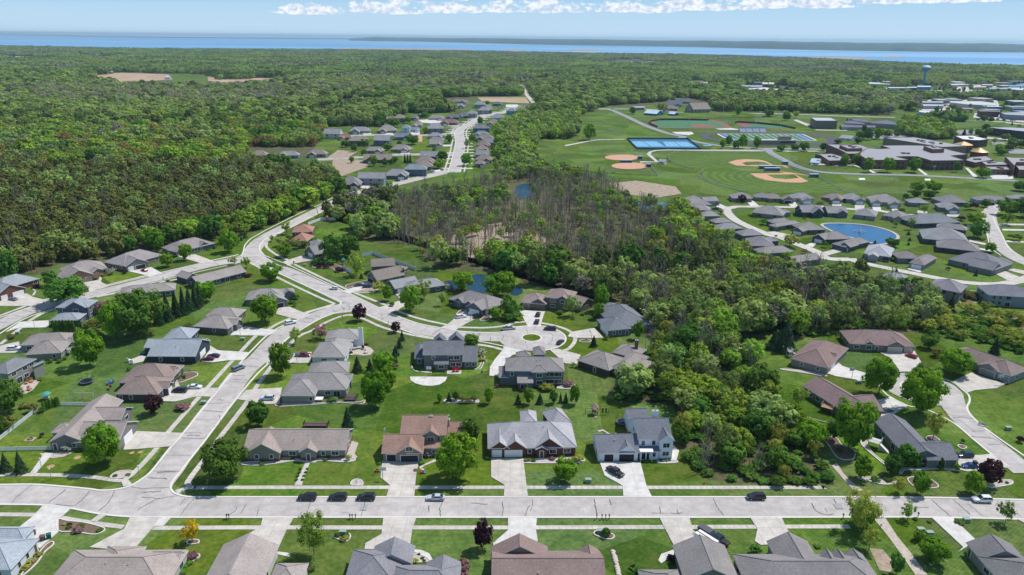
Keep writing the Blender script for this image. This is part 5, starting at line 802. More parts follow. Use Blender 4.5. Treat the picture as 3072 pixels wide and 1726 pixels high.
# ------------------------------------------------------------------ sports grounds
TURF = mat('artificial_turf', (.055, .16, .075), .9, .08, .2, (.07, .19, .085), coords='W'); REDT = mat('warning_track', (.27, .10, .08), .9, .1, .3, coords='W'); TRK = mat('running_track', (.085, .08, .095), .9, .1, .3, coords='W'); COURT = mat('tennis_court_blue', (.14, .37, .56), .8, .05, .3, coords='W'); COURTD = mat('tennis_surround', (.04, .15, .24), .8, coords='W'); WL = mat('white_line', (.8, .8, .8), .8); ENDB = mat('endzone_blue', (.08, .15, .30), .8)
OUTF = mat('mown_outfield', (.060, .115, .012), .95, .2, .2, (.10, .155, .02), coords='W', big=.1)
def rings(m, c, per, amt):
    t = m.node_tree; n = t.nodes; l = t.links; p = n['Principled BSDF']; s_ = p.inputs['Base Color'].links[0].from_socket; g = n.new('ShaderNodeNewGeometry'); mp = n.new('ShaderNodeVectorMath'); mp.operation = 'SUBTRACT'; mp.inputs[1].default_value = (c.x, c.y, 0); l.new(g.outputs['Position'], mp.inputs[0]); ln = n.new('ShaderNodeVectorMath'); ln.operation = 'LENGTH'; l.new(mp.outputs[0], ln.inputs[0])
    a = n.new('ShaderNodeMath'); a.operation = 'MULTIPLY'; a.inputs[1].default_value = 6.283 / per; l.new(ln.outputs['Value'], a.inputs[0]); s = n.new('ShaderNodeMath'); s.operation = 'SINE'; l.new(a.outputs[0], s.inputs[0]); r = n.new('ShaderNodeMapRange'); r.inputs[1].default_value = -.6; r.inputs[2].default_value = .6; r.inputs[3].default_value = 1 - amt; r.inputs[4].default_value = 1 + amt; l.new(s.outputs[0], r.inputs[0])
    x = n.new('ShaderNodeMix'); x.data_type = 'RGBA'; x.blend_type = 'MULTIPLY'; x.inputs[0].default_value = 1; cb = n.new('ShaderNodeCombineXYZ'); [l.new(r.outputs[0], cb.inputs[i]) for i in range(3)]; l.new(s_, x.inputs[6]); l.new(cb.outputs[0], x.inputs[7]); l.new(x.outputs[2], p.inputs['Base Color'])
rings(OUTF, at('s', 2000, 330), 7.5, .16)
SP = [('outfield', 's:1030,285 1045,262 1100,250 1600,250 2100,290 2500,452 2300,470 1850,468 1500,455 1200,390 1060,330', OUTF), ('outfield', 's:710,120 740,75 900,44 1640,45 1900,190 1600,200 1240,225 960,220 800,180', OUTF), ('lawn', 's:10,262 600,290 520,200 330,40 60,60 -60,150', LAWN),
 ('infield', 's:1315,160 1400,135 1500,128 1640,135 1700,150 1770,188 1860,196 1600,200 1400,192', DIRT), ('infield_grass', 's:1455,168 1500,155 1620,152 1690,162 1745,185 1500,189', LAWN), ('infield', 's:1535,272 1800,270 1950,262 1985,280 2125,352 2050,365 1900,362 1700,340 1600,310', DIRT), ('infield_grass', 's:1705,284 1980,281 2030,318 1900,330 1780,320', LAWN), ('path', 's:1810,250 1900,258 2140,292 2130,296 1900,268', DIRT), ('path', 's:1760,188 1880,190 1930,210 1900,214 1860,196', DIRT),
 ('warning_track', 'r:635,195 700,165 820,155 1100,152 1340,164 1480,180 1600,235 1590,258 1330,266 760,258 680,240', REDT), ('turf', 'r:690,195 760,172 1000,163 1340,172 1440,190 1540,245 1330,262 770,252 710,238', TURF), ('infield', 'r:1125,226 1230,215 1330,222 1450,240 1440,250 1160,252', REDT), ('warning_track', 'r:1670,208 1740,198 2000,208 2250,232 2385,268 2300,272 1900,262 1780,250', REDT), ('turf', 'r:1800,215 2000,215 2230,238 2340,266 2100,262 1900,255', TURF),
 ('running_track', 'c:128,1030 150,1008 230,998 420,993 800,998 1020,1010 1170,1040 1200,1070 1150,1095 1000,1098 600,1098 380,1082 230,1062', TRK), ('track_lawn', 'c:190,1030 215,1012 300,1006 850,1010 1000,1028 1092,1056 1050,1074 900,1076 380,1066 240,1048', LAWN), ('turf', 'c:262,1013 905,1016 1008,1063 345,1058', TURF), ('endzone', 'c:275,1015 330,1015 410,1056 355,1056', ENDB), ('endzone', 'c:840,1018 895,1018 992,1060 925,1060', ENDB),
 ('tennis_court_surround', 'r:362,398 1090,402 1248,518 482,514', COURTD), ('tennis_court', 'r:400,424 545,424 640,487 476,487', COURT), ('tennis_court', 'r:556,424 712,425 820,487 652,487', COURT), ('tennis_court', 'r:790,427 918,428 1008,487 834,487', COURT), ('tennis_court', 'r:928,428 1082,430 1190,488 1020,487', COURT),
 ('path', 'r:-400,470 -100,415 0,400 330,395 330,402 0,408 -100,425 -380,482', CONC), ('path', 'r:2050,538 1300,530 850,522 700,528 620,550 595,580 640,620 700,668 740,668 690,625 640,580 660,552 720,538 850,532 1300,540 2000,545', CONC), ('path', 's:430,152 610,155 620,160 430,165', CONC), ('path', 'r:1420,270 1620,262 1720,280 1700,286 1480,282', CONCW), ('path', 'r:900,310 1140,308 1165,335 1100,350 950,335', CONCW), ('path', 'p:0,458 160,455 330,470 520,462 620,500 590,500 510,472 320,480 160,466 0,468', CONCW), ('path', 'p:680,520 720,520 790,565 745,565', CONCW), ('path', 'p:1270,505 1310,510 1420,590 1380,595', CONCW), ('path', 'p:1860,500 1900,505 2020,610 1970,622', CONCW), ('path', 'p:740,524 900,519 910,525 760,532', CONCW), ('car_park', 'p:2160,600 2420,560 2450,640 2200,640', CONCW),
 ('car_park', 'p:520,95 900,60 1200,120 1000,165 620,130', ROADG), ('car_park', 'p:1650,60 2000,40 2120,60 2120,95 1740,100', ROADG), ('car_park', 'p:2130,130 2700,185 2700,200 2400,170 2130,150', CONC), ('car_park', 'p:2380,285 2760,270 2760,340 2400,330', ROADG), ('car_park', 'p:2180,195 2340,195 2340,230 2190,225', ROADG), ('path', 'c:-5,1138 600,1138 640,1130 600,1133 0,1132', CONC), ('path', 'c:720,1140 1080,1140 1080,1146 730,1147', CONC),
 ('path', 'q:1360,650 1440,660 1600,660 1900,655 2300,668 2700,710 2700,718 2300,680 1900,668 1700,680 1460,700 1440,725 1430,700 1600,668 1430,672', CONCW), ('yard', 'q:600,290 900,285 1700,285 1700,355 1200,345 700,335', CONC), ('yard', 'q:1640,215 2700,235 2700,300 1980,330 1660,300', CONC), ('car_park', 'q:1330,400 2250,410 2290,500 2000,520 1340,540', CONC), ('car_park', 'q:1980,565 2760,620 2760,700 2300,650 1960,620', CONC), ('car_park', 'c:430,655 840,690 990,712 700,712 440,695', CONC), ('path', 'c:860,905 980,950 940,955 830,908', CONC), ('field', 'c:0,850 300,848 560,862 720,880 300,892 0,885', LAWN), ('field', 'c:1800,912 2000,905 2440,925 2300,960 1950,975', OUTF),
 ('path', 'c:550,880 590,878 600,886 560,887', POND), ('path', 'c:1000,980 1240,985 1240,990 1000,986', CONC), ('path', 'c:640,1240 640,1240 660,1300', CONC)]
for i, (nm, s, m) in enumerate(SP[:-1]):
    P = pts(s); smo = nm in ('outfield', 'warning_track', 'turf', 'running_track', 'track_lawn') and len(P) > 5
    sheet(nm if nm not in ('lawn', 'infield_grass', 'track_lawn') else 'lawn', smooth_line(P, 4, True) if smo else P, .10 + .008 * i, m)
for (x, y, a, b) in ((255, 115, 182, 29), (327, 200, 186, 34)):
    sheet('infield', pts('s:' + ' '.join('%.1f,%.1f' % (x + a * math.cos(t), y + b * math.sin(t)) for t in np.linspace(0, 6.1, 26))), .52, DIRT)
mb = MB()    # field and court lines
def line(a, b, w, z): ribbon(mb, [Vector(a[:2]), Vector(b[:2])], -w, w, z)
q = [at('c', *v) for v in ((262, 1013), (905, 1016), (1008, 1063), (345, 1058))]
for i in range(4): line(q[i], q[(i + 1) % 4], .9, .62)
for i in range(13): t = (i + 1) / 14; line(q[0].lerp(q[1], t), q[3].lerp(q[2], t), .3, .615)
for cq in ('r:400,424 545,424 640,487 476,487', 'r:556,424 712,425 820,487 652,487', 'r:790,427 918,428 1008,487 834,487', 'r:928,428 1082,430 1190,488 1020,487'):
    P = pts(cq)
    for u0 in (.12, .5, .88): line(P[0].lerp(P[1], u0).lerp(P[3].lerp(P[2], u0), .12), P[0].lerp(P[1], u0).lerp(P[3].lerp(P[2], u0), .88), .12, .63)
    for v0 in (.12, .35, .65, .88): line(P[0].lerp(P[3], v0).lerp(P[1].lerp(P[2], v0), .12), P[0].lerp(P[3], v0).lerp(P[1].lerp(P[2], v0), .88), .12, .632)
mb.build('field_markings', WL)['kind'] = 'structure'
# ------------------------------------------------------------------ fences
def fence(nm, label, s, h, m, step=3.0, kind='rail', cat='fence', pm=None, closed=False, group=None):
    P = pts(s); P = P + [P[0]] if closed else P; root = empty(nm, (P[0].x, P[0].y, 0)); o = P[0]; pb = MB(); gb = MB()
    for i in range(len(P) - 1):
        a = P[i] - Vector((o.x, o.y, 0)); b = P[i + 1] - Vector((o.x, o.y, 0)); d = b - a; L0 = d.length; n = max(1, round(L0 / step)); an = math.atan2(d.y, d.x)
        for j in range(n + 1):
            if j == n and i < len(P) - 2: continue
            p = a + d * (j / n); pb.box(-.07, -.07, 0, .07, .07, h + .06, 0, Matrix.Translation(p) @ Matrix.Rotation(an, 4, 'Z'))
        T = Matrix.Translation(a) @ Matrix.Rotation(an, 4, 'Z')
        if kind == 'panel': gb.box(0, -.03, .08, L0, .03, h, 0, T)
        elif kind == 'picket':
            for z in (.25, h - .25): gb.box(0, -.03, z, L0, .03, z + .12, 0, T)
            k = int(L0 / .32)
            for j in range(k): gb.box(j * L0 / k, -.045, .1, j * L0 / k + .17, .045, h, 0, T)
        else:
            for z in np.linspace(.1, h - .06, 5 if kind == 'rail' else 9): gb.box(0, -.025, float(z), L0, .025, float(z) + .06, 0, T)
            if kind == 'mesh':
                k = max(1, int(L0 / .8))
                for j in range(k): gb.box(j * L0 / k, -.02, .1, j * L0 / k + .05, .02, h, 0, T)
    pb.build('fence_posts', pm or m, root)
    g = gb.build('fence_infill', m, root); tag(root, label, cat, group); return root
FW = M('plain/.70,.73,.76'); FG_ = M('metal/.42,.46,.45'); FD = M('metal/.05,.09,.10'); FB_ = M('metal/.02,.02,.025')
fence('picket_fence', 'long white picket fence running diagonally behind the corner house', 'D0:-200,180 C0:0,1290 C0:385,985', 1.3, FW, 2.4, 'picket')
fence('picket_fence', 'white picket fence below the diagonal one at the left edge', 'D0:-200,195 D0:0,200 D0:520,190', 1.3, FW, 2.4, 'picket')
fence('picket_fence', 'short white picket fence left of the beige roof', 'C0:600,940 C0:900,945', 1.2, FW, 2.4, 'picket')
fence('vinyl_fence', 'white vinyl privacy fence bending behind the steep-gabled house', 'B1:1070,650 1175,632 1600,790', 1.9, FW, 2.4, 'panel')
fence('vinyl_fence', 'white vinyl fence beside the red-brown house', 'B1:525,335 650,285 800,288', 1.9, FW, 2.4, 'panel')
fence('vinyl_fence', 'short white vinyl fence left of the steep-gabled house', 'B1:860,775 965,825', 1.9, FW, 2.4, 'panel')
fence('court_fence', 'dark screened fence around the blue tennis courts', 'r:360,396 1092,400 1252,522 480,518', 2.1, M('plain/.05,.14,.21'), 4, 'panel', closed=True, pm=FD)
fence('outfield_wall', 'black outfield wall around the green turf field', 'r:725,255 660,228 622,205 650,185 760,168 1000,166 1340,172', 2.6, FB_, 5, 'panel', 'wall')
fence('outfield_wall', 'black outfield wall right of the turf field', 'r:1660,205 1700,196 1940,210 2200,236 2388,274', 2.6, FB_, 5, 'panel', 'wall')
fence('chain_fence', 'curved chain fence round the striped lower outfield', 's:1070,240 1020,270 1015,295 1060,335 1200,395 1500,458', 1.6, FG_, 3, 'rail')
fence('chain_fence', 'curved chain fence round the upper baseball outfield', 's:900,48 770,62 710,95 715,135 790,180 965,224', 1.6, FG_, 3, 'rail')
fence('chain_fence', 'straight chain fence below the rightmost dugout', 's:2228,310 2500,455', 1.8, FG_, 3, 'rail'); fence('chain_fence', 'chain fence right of the lower softball infield', 's:540,205 612,292', 2, FG_, 3, 'rail'); fence('chain_fence', 'chain fence left of the upper softball dugout', 's:330,45 405,100', 2.2, FG_, 3, 'rail'); fence('chain_fence', 'tall chain fence between baseball field and school road', 's:1640,62 1870,165', 3, FG_, 4, 'rail'); fence('chain_fence', 'low chain fence below the softball infields', 's:-60,260 200,282 600,296', 1.3, FD, 3, 'rail'); fence('backstop', 'tall backstop netting behind the baseball home plate', 's:1915,195 1960,215 2150,300', 5, FG_, 5, 'mesh', 'fence'); fence('backstop', 'tall backstop fence at the turf fields', 'r:1580,215 1880,215', 6, FD, 6, 'mesh', 'fence')
fence('split_rail_fence', 'wooden rail fence along the path at the right', 'B3:1800,1215 2100,1232 2500,1235', 1.1, M('plain/.3,.24,.18'), 3, 'rail')
# dugouts, bleachers, grandstand
def boxthing(nm, label, cat, tg, x0, x1, yb, h, dep, parts, group=None, rz=None):
    a = at(tg, x0, yb); b = at(tg, x1, yb); an = math.atan2((b - a).y, (b - a).x) if rz is None else rz; w = (b - a).length; root = empty(nm, (a.x, a.y, 0), an)
    for pn, (fx0, fx1, fy0, fy1, z0, z1), m in parts:
        mb = MB(); mb.box(w * fx0, dep * fy0, h * z0, w * fx1, dep * fy1, h * z1, 0); mb.build(pn, m, root)
    tag(root, label, cat, group); return root
DG = [('roof', (-.03, 1.03, -.2, 1.05, .88, 1), M('plain/.32,.42,.55')), ('back_wall', (0, 1, .85, .97, 0, .9), M('plain/.2,.24,.30')), ('side_wall', (0, .04, 0, .9, 0, .88), M('plain/.2,.24,.30')), ('side_wall', (.96, 1, 0, .9, 0, .88), M('plain/.2,.24,.30')), ('bench', (.08, .92, .5, .75, .1, .2), M('plain/.5,.5,.5'))]
for (x0, x1, y, lb) in ((232, 350, 168, 'dugout between the two softball infields'), (410, 452, 128, 'dugout at the right of the upper softball infield'), (492, 540, 208, 'dugout right of the lower softball infield'), (1632, 1798, 226, 'blue-roofed dugout below the upper baseball infield'), (1690, 1838, 248, 'dark dugout above the lower baseball infield'), (1866, 1920, 182, 'dugout beside the school road fence'), (2142, 2226, 312, 'blue dugout at the far right of the baseball fields')): boxthing('dugout', lb, 'dugout', 's', x0, x1, y, 3.0, 3.2, DG, 'dugouts at the ball fields')
boxthing('shelter', 'small blue-roofed shelter right of the tennis courts', 'shelter', 'r', 1285, 1380, 512, 3.4, 5, [('roof', (-.03, 1.03, -.1, 1.1, .86, 1), M('plain/.2,.42,.55')), ('post', (0, .04, 0, .1, 0, .86), M('plain/.4,.4,.4')), ('post', (.96, 1, 0, .1, 0, .86), M('plain/.4,.4,.4')), ('post', (0, .04, .9, 1, 0, .86), M('plain/.4,.4,.4')), ('post', (.96, 1, .9, 1, 0, .86), M('plain/.4,.4,.4'))])
boxthing('press_building', 'long tan press building with raised box in front of the running track', 'building', 'c', 585, 850, 1092, 6, 9, [('wall', (0, 1, 0, 1, 0, .8), M('plain/.27,.235,.20')), ('roof', (-.01, 1.01, -.05, 1.02, .8, .86), M('plain/.5,.48,.45')), ('press_box', (.55, .88, .2, .8, .86, 1.55), M('plain/.3,.26,.23')), ('window_band', (.56, .99, -.01, .02, .3, .6), GLASS)])
a = at('c', 432, 998); b = at('c', 636, 1000); w = (b - a).length; root = empty('grandstand', (a.x, a.y, 0), math.atan2((b - a).y, (b - a).x))
for k in range(4):
    mb = MB(); x0 = w * k / 4 + .5
    for r_ in range(10): mb.box(x0, r_ * .8, 0, w * (k + 1) / 4 - .5, r_ * .8 + .8, .5 + r_ * .42, 0)
    mb.build('seating_block', M('metal/.62,.64,.68'), root)
mb = MB(); mb.box(0, 8.0, 0, w, 8.3, 6.2, 0); mb.build('back_rail', M('metal/.4,.42,.45'), root); tag(root, 'silver grandstand of four seating blocks behind the running track', 'grandstand')
for i, (tg, x, y, w_, lb) in enumerate((('r', 165, 300, 7, 'white football goal on the upper practice field'), ('r', 80, 195, 7, 'far white football goal on the practice field'), ('p', 1005, 655, 5, 'white H-shaped goal post on the lawn below the school'))):
    b = at(tg, x, y); root = empty('goal_post', b); mb = MB(); 
    for sx_ in (-w_ / 2, w_ / 2): mb = MB(); mb.box(sx_ - .15, -.1, 0, sx_ + .15, .1, 5 if i < 2 else 7, 0); mb.build('upright', WHITE, root)
    mb = MB(); mb.box(-w_ / 2, -.09, 2.9, w_ / 2, .09, 3.2, 0); mb.build('crossbar', WHITE, root); tag(root, lb, 'goal post')
for x, lb in (((580, 628, 660, 648), 'left white pad on the lawn below the school'), ((1375, 636, 1450, 656), 'right white pad on the lawn below the school')): o = sheet('concrete_pad', pts('p:%d,%d %d,%d %d,%d %d,%d' % (x[0], x[1], x[2] - 8, x[1], x[2], x[3], x[0] + 5, x[3])), .4, WHITE, 0, None); tag(o, lb, 'pad')
# ------------------------------------------------------------------ vehicles
TYRE = M('plain/.02,.02,.02'); RIM = M('metal/.45,.45,.47'); HL = M('metal/.75,.77,.8'); TL = M('plain/.35,.01,.01')
VT = {'sedan': (4.8, 1.84, [(-2.4, .45, .85), (-2.25, .35, .98), (-1.5, .32, 1.0), (.9, .3, .98), (1.9, .32, .88), (2.35, .38, .68), (2.4, .45, .55)], (-1.95, -1.15, .15, 1.05), 1.45),
 'suv': (4.85, 1.95, [(-2.42, .5, 1.05), (-2.3, .4, 1.12), (-1.2, .38, 1.12), (.95, .38, 1.1), (1.95, .4, 1.02), (2.38, .45, .82), (2.42, .5, .65)], (-2.3, -1.95, .15, 1.05), 1.74),
 'van': (5.1, 2.0, [(-2.55, .45, 1.05), (-2.45, .35, 1.1), (-1.2, .35, 1.1), (1.3, .35, 1.08), (2.2, .38, .95), (2.5, .42, .75), (2.55, .5, .6)], (-2.45, -2.3, .6, 1.65), 1.78),
 'hatch': (4.2, 1.78, [(-2.1, .45, .95), (-2.0, .35, 1.0), (-1.2, .33, 1.0), (.8, .33, .98), (1.7, .35, .85), (2.05, .4, .65), (2.1, .45, .55)], (-2.0, -1.55, .1, .95), 1.5),
 'pickup': (5.8, 2.0, [(-2.9, .6, 1.1), (-2.85, .5, 1.12), (-1.0, .45, 1.14), (1.2, .45, 1.14), (2.4, .45, 1.08), (2.85, .5, .9), (2.9, .6, .7)], (-1.15, -.95, .7, 1.55), 1.85)}
CC = [0]
def car(kind, paint, tg, x, y, head, label, rack=False):
    Lc, Wc, st, cab, top = VT[kind]; c = at(tg, x, y); root = empty('parked_car' if kind != 'pickup' else 'pickup_truck', (c.x, c.y, .2 if True else 0), R(head)); P = M('car/' + paint); hw = Wc / 2
    def ring(s): x_, z0, z1 = s; e = 1 - .10 * (abs(x_) > Lc / 2 - .12) - .05 * (abs(x_) > Lc / 2 - .3); return [(x_, -hw * e * .93, z0), (x_, -hw * e, (z0 + z1) / 2), (x_, -hw * e * .93, z1 - .02), (x_, -hw * e * .8, z1 + .03), (x_, hw * e * .8, z1 + .03), (x_, hw * e * .93, z1 - .02), (x_, hw * e, (z0 + z1) / 2), (x_, hw * e * .93, z0)]
    mb = MB(); rs = [ring(s) for s in st]
    for i in range(len(rs) - 1):
        for j in range(8): k = (j + 1) % 8; mb.face([rs[i][j], rs[i + 1][j], rs[i + 1][k], rs[i][k]])
    mb.face(rs[0]); mb.face(rs[-1][::-1])
    x0, x1, x2, x3 = cab; zb = 1.0 if kind in ('sedan', 'hatch') else 1.12; wt = hw * .74; wb = hw * .9
    mb.box(x1 - .05, -wt - .02, top - .07, x2 + .05, wt + .02, top, 0, taper=.06)
    for sx_ in (x0, x1 * .35 + x2 * .65 - .3, x3): pass
    mb.build('body', P, root)
    g = MB(); B_ = [(x0, -wb, zb), (x3, -wb, zb), (x3, wb, zb), (x0, wb, zb)]; T_ = [(x1, -wt, top - .06), (x2, -wt, top - .06), (x2, wt, top - .06), (x1, wt, top - .06)]
    for i in range(4): j = (i + 1) % 4; g.face([B_[i], B_[j], T_[j], T_[i]])
    g.build('windows', GLASS, root)
    pl = MB()
    for sy in (-1, 1):
        for xa, xb in ((x0, x1), (x3, x2)): pl.tube((xa, sy * wb, zb), (xb, sy * wt, top - .05), .05, 4)
        xm = (x1 + x2) / 2; pl.tube((xm, sy * (wb + .01), zb), (xm, sy * (wt + .01), top - .05), .045, 4)
    pl.box(x1 - .03, -wt, top - .1, x2 + .03, wt, top - .05); pl.box(x0, -wb, zb - .05, x3, wb, zb + .01); pl.build('pillars', P, root)
    if kind == 'pickup': bd = MB(); bd.box(-2.75, -hw * .78, 1.17, -1.2, hw * .78, 1.19, 0); bd.build('bed', M('plain/.03,.03,.03'), root)
    for sx_ in (-1, 1):
        for sy in (-1, 1):
            wx = sx_ * Lc * .31; wr = .34 if kind != 'pickup' else .4; t = MB(); t.tube((wx, sy * (hw - .22), wr), (wx, sy * (hw + .01), wr), wr, 12); w = t.build('wheel', TYRE, root); t = MB(); t.tube((wx, sy * (hw + .005), wr), (wx, sy * (hw + .03), wr), wr * .6, 10); t.build('rim', RIM, w)
    for sy in (-1, 1):
        t = MB(); t.box(Lc / 2 - .12, sy * hw * .62 - .2, .66, Lc / 2 + .01, sy * hw * .62 + .2, .82, 0); t.build('headlight', HL, root); t = MB(); t.box(-Lc / 2 - .01, sy * hw * .68 - .15, .75, -Lc / 2 + .1, sy * hw * .68 + .15, .95, 0); t.build('tail_light', TL, root)
    if rack: t = MB(); t.box(-1.9, -.6, top, -1.0, .6, top + .6, 0); t.build('roof_rack', M('plain/.05,.05,.06'), root)
    tag(root, label, 'car' if kind != 'pickup' else 'pickup truck', 'parked vehicles'); root.location.z = .08 if tg[0] != 'D' else .06
BK = '.012,.013,.018'; SI = '.50,.52,.54'; WT = '.75,.76,.78'
for a in [('suv', BK, 'D1', 518, 685, 180, 'leftmost of the three black cars parked on the main street'), ('suv', BK, 'D1', 825, 685, 180, 'middle of the three black cars parked on the main street'), ('suv', BK, 'D1', 1108, 685, 180, 'rightmost of the three black cars parked on the main street'), ('sedan', '.48,.52,.56', 'D1', 1805, 688, 180, 'silver sedan parked in front of the brown two-storey house'), ('suv', BK, 'D2', 2450, 680, 180, 'black car with silver roof rails parked on the main street by the wood'), ('pickup', '.035,.033,.035', 'D2', 1035, 428, 128, 'dark grey pickup parked across the driveway of the white farmhouse'), ('suv', WT, 'D3', 2145, 708, 178, 'white car parked on the right end of the main street'), ('suv', '.01,.02,.05', 'D3', 1970, 262, 180, 'dark navy car beside the charcoal house garage'), ('hatch', '.01,.06,.22', 'D3', 2020, 368, 180, 'bright blue hatchback with a rack on its roof', True),
 ('hatch', '.35,.01,.015', 'C3', 1435, 460, 128, 'bright red car on the wide mauve ranch driveway'), ('sedan', '.10,.14,.19', 'C3', 1190, 1008, 22, 'blue-grey sedan beside the mauve ranch garage'), ('suv', BK, 'C3', 1268, 625, 90, 'black car half behind a maple at the right turning circle'), ('van', '.02,.02,.035', 'C2', 382, 185, 172, 'black minivan on the upper edge of the turning circle'), ('sedan', '.02,.02,.04', 'C2', 486, 318, 62, 'black sedan on the right side of the turning circle'), ('pickup', SI, 'C1', 2540, 180, 15, 'silver pickup parked where the street enters the turning circle'), ('suv', '.035,.04,.05', 'C2', 250, 112, 82, 'dark car nearest the turning circle on the brick house driveway'), ('suv', '.03,.035,.04', 'C2', 262, 40, 82, 'dark car nearest the garage of the mauve-brown two-storey house'),
 ('suv', WT, 'C1', 350, 122, 38, 'white car parked on the side street below the junction'), ('pickup', '.20,.01,.02', 'C1', 475, 450, 0, 'dark red pickup on the white house driveway'), ('suv', '.52,.56,.60', 'C1', 115, 885, 180, 'silver car on the tan house driveway'), ('suv', WT, 'C1', 2060, 62, 28, 'white car left of the basketball hoop on the ranch driveway'), ('suv', BK, 'C1', 2232, 58, 35, 'black car right of the basketball hoop on the ranch driveway'), ('hatch', WT, 'B1', 783, 982, 172, 'white car parked alone on the diagonal street'), ('sedan', '.05,.05,.06', 'B1', 1040, 950, 20, 'dark sedan left in the steep-gabled house driveway'), ('suv', '.03,.03,.04', 'B1', 1122, 965, 15, 'dark car right in the steep-gabled house driveway'),
 ('van', '.16,.20,.25', 'C0', 2398, 582, 56, 'grey-blue van parked on the side street'), ('sedan', '.012,.014,.03', 'C0', 2145, 458, 178, 'black sedan behind the dark red car'), ('sedan', '.14,.01,.02', 'C0', 2088, 488, 180, 'dark red sedan on the blue-grey house driveway'), ('van', '.012,.018,.035', 'C0', 1805, 808, 178, 'navy van on the brown house driveway'), ('sedan', WT, 'C0', 1958, 770, 2, 'white sedan right of the navy van'), ('suv', WT, 'C0', 148, 385, 8, 'white car on the grey-taupe house driveway at the left'), ('hatch', '.22,.01,.02', 'B0', 1450, 800, 150, 'maroon car in front of the open dark garage'), ('sedan', '.20,.21,.22', 'B0', 132, 1092, 160, 'grey sedan at the left edge by white garage doors'), ('hatch', '.35,.01,.02', 'B3', 92, 388, 10, 'red car in the cluster round the fountain pond'), ('suv', '.02,.03,.08', 'B3', 45, 382, 10, 'navy car left of the red car by the pond houses'),
 ('suv', '.03,.05,.09', 'B2', 2045, 180, 150, 'dark car at the upper turning circle of the pond cluster'), ('pickup', '.01,.02,.045', 'D2', 2070, 1105, 128, 'navy pickup beside the white trailer'), ('suv', '.6,.6,.62', 'b', 2040, 826, 0, 'white car on the road behind the practice field'), ('sedan', BK, 'b', 425, 1368, 20, 'black car in front of the lower far subdivision houses'), ('suv', WT, 'b', 690, 1298, 10, 'white car in the lower corner of the far subdivision'), ('suv', '.03,.3,.28', 'p', 2190, 590, 0, 'teal car at the school entrance')]:
    car(*a)
rp = random.Random(3)
for i in range(46):      # cars on the far car parks: single meshes, too small to show parts
    tg, s = rp.choice((('q', (2000, 2540, 600, 660)), ('q', (1380, 2200, 480, 520)), ('q', (900, 1650, 318, 340)), ('p', (560, 880, 105, 135)))); c = at(tg, rp.uniform(*s[:2]), rp.uniform(*s[2:])); col = rp.choice((WT, SI, BK, '.3,.02,.02', '.03,.07,.2'))
    mb = MB(); mb.box(-2.3, -.9, .3, 2.3, .9, 1.0, 0); mb.box(-1.7, -.8, 1.0, 1.1, .8, 1.5, 1, taper=.2); o = mb.build('parked_car', [M('car/' + col), GLASS]); o.location = (c.x, c.y, .5); o.rotation_euler = (0, 0, rp.choice((0, 1.57)) + rp.uniform(-.1, .1))
    tag(o, 'tiny car on a far car park ' + ('beyond the school' if tg == 'q' else 'behind the school'), 'car', 'cars on the far car parks')
# trailer with cover
c = at('D2', 1950, 1120); root = empty('camper_trailer', c, R(128)); mb = MB(); mb.box(-2.9, -1.1, .5, 2.9, 1.1, 1.7, 0, taper=.1); mb.build('body', WHITE, root); mb = MB(); mb.box(-2.8, -.12, 1.7, 2.8, .12, 1.78, 0); mb.build('stripe', M('plain/.15,.03,.03'), root)
for sy in (-1, 1): mb = MB(); mb.tube((0, sy * .95, .35), (0, sy * 1.15, .35), .35, 12); mb.build('wheel', TYRE, root)
mb = MB(); mb.tube((2.9, 0, .5), (4.1, 0, .45), .07, 6); mb.build('drawbar', M('metal/.2,.2,.2'), root); tag(root, 'low white trailer with red stripe beside the navy pickup', 'trailer')
c = at('D2', 1945, 1015); root = empty('utility_trailer', c, R(128)); mb = MB(); mb.box(-1.8, -1, .5, 1.8, 1, 1.25, 0); mb.build('cargo_box', M('plain/.10,.10,.11'), root)
for sy in (-1, 1): mb = MB(); mb.tube((0, sy * .95, .32), (0, sy * 1.15, .32), .32, 12); mb.build('wheel', TYRE, root)
tag(root, 'dark covered trailer behind the navy pickup', 'trailer')
# ------------------------------------------------------------------ small things
def thing(nm, label, cat, tg, x, y, rz, parts, group=None, z=.0):
    c = at(tg, x, y); root = empty(nm, (c.x, c.y, z), R(rz))
    for pn, m, shapes in parts:
        mb = MB()
        for s in shapes:
            if s[0] == 'b': mb.box(*s[1:7], 0, taper=(s[7] if len(s) > 7 else 0))
            elif s[0] == 't': mb.tube(s[1], s[2], s[3], 8, 0, s[4] if len(s) > 4 else None)
            elif s[0] == 'l': mb.lathe(s[1], 14)
        mb.build(pn, M(m) if isinstance(m, str) else m, root)
    tag(root, label, cat, group); return root
MBX = [('post', 'plain/.12,.09,.07', [('b', -.07, -.07, 0, .07, .07, 1.15)]), ('box', 'plain/.03,.03,.03', [('b', -.14, -.28, 1.1, .14, .28, 1.4, .02)]), ('flag', 'plain/.5,.03,.03', [('b', .14, -.05, 1.25, .17, .02, 1.5)])]
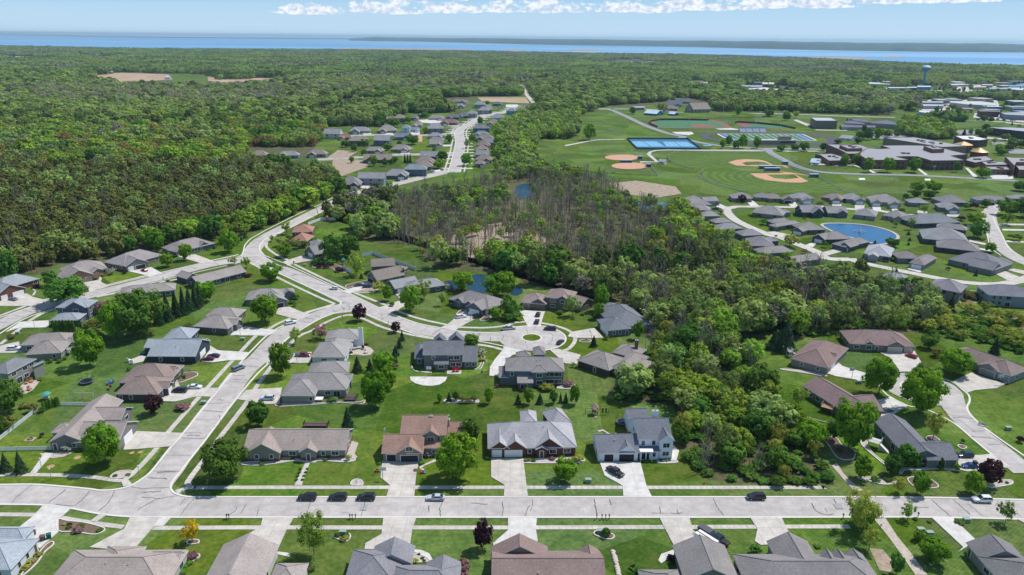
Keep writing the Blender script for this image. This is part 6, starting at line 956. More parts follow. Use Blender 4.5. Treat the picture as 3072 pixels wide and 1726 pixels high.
for tg, x, y, lb in (('D0', 2280, 882, 'left mailbox of the pair by the yellow tree'), ('D0', 2302, 882, 'right mailbox of the pair by the yellow tree'), ('D1', 945, 882, 'first of three mailboxes right of the airy tree'), ('D1', 968, 885, 'middle one of three mailboxes right of the airy tree'), ('D1', 1000, 885, 'last of three mailboxes right of the airy tree'), ('D2', 850, 885, 'white mailbox left of the group on the lower verge'), ('D2', 903, 885, 'tilted mailbox in the group on the lower verge'), ('D2', 940, 885, 'third mailbox in the group on the lower verge'), ('D2', 975, 885, 'rightmost mailbox in the group on the lower verge'), ('D3', 752, 878, 'mailbox left of the white blossoming tree'), ('D3', 1505, 865, 'mailbox beside the bed at the lower right driveway'), ('C1', 1330, 125, 'mailbox left of the small purple maple'), ('B0', 1640, 885, 'mailbox beside the upper left street'), ('C1', 2355, 292, 'mailbox in the row at the turning circle entrance'), ('B1', 885, 1200, 'mailbox at the street junction')):
    thing('mailbox', lb, 'mailbox', tg, x, y, 0, MBX, 'mailboxes along the kerbs')
LP_ = [('pole', 'metal/.18,.2,.2', [('t', (0, 0, 0), (0, 0, 3.1), .06)]), ('lantern', 'metal/.6,.62,.6', [('l', [(.08, 3.0), (.2, 3.15), (.22, 3.5), (.05, 3.7)])])]
for tg, x, y, lb in (('D0', 516, 488, 'slim lamp post in the left verge of the main street'), ('D0', 1402, 460, 'green street name post at the corner'), ('C0', 350, 160, 'lamp post on the driveway below the hedge'), ('C1', 1268, 98, 'lamp post in the verge near the purple maple'), ('D0', 420, 385, 'short post beside the diagonal garden walk'), ('C0', 2218, 1140, 'thin post by the side street kerb')): thing('lamp_post', lb, 'lamp post', tg, x, y, 0, LP_, 'slim posts along the streets')
HOOP = [('pole', 'metal/.12,.12,.13', [('t', (0, 0, 0), (0, 0, 2.6), .08), ('t', (0, 0, 2.6), (0, .7, 3.2), .06)]), ('backboard', 'plain/.6,.64,.66', [('b', -.9, .7, 2.9, .9, .78, 4.0)]), ('rim', 'plain/.5,.1,.03', [('t', (0, .8, 3.05), (0, 1.25, 3.05), .05)])]
for tg, x, y, rz, lb in (('C1', 1740, 645, 180, 'basketball hoop at the half-round court'), ('D1', 1275, 505, 0, 'basketball hoop beside the brown house driveway'), ('C2', 800, 270, 90, 'basketball hoop by the slate house driveway'), ('C1', 415, 515, 0, 'basketball hoop beside the dark red pickup'), ('B1', 2155, 1300, 0, 'basketball hoop on the ranch driveway between two cars'), ('C3', 840, 675, 0, 'basketball hoop on the mauve hip house driveway'), ('C3', 2340, 745, 0, 'basketball hoop at the right edge house'), ('C0', 2415, 235, 0, 'basketball hoop at the upper taupe house driveway'), ('C1', 2340, 590, 90, 'basketball hoop by the curving white driveway')): thing('basketball_hoop', lb, 'basketball hoop', tg, x, y, rz, HOOP, 'basketball hoops by the driveways')
UB = [('cabinet', 'plain/.22,.30,.24', [('b', -.8, -.5, 0, .8, .5, 1.0, .05)]), ('lid', 'plain/.28,.36,.3', [('b', -.85, -.55, 1.0, .85, .55, 1.1)])]
for tg, x, y, lb in (('D1', 875, 1035, 'green utility cabinet among shrubs below the main street'), ('D2', 890, 1025, 'green utility cabinet in the small bed at the bottom'), ('D2', 765, 512, 'pair-like white utility box left of the farmhouse driveway'), ('C0', 2050, 925, 'grey utility box in the side street verge'), ('C3', 912, 718, 'green utility box on the lawn above the mauve ranch'), ('D3', 1620, 1045, 'white utility box lower right beside the round bush'), ('D3', 1530, 1010, 'white lidded box right of the bottom footpath'), ('C3', 2410, 1185, 'green utility box on the right lawn'), ('B1', 490, 745, 'white box on the lawn below the grey house'), ('C0', 2440, 285, 'grey box on the lawn right of the blue-grey house'), ('C0', 180, 225, 'pale blue box at the left street corner'), ('B0', 1690, 900, 'pale blue bin in the upper left verge'), ('D3', 1990, 910, 'small white marker on the lower right verge')): thing('utility_box', lb, 'utility box', tg, x, y, 0, UB, 'utility boxes on the lawns')
for tg, x, y, lb in (('D2', 1930, 535, 'orange hydrant on the lawn by the wood'), ('C1', 867, 50, 'red hydrant by the sidewalk below the junction')): thing('fire_hydrant', lb, 'hydrant', tg, x, y, 0, [('barrel', 'plain/.6,.10,.03', [('l', [(.2, 0), (.17, .1), (.15, .65), (.2, .68), (.14, .85), (.02, .95)])]), ('side_cap', 'plain/.6,.10,.03', [('t', (-.28, 0, .5), (.28, 0, .5), .08)])])
TR = [('frame', 'metal/.12,.14,.2', [('l', [(2.3, .75), (2.3, .9), (1.95, .92), (1.95, .85)])]), ('jumping_mat', 'plain/.012,.012,.02', [('l', [(1.95, .86), (.01, .84)])]), ('net_poles', 'metal/.06,.06,.07', [('t', (2.3 * math.cos(a), 2.3 * math.sin(a), 0), (2.3 * math.cos(a), 2.3 * math.sin(a), 2.7), .05) for a in [k * math.pi / 4 for k in range(8)]] + [('l', [(2.3, 2.62), (2.33, 2.68)])])]
thing('trampoline', 'netted oval black trampoline in the middle of the left lawns', 'trampoline', 'C0', 872, 715, 20, TR); thing('trampoline', 'dark blue rimmed trampoline left of the white farmhouse', 'trampoline', 'C2', 1118, 1125, 0, TR)
PS = [('tower', 'plain/.30,.19,.13', [('b', x_, y_, 0, x_ + .15, y_ + .15, 2.6) for x_ in (-.9, .75) for y_ in (-.8, .65)] + [('b', -.9, -.8, 1.2, .9, .8, 1.35)]), ('roof', 'plain/.36,.24,.19', [('b', -1.1, -1, 2.6, 1.1, 1, 3.7, .85)]), ('swing_beam', 'plain/.28,.18,.12', [('t', (.9, 0, 2.3), (4.4, 0, 2.3), .09), ('t', (4.4, 0, 2.3), (4.4, -.9, 0), .07), ('t', (4.4, 0, 2.3), (4.4, .9, 0), .07), ('t', (-.9, 0, 2.1), (-3, 0, 2.1), .08), ('t', (-3, 0, 2.1), (-3, -.6, 0), .06), ('t', (-3, 0, 2.1), (-3, .6, 0), .06)]), ('swing', 'plain/.03,.1,.05', [('b', 2.2, -.02, .5, 2.7, .02, 2.3)]), ('swing', 'plain/.03,.1,.05', [('b', 3.3, -.02, .5, 3.8, .02, 2.3)]), ('slide', 'plain/.42,.28,.22', [('b', -.4, -2.6, .05, .4, -.8, .25), ('b', -.4, -1.6, .2, .4, -.8, 1.2)])]
thing('playset', 'wooden playhouse with swing beam behind the brick ranch', 'playset', 'C2', 832, 1030, 0, PS)
PG = [(a, ('plain/.03,.28,.2' if a in ('roof',) else b), c) for a, b, c in PS]; thing('playset', 'playset with green roof and red swings beside the steep-gabled house', 'playset', 'B1', 880, 730, 20, PG)
PO = [(a, ('plain/.7,.28,.12' if a == 'roof' else 'plain/.75,.35,.05' if a == 'slide' else b), c) for a, b, c in PS]; thing('playset', 'orange-roofed playset with yellow slide by the white fence', 'playset', 'B1', 715, 292, 120, PO)
thing('swing_set', 'tall metal swing set above the white picket fence', 'swing set', 'C0', 850, 880, 0, [('top_bar', 'metal/.5,.6,.55', [('t', (-3, 0, 2.4), (3.2, 0, 2.4), .07)]), ('leg', 'metal/.5,.6,.55', [('t', (-3, 0, 2.4), (-3, -.7, 0), .06)]), ('leg', 'metal/.5,.6,.55', [('t', (-3, 0, 2.4), (-3, .7, 0), .06)]), ('leg', 'metal/.5,.6,.55', [('t', (3.2, 0, 2.4), (3.2, -.7, 0), .06)]), ('leg', 'metal/.5,.6,.55', [('t', (3.2, 0, 2.4), (3.2, .7, 0), .06)]), ('ladder', 'plain/.5,.4,.25', [('b', -.6, -.05, 0, -.45, .05, 2.4), ('b', -.1, -.05, 0, .05, .05, 2.4)] + [('b', -.5, -.04, .3 * k, 0, .04, .3 * k + .07) for k in range(1, 8)])])
UM = [('pole', 'metal/.4,.4,.4', [('t', (0, 0, 0), (0, 0, 2.4), .05)]), ('canopy', 'plain/.05,.32,.27', [('l', [(1.5, 2.1), (.8, 2.5), (.02, 2.75)])]), ('table', 'plain/.4,.45,.42', [('l', [(.02, .74), (1.0, .74), (1.0, .7), (.02, .7)]), ('t', (0, 0, 0), (0, 0, .7), .15)])]
thing('patio_umbrella', 'teal umbrella over a table above the hedge row', 'umbrella', 'C0', 470, 880, 0, UM)
CH = [('seat', None, [('b', -.35, -.35, .35, .35, .35, .45)]), ('backrest', None, [('b', -.35, .3, .4, .35, .4, 1.0)])] + [('leg', None, [('b', sx_ * .3 - .04, sy * .3 - .04, 0, sx_ * .3 + .04, sy * .3 + .04, .36)]) for sx_ in (-1, 1) for sy in (-1, 1)]
def chair(col, tg, x, y, rz, lb, sc=1.2): r = thing('garden_chair', lb, 'chair', tg, x, y, rz, [(a, 'plain/' + col, c) for a, b, c in CH], 'garden chairs on patios'); r.scale = (sc,) * 3; r.location.z = .12
chair('.6,.02,.03', 'C1', 1995, 600, 160, 'left bright red chair on the slate house patio', 1.6); chair('.6,.02,.03', 'C1', 2030, 600, 200, 'right bright red chair on the slate house patio', 1.6)
for i, (tg, x, y, col, lb) in enumerate((('C0', 270, 725, '.5,.22,.1', 'orange chair on the left terrace nearest the wall'), ('C0', 320, 710, '.5,.22,.1', 'orange chair at the right of the left terrace'), ('C0', 300, 790, '.45,.15,.1', 'reddish chair low on the left terrace'), ('C0', 215, 805, '.7,.7,.7', 'white lounge chair low on the left terrace'), ('C0', 1300, 500, '.75,.75,.75', 'white chair left of the blue-grey house'), ('C0', 1330, 520, '.75,.75,.75', 'lower white chair left of the blue-grey house'), ('C0', 1440, 430, '.1,.25,.5', 'blue chair under the blue-grey house eave'), ('C0', 1090, 730, '.1,.2,.5', 'blue chair behind the brown hip-roofed house'), ('C0', 1130, 715, '.12,.25,.55', 'second blue chair behind the brown hip-roofed house'), ('C0', 1100, 780, '.25,.1,.07', 'brown chair behind the brown hip-roofed house'), ('C1', 1075, 380, '.02,.08,.12', 'dark teal chair on the round brick patio'), ('C1', 1105, 420, '.6,.5,.45', 'cream seat by the patio wall'), ('D1', 1690, 255, '.4,.4,.42', 'grey chair on the brown house porch'), ('D1', 1740, 262, '.35,.35,.38', 'second grey chair on the brown house porch'), ('B2', 1445, 1290, '.03,.04,.06', 'dark lounger by the narrow pool'), ('C3', 15, 640, '.5,.35,.3', 'pinkish stone seat on the lawn left of the mauve ranch'), ('D0', 420, 60, '.04,.05,.05', 'dark covered furniture by the corner house'), ('C2', 1380, 215, '.15,.15,.16', 'dark chair beside the slate house bed'), ('B3', 2400, 1160, '.05,.05,.06', 'dark chair on the round white patio at right'))): chair(col, tg, x, y, 37 * i, lb, 1.5)
thing('hot_tub', 'white covered hot tub beside the tan house deck', 'hot tub', 'C1', 638, 895, 0, [('tub', 'plain/.2,.17,.15', [('b', -1.1, -1, 0, 1.1, 1, .8)]), ('cover', 'plain/.75,.75,.72', [('b', -1.2, -1.1, .8, 1.2, 1.1, 1.0)])])
def deck(tg, x, y, w, d, h, rz, col, rail, lb, stairs=True):
    pr = [('floor', 'plain/' + col, [('b', 0, 0, h - .15, w, d, h)]), ('railing', 'plain/' + rail, [('b', 0, 0, h + .85, w, .08, h + .95), ('b', 0, 0, h + .85, .08, d, h + .95), ('b', w - .08, 0, h + .85, w, d, h + .95)] + [('b', k * w / 10, 0, h, k * w / 10 + .06, .06, h + .9) for k in range(11)] + [('b', 0, k * d / 8, h, .06, k * d / 8 + .06, h + .9) for k in range(8)] + [('b', w - .06, k * d / 8, h, w, k * d / 8 + .06, h + .9) for k in range(8)])] + [('post', 'plain/' + col, [('b', a, b, 0, a + .15, b + .15, h)]) for a in (0, w - .15) for b in (0, d - .15)]
    if stairs: pr.append(('stairs', 'plain/' + rail, [('b', w, .2 + 0 * k, max(0, h - .22 * (k + 1) - .1), w + .3 * (k + 1), 1.3, h - .22 * (k + 1)) for k in range(int(h / .22))]))
    return thing('deck', lb, 'deck', tg, x, y, rz, pr)
deck('C1', 885, 905, 3.8, 4, .8, 0, '.10,.075,.07', '.08,.06,.055', 'dark brown deck with furniture behind the tan house', False); deck('C3', 520, 1005, 3.8, 2.6, 2.0, -38, '.42,.24,.15', '.45,.3,.2', 'reddish wooden deck on the long mauve ranch', False); deck('D3', 995, 165, 3.2, 3.2, 2.2, -38, '.55,.53,.5', '.7,.7,.7', 'raised white railed deck with stairs at the charcoal house'); deck('C3', 205, 460, 1.6, 2.4, 2.2, 0, '.6,.58,.56', '.7,.7,.7', 'small white deck at the left corner of the mauve hip house'); deck('C0', 705, 440, 2.4, 2.2, 2.2, 60, '.6,.58,.55', '.7,.7,.7', 'white rear stairs landing of the grey-taupe house'); deck('C1', 475, 1180, 7.5, 2.6, 1.2, 0, '.12,.08,.07', '.03,.03,.03', 'black railed deck behind the long taupe ranch', False); deck('B1', 1900, 975, 3, 2, 2, -35, '.35,.22,.16', '.35,.25,.2', 'brown stairs from the grey L-shaped house to the pond')
mb = MB(); rg = random.Random(9)
for k, (x, y) in enumerate([(1015, 1215), (1018, 1240), (1030, 1262), (1035, 1285), (1042, 1310), (1050, 1340), (1055, 1370), (1062, 1395), (1068, 1420), (1072, 1445)]):
    c = at('D2', x, y); o = MB(); o.lathe([(.02, 0), (.55, .02), (.62, .3), (.4, .52), (.02, .58)], 7); b_ = o.build('boulder', mat('limestone', (.55, .48, .42), .9, .2, 2) if k == 0 else bpy.data.materials['limestone']); b_.location = (c.x, c.y, 0); b_.scale = (1.1, rg.uniform(.8, 1.1), .9); b_.rotation_euler = (0, 0, rg.uniform(0, 6)); tag(b_, 'pale limestone boulder in the row below the small bed', 'boulder', 'limestone boulders in a row')
for k in range(8):
    c = at('C2', 870 + k * 14, 1185 + abs(k - 3) * 6 + k * 3); b_ = bpy.data.objects['boulder'].copy(); link(b_); b_.location = (c.x, c.y, 0); b_.scale = (.8, .7, .6); tag(b_, 'pale stone edging the small bed left of the white farmhouse', 'boulder', 'stones round the small bed')
for k, (tg, x, y, rz, ln, lb) in enumerate((('C3', 50, 880, -30, 4.5, 'upper stone garden edging at the left of the mauve ranch'), ('C3', 350, 1060, -33, 7.5, 'long stone garden edging below the mauve ranch'))): thing('stone_edging', lb, 'edging', tg, x, y, rz, [('stones', 'brick/.36,.31,.27', [('b', j * .6, 0, 0, j * .6 + .52, .5, .35) for j in range(int(ln / .6))])])
thing('toy_cluster', 'red and blue ride-on toys by the brown house driveway', 'toys', 'D1', 1665, 425, 0, [('ride_on_car', 'plain/.6,.03,.02', [('b', -.5, -.3, 0, .4, .3, .5, .08)]), ('slide', 'plain/.1,.25,.45', [('b', .5, -.2, 0, .7, .3, 1.0), ('b', .7, -.2, 0, 1.2, .3, .35)]), ('play_house', 'plain/.65,.7,.7', [('b', -.3, .6, 0, .6, 1.3, .8, .1)])])
thing('kids_bikes', 'small red wheeled toys left of the brown house driveway', 'toys', 'D1', 1215, 405, 0, [('frame', 'plain/.55,.05,.03', [('b', -.4, -.5, .25, .4, -.35, .6), ('b', -.3, .35, .25, .4, .5, .6)]), ('wheel', 'plain/.02,.02,.02', [('t', (-.4, -.5, .25), (-.4, -.3, .25), .25), ('t', (.4, -.5, .25), (.4, -.3, .25), .25)])])
for k, (x, y, col, lb) in enumerate(((335, 1050, '.10,.07,.06', 'brown wheelie bin on the lower left driveway'), (430, 1100, '.13,.09,.08', 'brown bin group on the lower left driveway'), (495, 1080, '.02,.12,.09', 'green wheelie bin on the lower left driveway'))): thing('wheelie_bin', lb, 'bin', 'D0', x, y, 15 * k, [('body', 'plain/' + col, [('b', -.45, -.45, 0, .45, .45, 1.1, -.05)]), ('lid', 'plain/' + col, [('b', -.55, -.55, 1.1, .55, .55, 1.22)])], z=.18)
for tg, x, y, lb in (('D2', 238, 470, 'white yard sign on the brick ranch lawn'), ('D3', 1130, 975, 'small white sign at the footpath edge'), ('D1', 1010, 535, 'dark lawn ornament on the round stone pad')): thing('yard_sign', lb, 'sign', tg, x, y, 0, [('post', 'plain/.3,.3,.3', [('b', -.03, -.03, 0, .03, .03, 1.0)]), ('board', 'plain/.7,.7,.7', [('b', -.25, -.04, .6, .25, -.03, 1.25)])])
thing('satellite_dish', 'white satellite dish left of the brown house roof', 'dish', 'C1', 1300, 1225, 0, [('mast', 'metal/.5,.5,.5', [('t', (0, 0, 0), (0, 0, 1.6), .05)]), ('dish', 'plain/.7,.75,.75', [('t', (0, 0, 1.6), (-.12, -.12, 1.72), .1, .5)])])
thing('fire_pit', 'round stone fire pit on the corner house lawn', 'fire pit', 'C0', 305, 1280, 0, [('pad', 'plain/.42,.34,.28', [('b', -1.3, -1.1, .0, 1.3, 1.1, .12)]), ('ring', 'brick/.2,.15,.12', [('l', [(.8, .1), (.8, .4), (.5, .4), (.5, .12)])])])
for k, (x, y) in enumerate(((780, 265), (510, 355), (1410, 210), (1325, 218))): o = sheet('bare_patch', circle(at('D0', x, y), 1.0 if k < 2 else .7, 12), .03, mat('dry_soil', (.42, .28, .15), .95) if k == 0 else bpy.data.materials['dry_soil']); 
c = at('B3', 925, 400, .3); root = empty('fountain', (c.x, c.y, 0)); FM = mat('fountain_spray', (.75, .82, .88), .6, trans=.4); mb = MB(); mb.lathe([(.9, .2), (.55, 1.4), (.25, 2.6), (.12, 3.8), (.02, 4.6)], 10); mb.build('jet', FM, root); mb = MB(); rg = random.Random(2)
for k in range(70): a_ = rg.uniform(0, 6.28); r_ = rg.uniform(1, 4.2); z_ = rg.uniform(.2, max(.3, 2.4 - r_ * .5)); x_, y_ = r_ * math.cos(a_), r_ * math.sin(a_); mb.box(x_ - .12, y_ - .12, z_, x_ + .12, y_ + .12, z_ + .2)
mb.build('spray', FM, root); tag(root, 'white water jet in the middle of the blue pond', 'fountain')
c = at('C2', 770, 300); 
thing('rock_pile', 'pale rocks and stump on the lawn left of the mauve ranch', 'rocks', 'C3', 35, 655, 0, [('rocks', 'plain/.45,.36,.30', [('b', -.9, -.4, 0, -.2, .3, .5, .15), ('b', -.1, -.5, 0, .6, .2, .7, .15), ('b', .5, 0, 0, 1.1, .6, .4, .1)])])
thing('picnic_bench', 'grey bench at the kerb of the right street', 'bench', 'C3', 2150, 1150, -40, [('seat', 'plain/.4,.4,.42', [('b', -1.2, -.3, .45, 1.2, .2, .55)]), ('backrest', 'plain/.4,.4,.42', [('b', -1.2, .2, .6, 1.2, .28, 1.1)]), ('leg', 'plain/.3,.3,.3', [('b', -1.0, -.2, 0, -.85, .2, .45)]), ('leg', 'plain/.3,.3,.3', [('b', .85, -.2, 0, 1.0, .2, .45)])])
# porch awning of the farmhouse
c = at('D2', 1350, 195, 3.1); hs = [o for o in bpy.data.objects if o.get('label', '').startswith('white two-storey farmhouse')][0]
mb = MB(); mb.box(c.x - hs.location.x - 1.9, c.y - hs.location.y - .8, 3.05, c.x - hs.location.x + 1.9, c.y - hs.location.y + .9, 3.2, 0); mb.build('awning', WHITE, hs)
for fx in (-1.7, -.2, 1.5): mb = MB(); X_ = c.x - hs.location.x + fx; mb.box(X_, c.y - hs.location.y - .75, 0, X_ + .2, c.y - hs.location.y - .55, 3.05, 0); mb.build('porch_post', WHITE, hs)
# ------------------------------------------------------------------ trees
def leafmat(name, c, c2, trans=.3, rand=.6, sc=.7):
    return mat(name, c, .8, .30, sc, c2, spec=.15, trans=trans, rand=rand)
LM = {'maple': leafmat('maple_leaves', (.135, .275, .016), (.215, .375, .030), .4, .45), 'green': leafmat('green_leaves', (.085, .19, .026), (.135, .25, .042), .38),
 'spruce': leafmat('spruce_needles', (.035, .075, .034), (.060, .105, .05), .1), 'purple': leafmat('purple_leaves', (.045, .018, .026), (.085, .035, .045), .2, .3),
 'lime': leafmat('young_lime_leaves', (.24, .35, .045), (.32, .42, .07), .4), 'yellow': leafmat('yellow_leaves', (.62, .44, .015), (.75, .52, .02), .3, .2),
 'pink': leafmat('pink_brown_leaves', (.25, .125, .125), (.36, .20, .20), .3, .4), 'white': leafmat('white_blossom', (.60, .60, .52), (.30, .36, .20), .3, .3),
 'olive': leafmat('cedar_leaves', (.128, .140, .032), (.185, .190, .052), .2, .5), 'grey': leafmat('bare_twigs', (.25, .228, .165), (.34, .315, .235), .1, .35),
 'bright': leafmat('fresh_leaves', (.235, .375, .036), (.34, .47, .065), .42), 'mid': leafmat('woodland_leaves', (.225, .305, .078), (.325, .405, .120), .4, .85),
 'dark': leafmat('dark_leaves', (.100, .135, .036), (.15, .18, .05), .3, .6), 'rust': leafmat('rust_leaves', (.30, .205, .065), (.37, .26, .08), .3, .6), 'ylime': leafmat('yellow_green_leaves', (.29, .33, .05), (.38, .40, .08), .35, .5)}
BARK = mat('bark', (.12, .095, .075), .95, .3, 3); BARKG = mat('grey_bark', (.24, .22, .20), .95, .25, 3)
def quads(C, Nn, size, rng, asp=.75):
    n = len(C); t = np.cross(Nn, rng.normal(size=(n, 3))); t /= np.linalg.norm(t, axis=1, keepdims=True) + 1e-9; b = np.cross(Nn, t)
    s = (size * rng.uniform(.6, 1.3, n))[:, None]
    V = np.stack([C - t * s - b * s * asp * .3, C + b * s * asp, C + t * s + b * s * asp * .2, C - b * s * asp], 1).reshape(-1, 3)
    F = np.arange(n * 4).reshape(n, 4); return V, F
def mesh_np(name, V, F, mats, midx=None):
    me = bpy.data.meshes.new(name); nv, nf = len(V), len(F)
    me.vertices.add(nv); me.vertices.foreach_set('co', V.astype(np.float32).ravel()); me.loops.add(nf * 4); me.loops.foreach_set('vertex_index', F.astype(np.int32).ravel())
    me.polygons.add(nf); me.polygons.foreach_set('loop_start', np.arange(0, nf * 4, 4, dtype=np.int32)); me.polygons.foreach_set('loop_total', np.full(nf, 4, np.int32))
    for m in mats: me.materials.append(m)
    if midx is not None: me.polygons.foreach_set('material_index', midx.astype(np.int32))
    me.update(); me.validate(); return me
def crown(shape, n, seed, leaf=.07):
    """unit crown: height 1 from the ground, half width .5 at its widest"""
    rng = np.random.default_rng(seed)
    if shape in ('round', 'tall', 'airy', 'low'):
        lo, hi = {'round': (.13, 1), 'tall': (.10, 1), 'airy': (.18, 1), 'low': (.0, 1)}[shape]
        nc = {'round': 60, 'tall': 56, 'airy': 34, 'low': 34}[shape]
        d = rng.normal(size=(nc, 3)); d /= np.linalg.norm(d, axis=1, keepdims=True)
        if shape == 'low': d[:, 2] = np.abs(d[:, 2]) * .9 - .15
        rad = rng.uniform(.70, .90, nc) if shape != 'airy' else rng.uniform(.5, .95, nc); rad[: nc // 6] *= .5
        c = d * rad[:, None]
        c[:, 2] = lo + (hi - lo) * (c[:, 2] * .5 + .5); prof = np.ones(nc)
        if shape == 'tall': prof = 1 - .45 * np.clip((c[:, 2] - .5) * 2, 0, 1)
        ang = rng.uniform(0, 6.28); lop = 1 + .16 * np.cos(np.arctan2(c[:, 1], c[:, 0]) * 1 - ang) + .12 * np.cos(np.arctan2(c[:, 1], c[:, 0]) * 3 + ang); c[:, 0] *= .5 * prof * lop; c[:, 1] *= .5 * prof * lop
        cr = rng.uniform(.10, .17, nc) if n > 3000 else rng.uniform(.075, .18, nc) * (1.0 if shape != 'airy' else .85)
        k = rng.integers(0, nc, n); o = rng.normal(size=(n, 3)); o /= np.linalg.norm(o, axis=1, keepdims=True); rr = rng.uniform(.55, 1.05, n)
        if shape == 'airy': rr = rng.uniform(.2, 1.35, n)
        C = c[k] + o * (cr[k] * rr)[:, None] * np.array([1, 1, .8]); Nn = o * .8 + (C - np.array([0, 0, .45])) * 1.3 + rng.normal(size=(n, 3)) * .28 + np.array([0, 0, .3])
        C[:, 2] = np.clip(C[:, 2], lo * .7, 1.02)
    elif shape in ('cone', 'column', 'cedar'):
        z = rng.random(n) ** (1.25 if shape == 'cone' else .95); tiers = 11
        base = {'cone': 1 - z, 'column': (1 - z) ** .35, 'cedar': np.sqrt(np.clip(1 - (1.6 * z - .6).clip(0, 1) ** 2, 0, 1)) * (.75 + .25 * np.minimum(1, z * 3))}[shape]
        r = .5 * base * (1 - .22 * ((z * tiers) % 1)) * rng.uniform(.65, 1.04, n) + .012; a = rng.random(n) * 2 * math.pi
        lob = 1 + .14 * np.sin(a * 5 + z * 23 + seed) + .08 * np.sin(a * 9 - z * 31); r = r * lob
        C = np.stack([r * np.cos(a), r * np.sin(a), .03 + .97 * z], 1); Nn = np.stack([np.cos(a), np.sin(a), np.full(n, .55)], 1) + rng.normal(size=(n, 3)) * .4
    Nn /= np.linalg.norm(Nn, axis=1, keepdims=True) + 1e-9
    return quads(C, Nn, leaf, rng)
def sticks(segs):
    V = []; F = []
    for p, q, r0, r1 in segs:
        p = np.array(p, float); q = np.array(q, float); d = q - p; a = np.cross(d, [.3, .9, .1]); a /= np.linalg.norm(a) + 1e-9; b = np.cross(d, a); b /= np.linalg.norm(b) + 1e-9
        k = len(V)
        for i in range(3):
            an = 2 * math.pi * i / 3; o = a * math.cos(an) + b * math.sin(an); V += [p + o * r0, q + o * r1]
        for i in range(3): j = (i + 1) % 3; F.append((k + 2 * i, k + 2 * j, k + 2 * j + 1, k + 2 * i + 1))
    return np.array(V), np.array(F)
def trunk_segs(seed, limbs=7, tr=.026, top=.6, spread=.3, sub=0, up=.3):
    rng = random.Random(seed); s = [((0, 0, -.02), (0, 0, top * .5), tr, tr * .7), ((0, 0, top * .5), (.01, .01, top), tr * .7, tr * .3)]
    for i in range(limbs):
        z = rng.uniform(.2, top); a = i * 2.4 + rng.random(); l = spread * rng.uniform(.6, 1.1); e = (math.cos(a) * l, math.sin(a) * l, z + up * rng.uniform(.5, 1.1)); s.append(((0, 0, z), e, tr * .42, tr * .1))
        for j in range(sub):
            t = rng.uniform(.3, .95); b = [e[0] * t, e[1] * t, z + (e[2] - z) * t]; a2 = a + rng.uniform(-1.2, 1.2); l2 = l * rng.uniform(.3, .6)
            s.append((b, (b[0] + math.cos(a2) * l2, b[1] + math.sin(a2) * l2, min(1, b[2] + l2 * rng.uniform(.5, 1.6))), tr * .17, tr * .05))
    return s
_pm = {}
def tree_meshes(kind, v):
    """kind: shape/colour/detail -> (trunk mesh, crown mesh)"""
    key = (kind, v)
    if key in _pm: return _pm[key]
    shape, colr, det = kind.split('/'); n = {'hi': 4600, 'md': 1900, 'lo': 620}[det]; leaf = {'hi': .034, 'md': .050, 'lo': .085}[det]
    if shape == 'airy': n = int(n * .8); leaf *= .72
    if shape in ('cone', 'cedar', 'column'): leaf *= .8
    if shape == 'bare':
        nt_ = {'hi': 11, 'md': 8, 'lo': 6}[det]; V, F = sticks(trunk_segs(v + 5, nt_ + 4, .022 if det == 'hi' else .042, .88, .24, 8 if det != 'lo' else 5, .26) + [((a_, b_, -.02), (a_ * 1.3, b_ * 1.2, .75), .024, .008) for a_, b_ in ((.35, .1), (-.3, .25), (-.1, -.38))]); cr = mesh_np('crown', V, F, [LM['grey']]); V2, F2 = sticks([((0, 0, -.02), (0, 0, .9), .022, .006)]); tk = mesh_np('trunk', V2, F2, [BARKG])
        V3, F3 = crown('airy', 120 if det != 'lo' else 70, v, .022); V = np.vstack([V, V3]); F = np.vstack([F, F3 + len(V) - len(V3)]); cr = mesh_np('crown', V, F, [LM['grey']])
        _pm[key] = (tk, cr); return _pm[key]
    V, F = crown(shape, n, v * 17 + 3, leaf); cr = mesh_np('crown', V, F, [LM[colr]])
    segs = trunk_segs(v, 7 if det == 'hi' else 4, .02, .62, .22, 3 if shape == 'airy' else 0) if shape in ('round', 'tall', 'airy') else [((0, 0, -.02), (0, 0, .9), .022, .004)]
    V, F = sticks(segs); tk = mesh_np('trunk', V, F, [BARK]); _pm[key] = (tk, cr); return _pm[key]
_mm = {}
def merged(kind, v):
    key = (kind, v)
    if key in _mm: return _mm[key]
    tk, cr = tree_meshes(kind, v); V = []; F = []; I = []
    for i, me in enumerate((tk, cr)):
        a = np.empty(len(me.vertices) * 3, np.float32); me.vertices.foreach_get('co', a); f = np.empty(len(me.loops), np.int32); me.loops.foreach_get('vertex_index', f)
        F.append(f.reshape(-1, 4) + sum(len(x) for x in V)); V.append(a.reshape(-1, 3)); I.append(np.full(len(F[-1]), i))
    me = mesh_np('tree', np.vstack(V), np.vstack(F), [tk.materials[0], cr.materials[0]], np.concatenate(I)); _mm[key] = me; return me
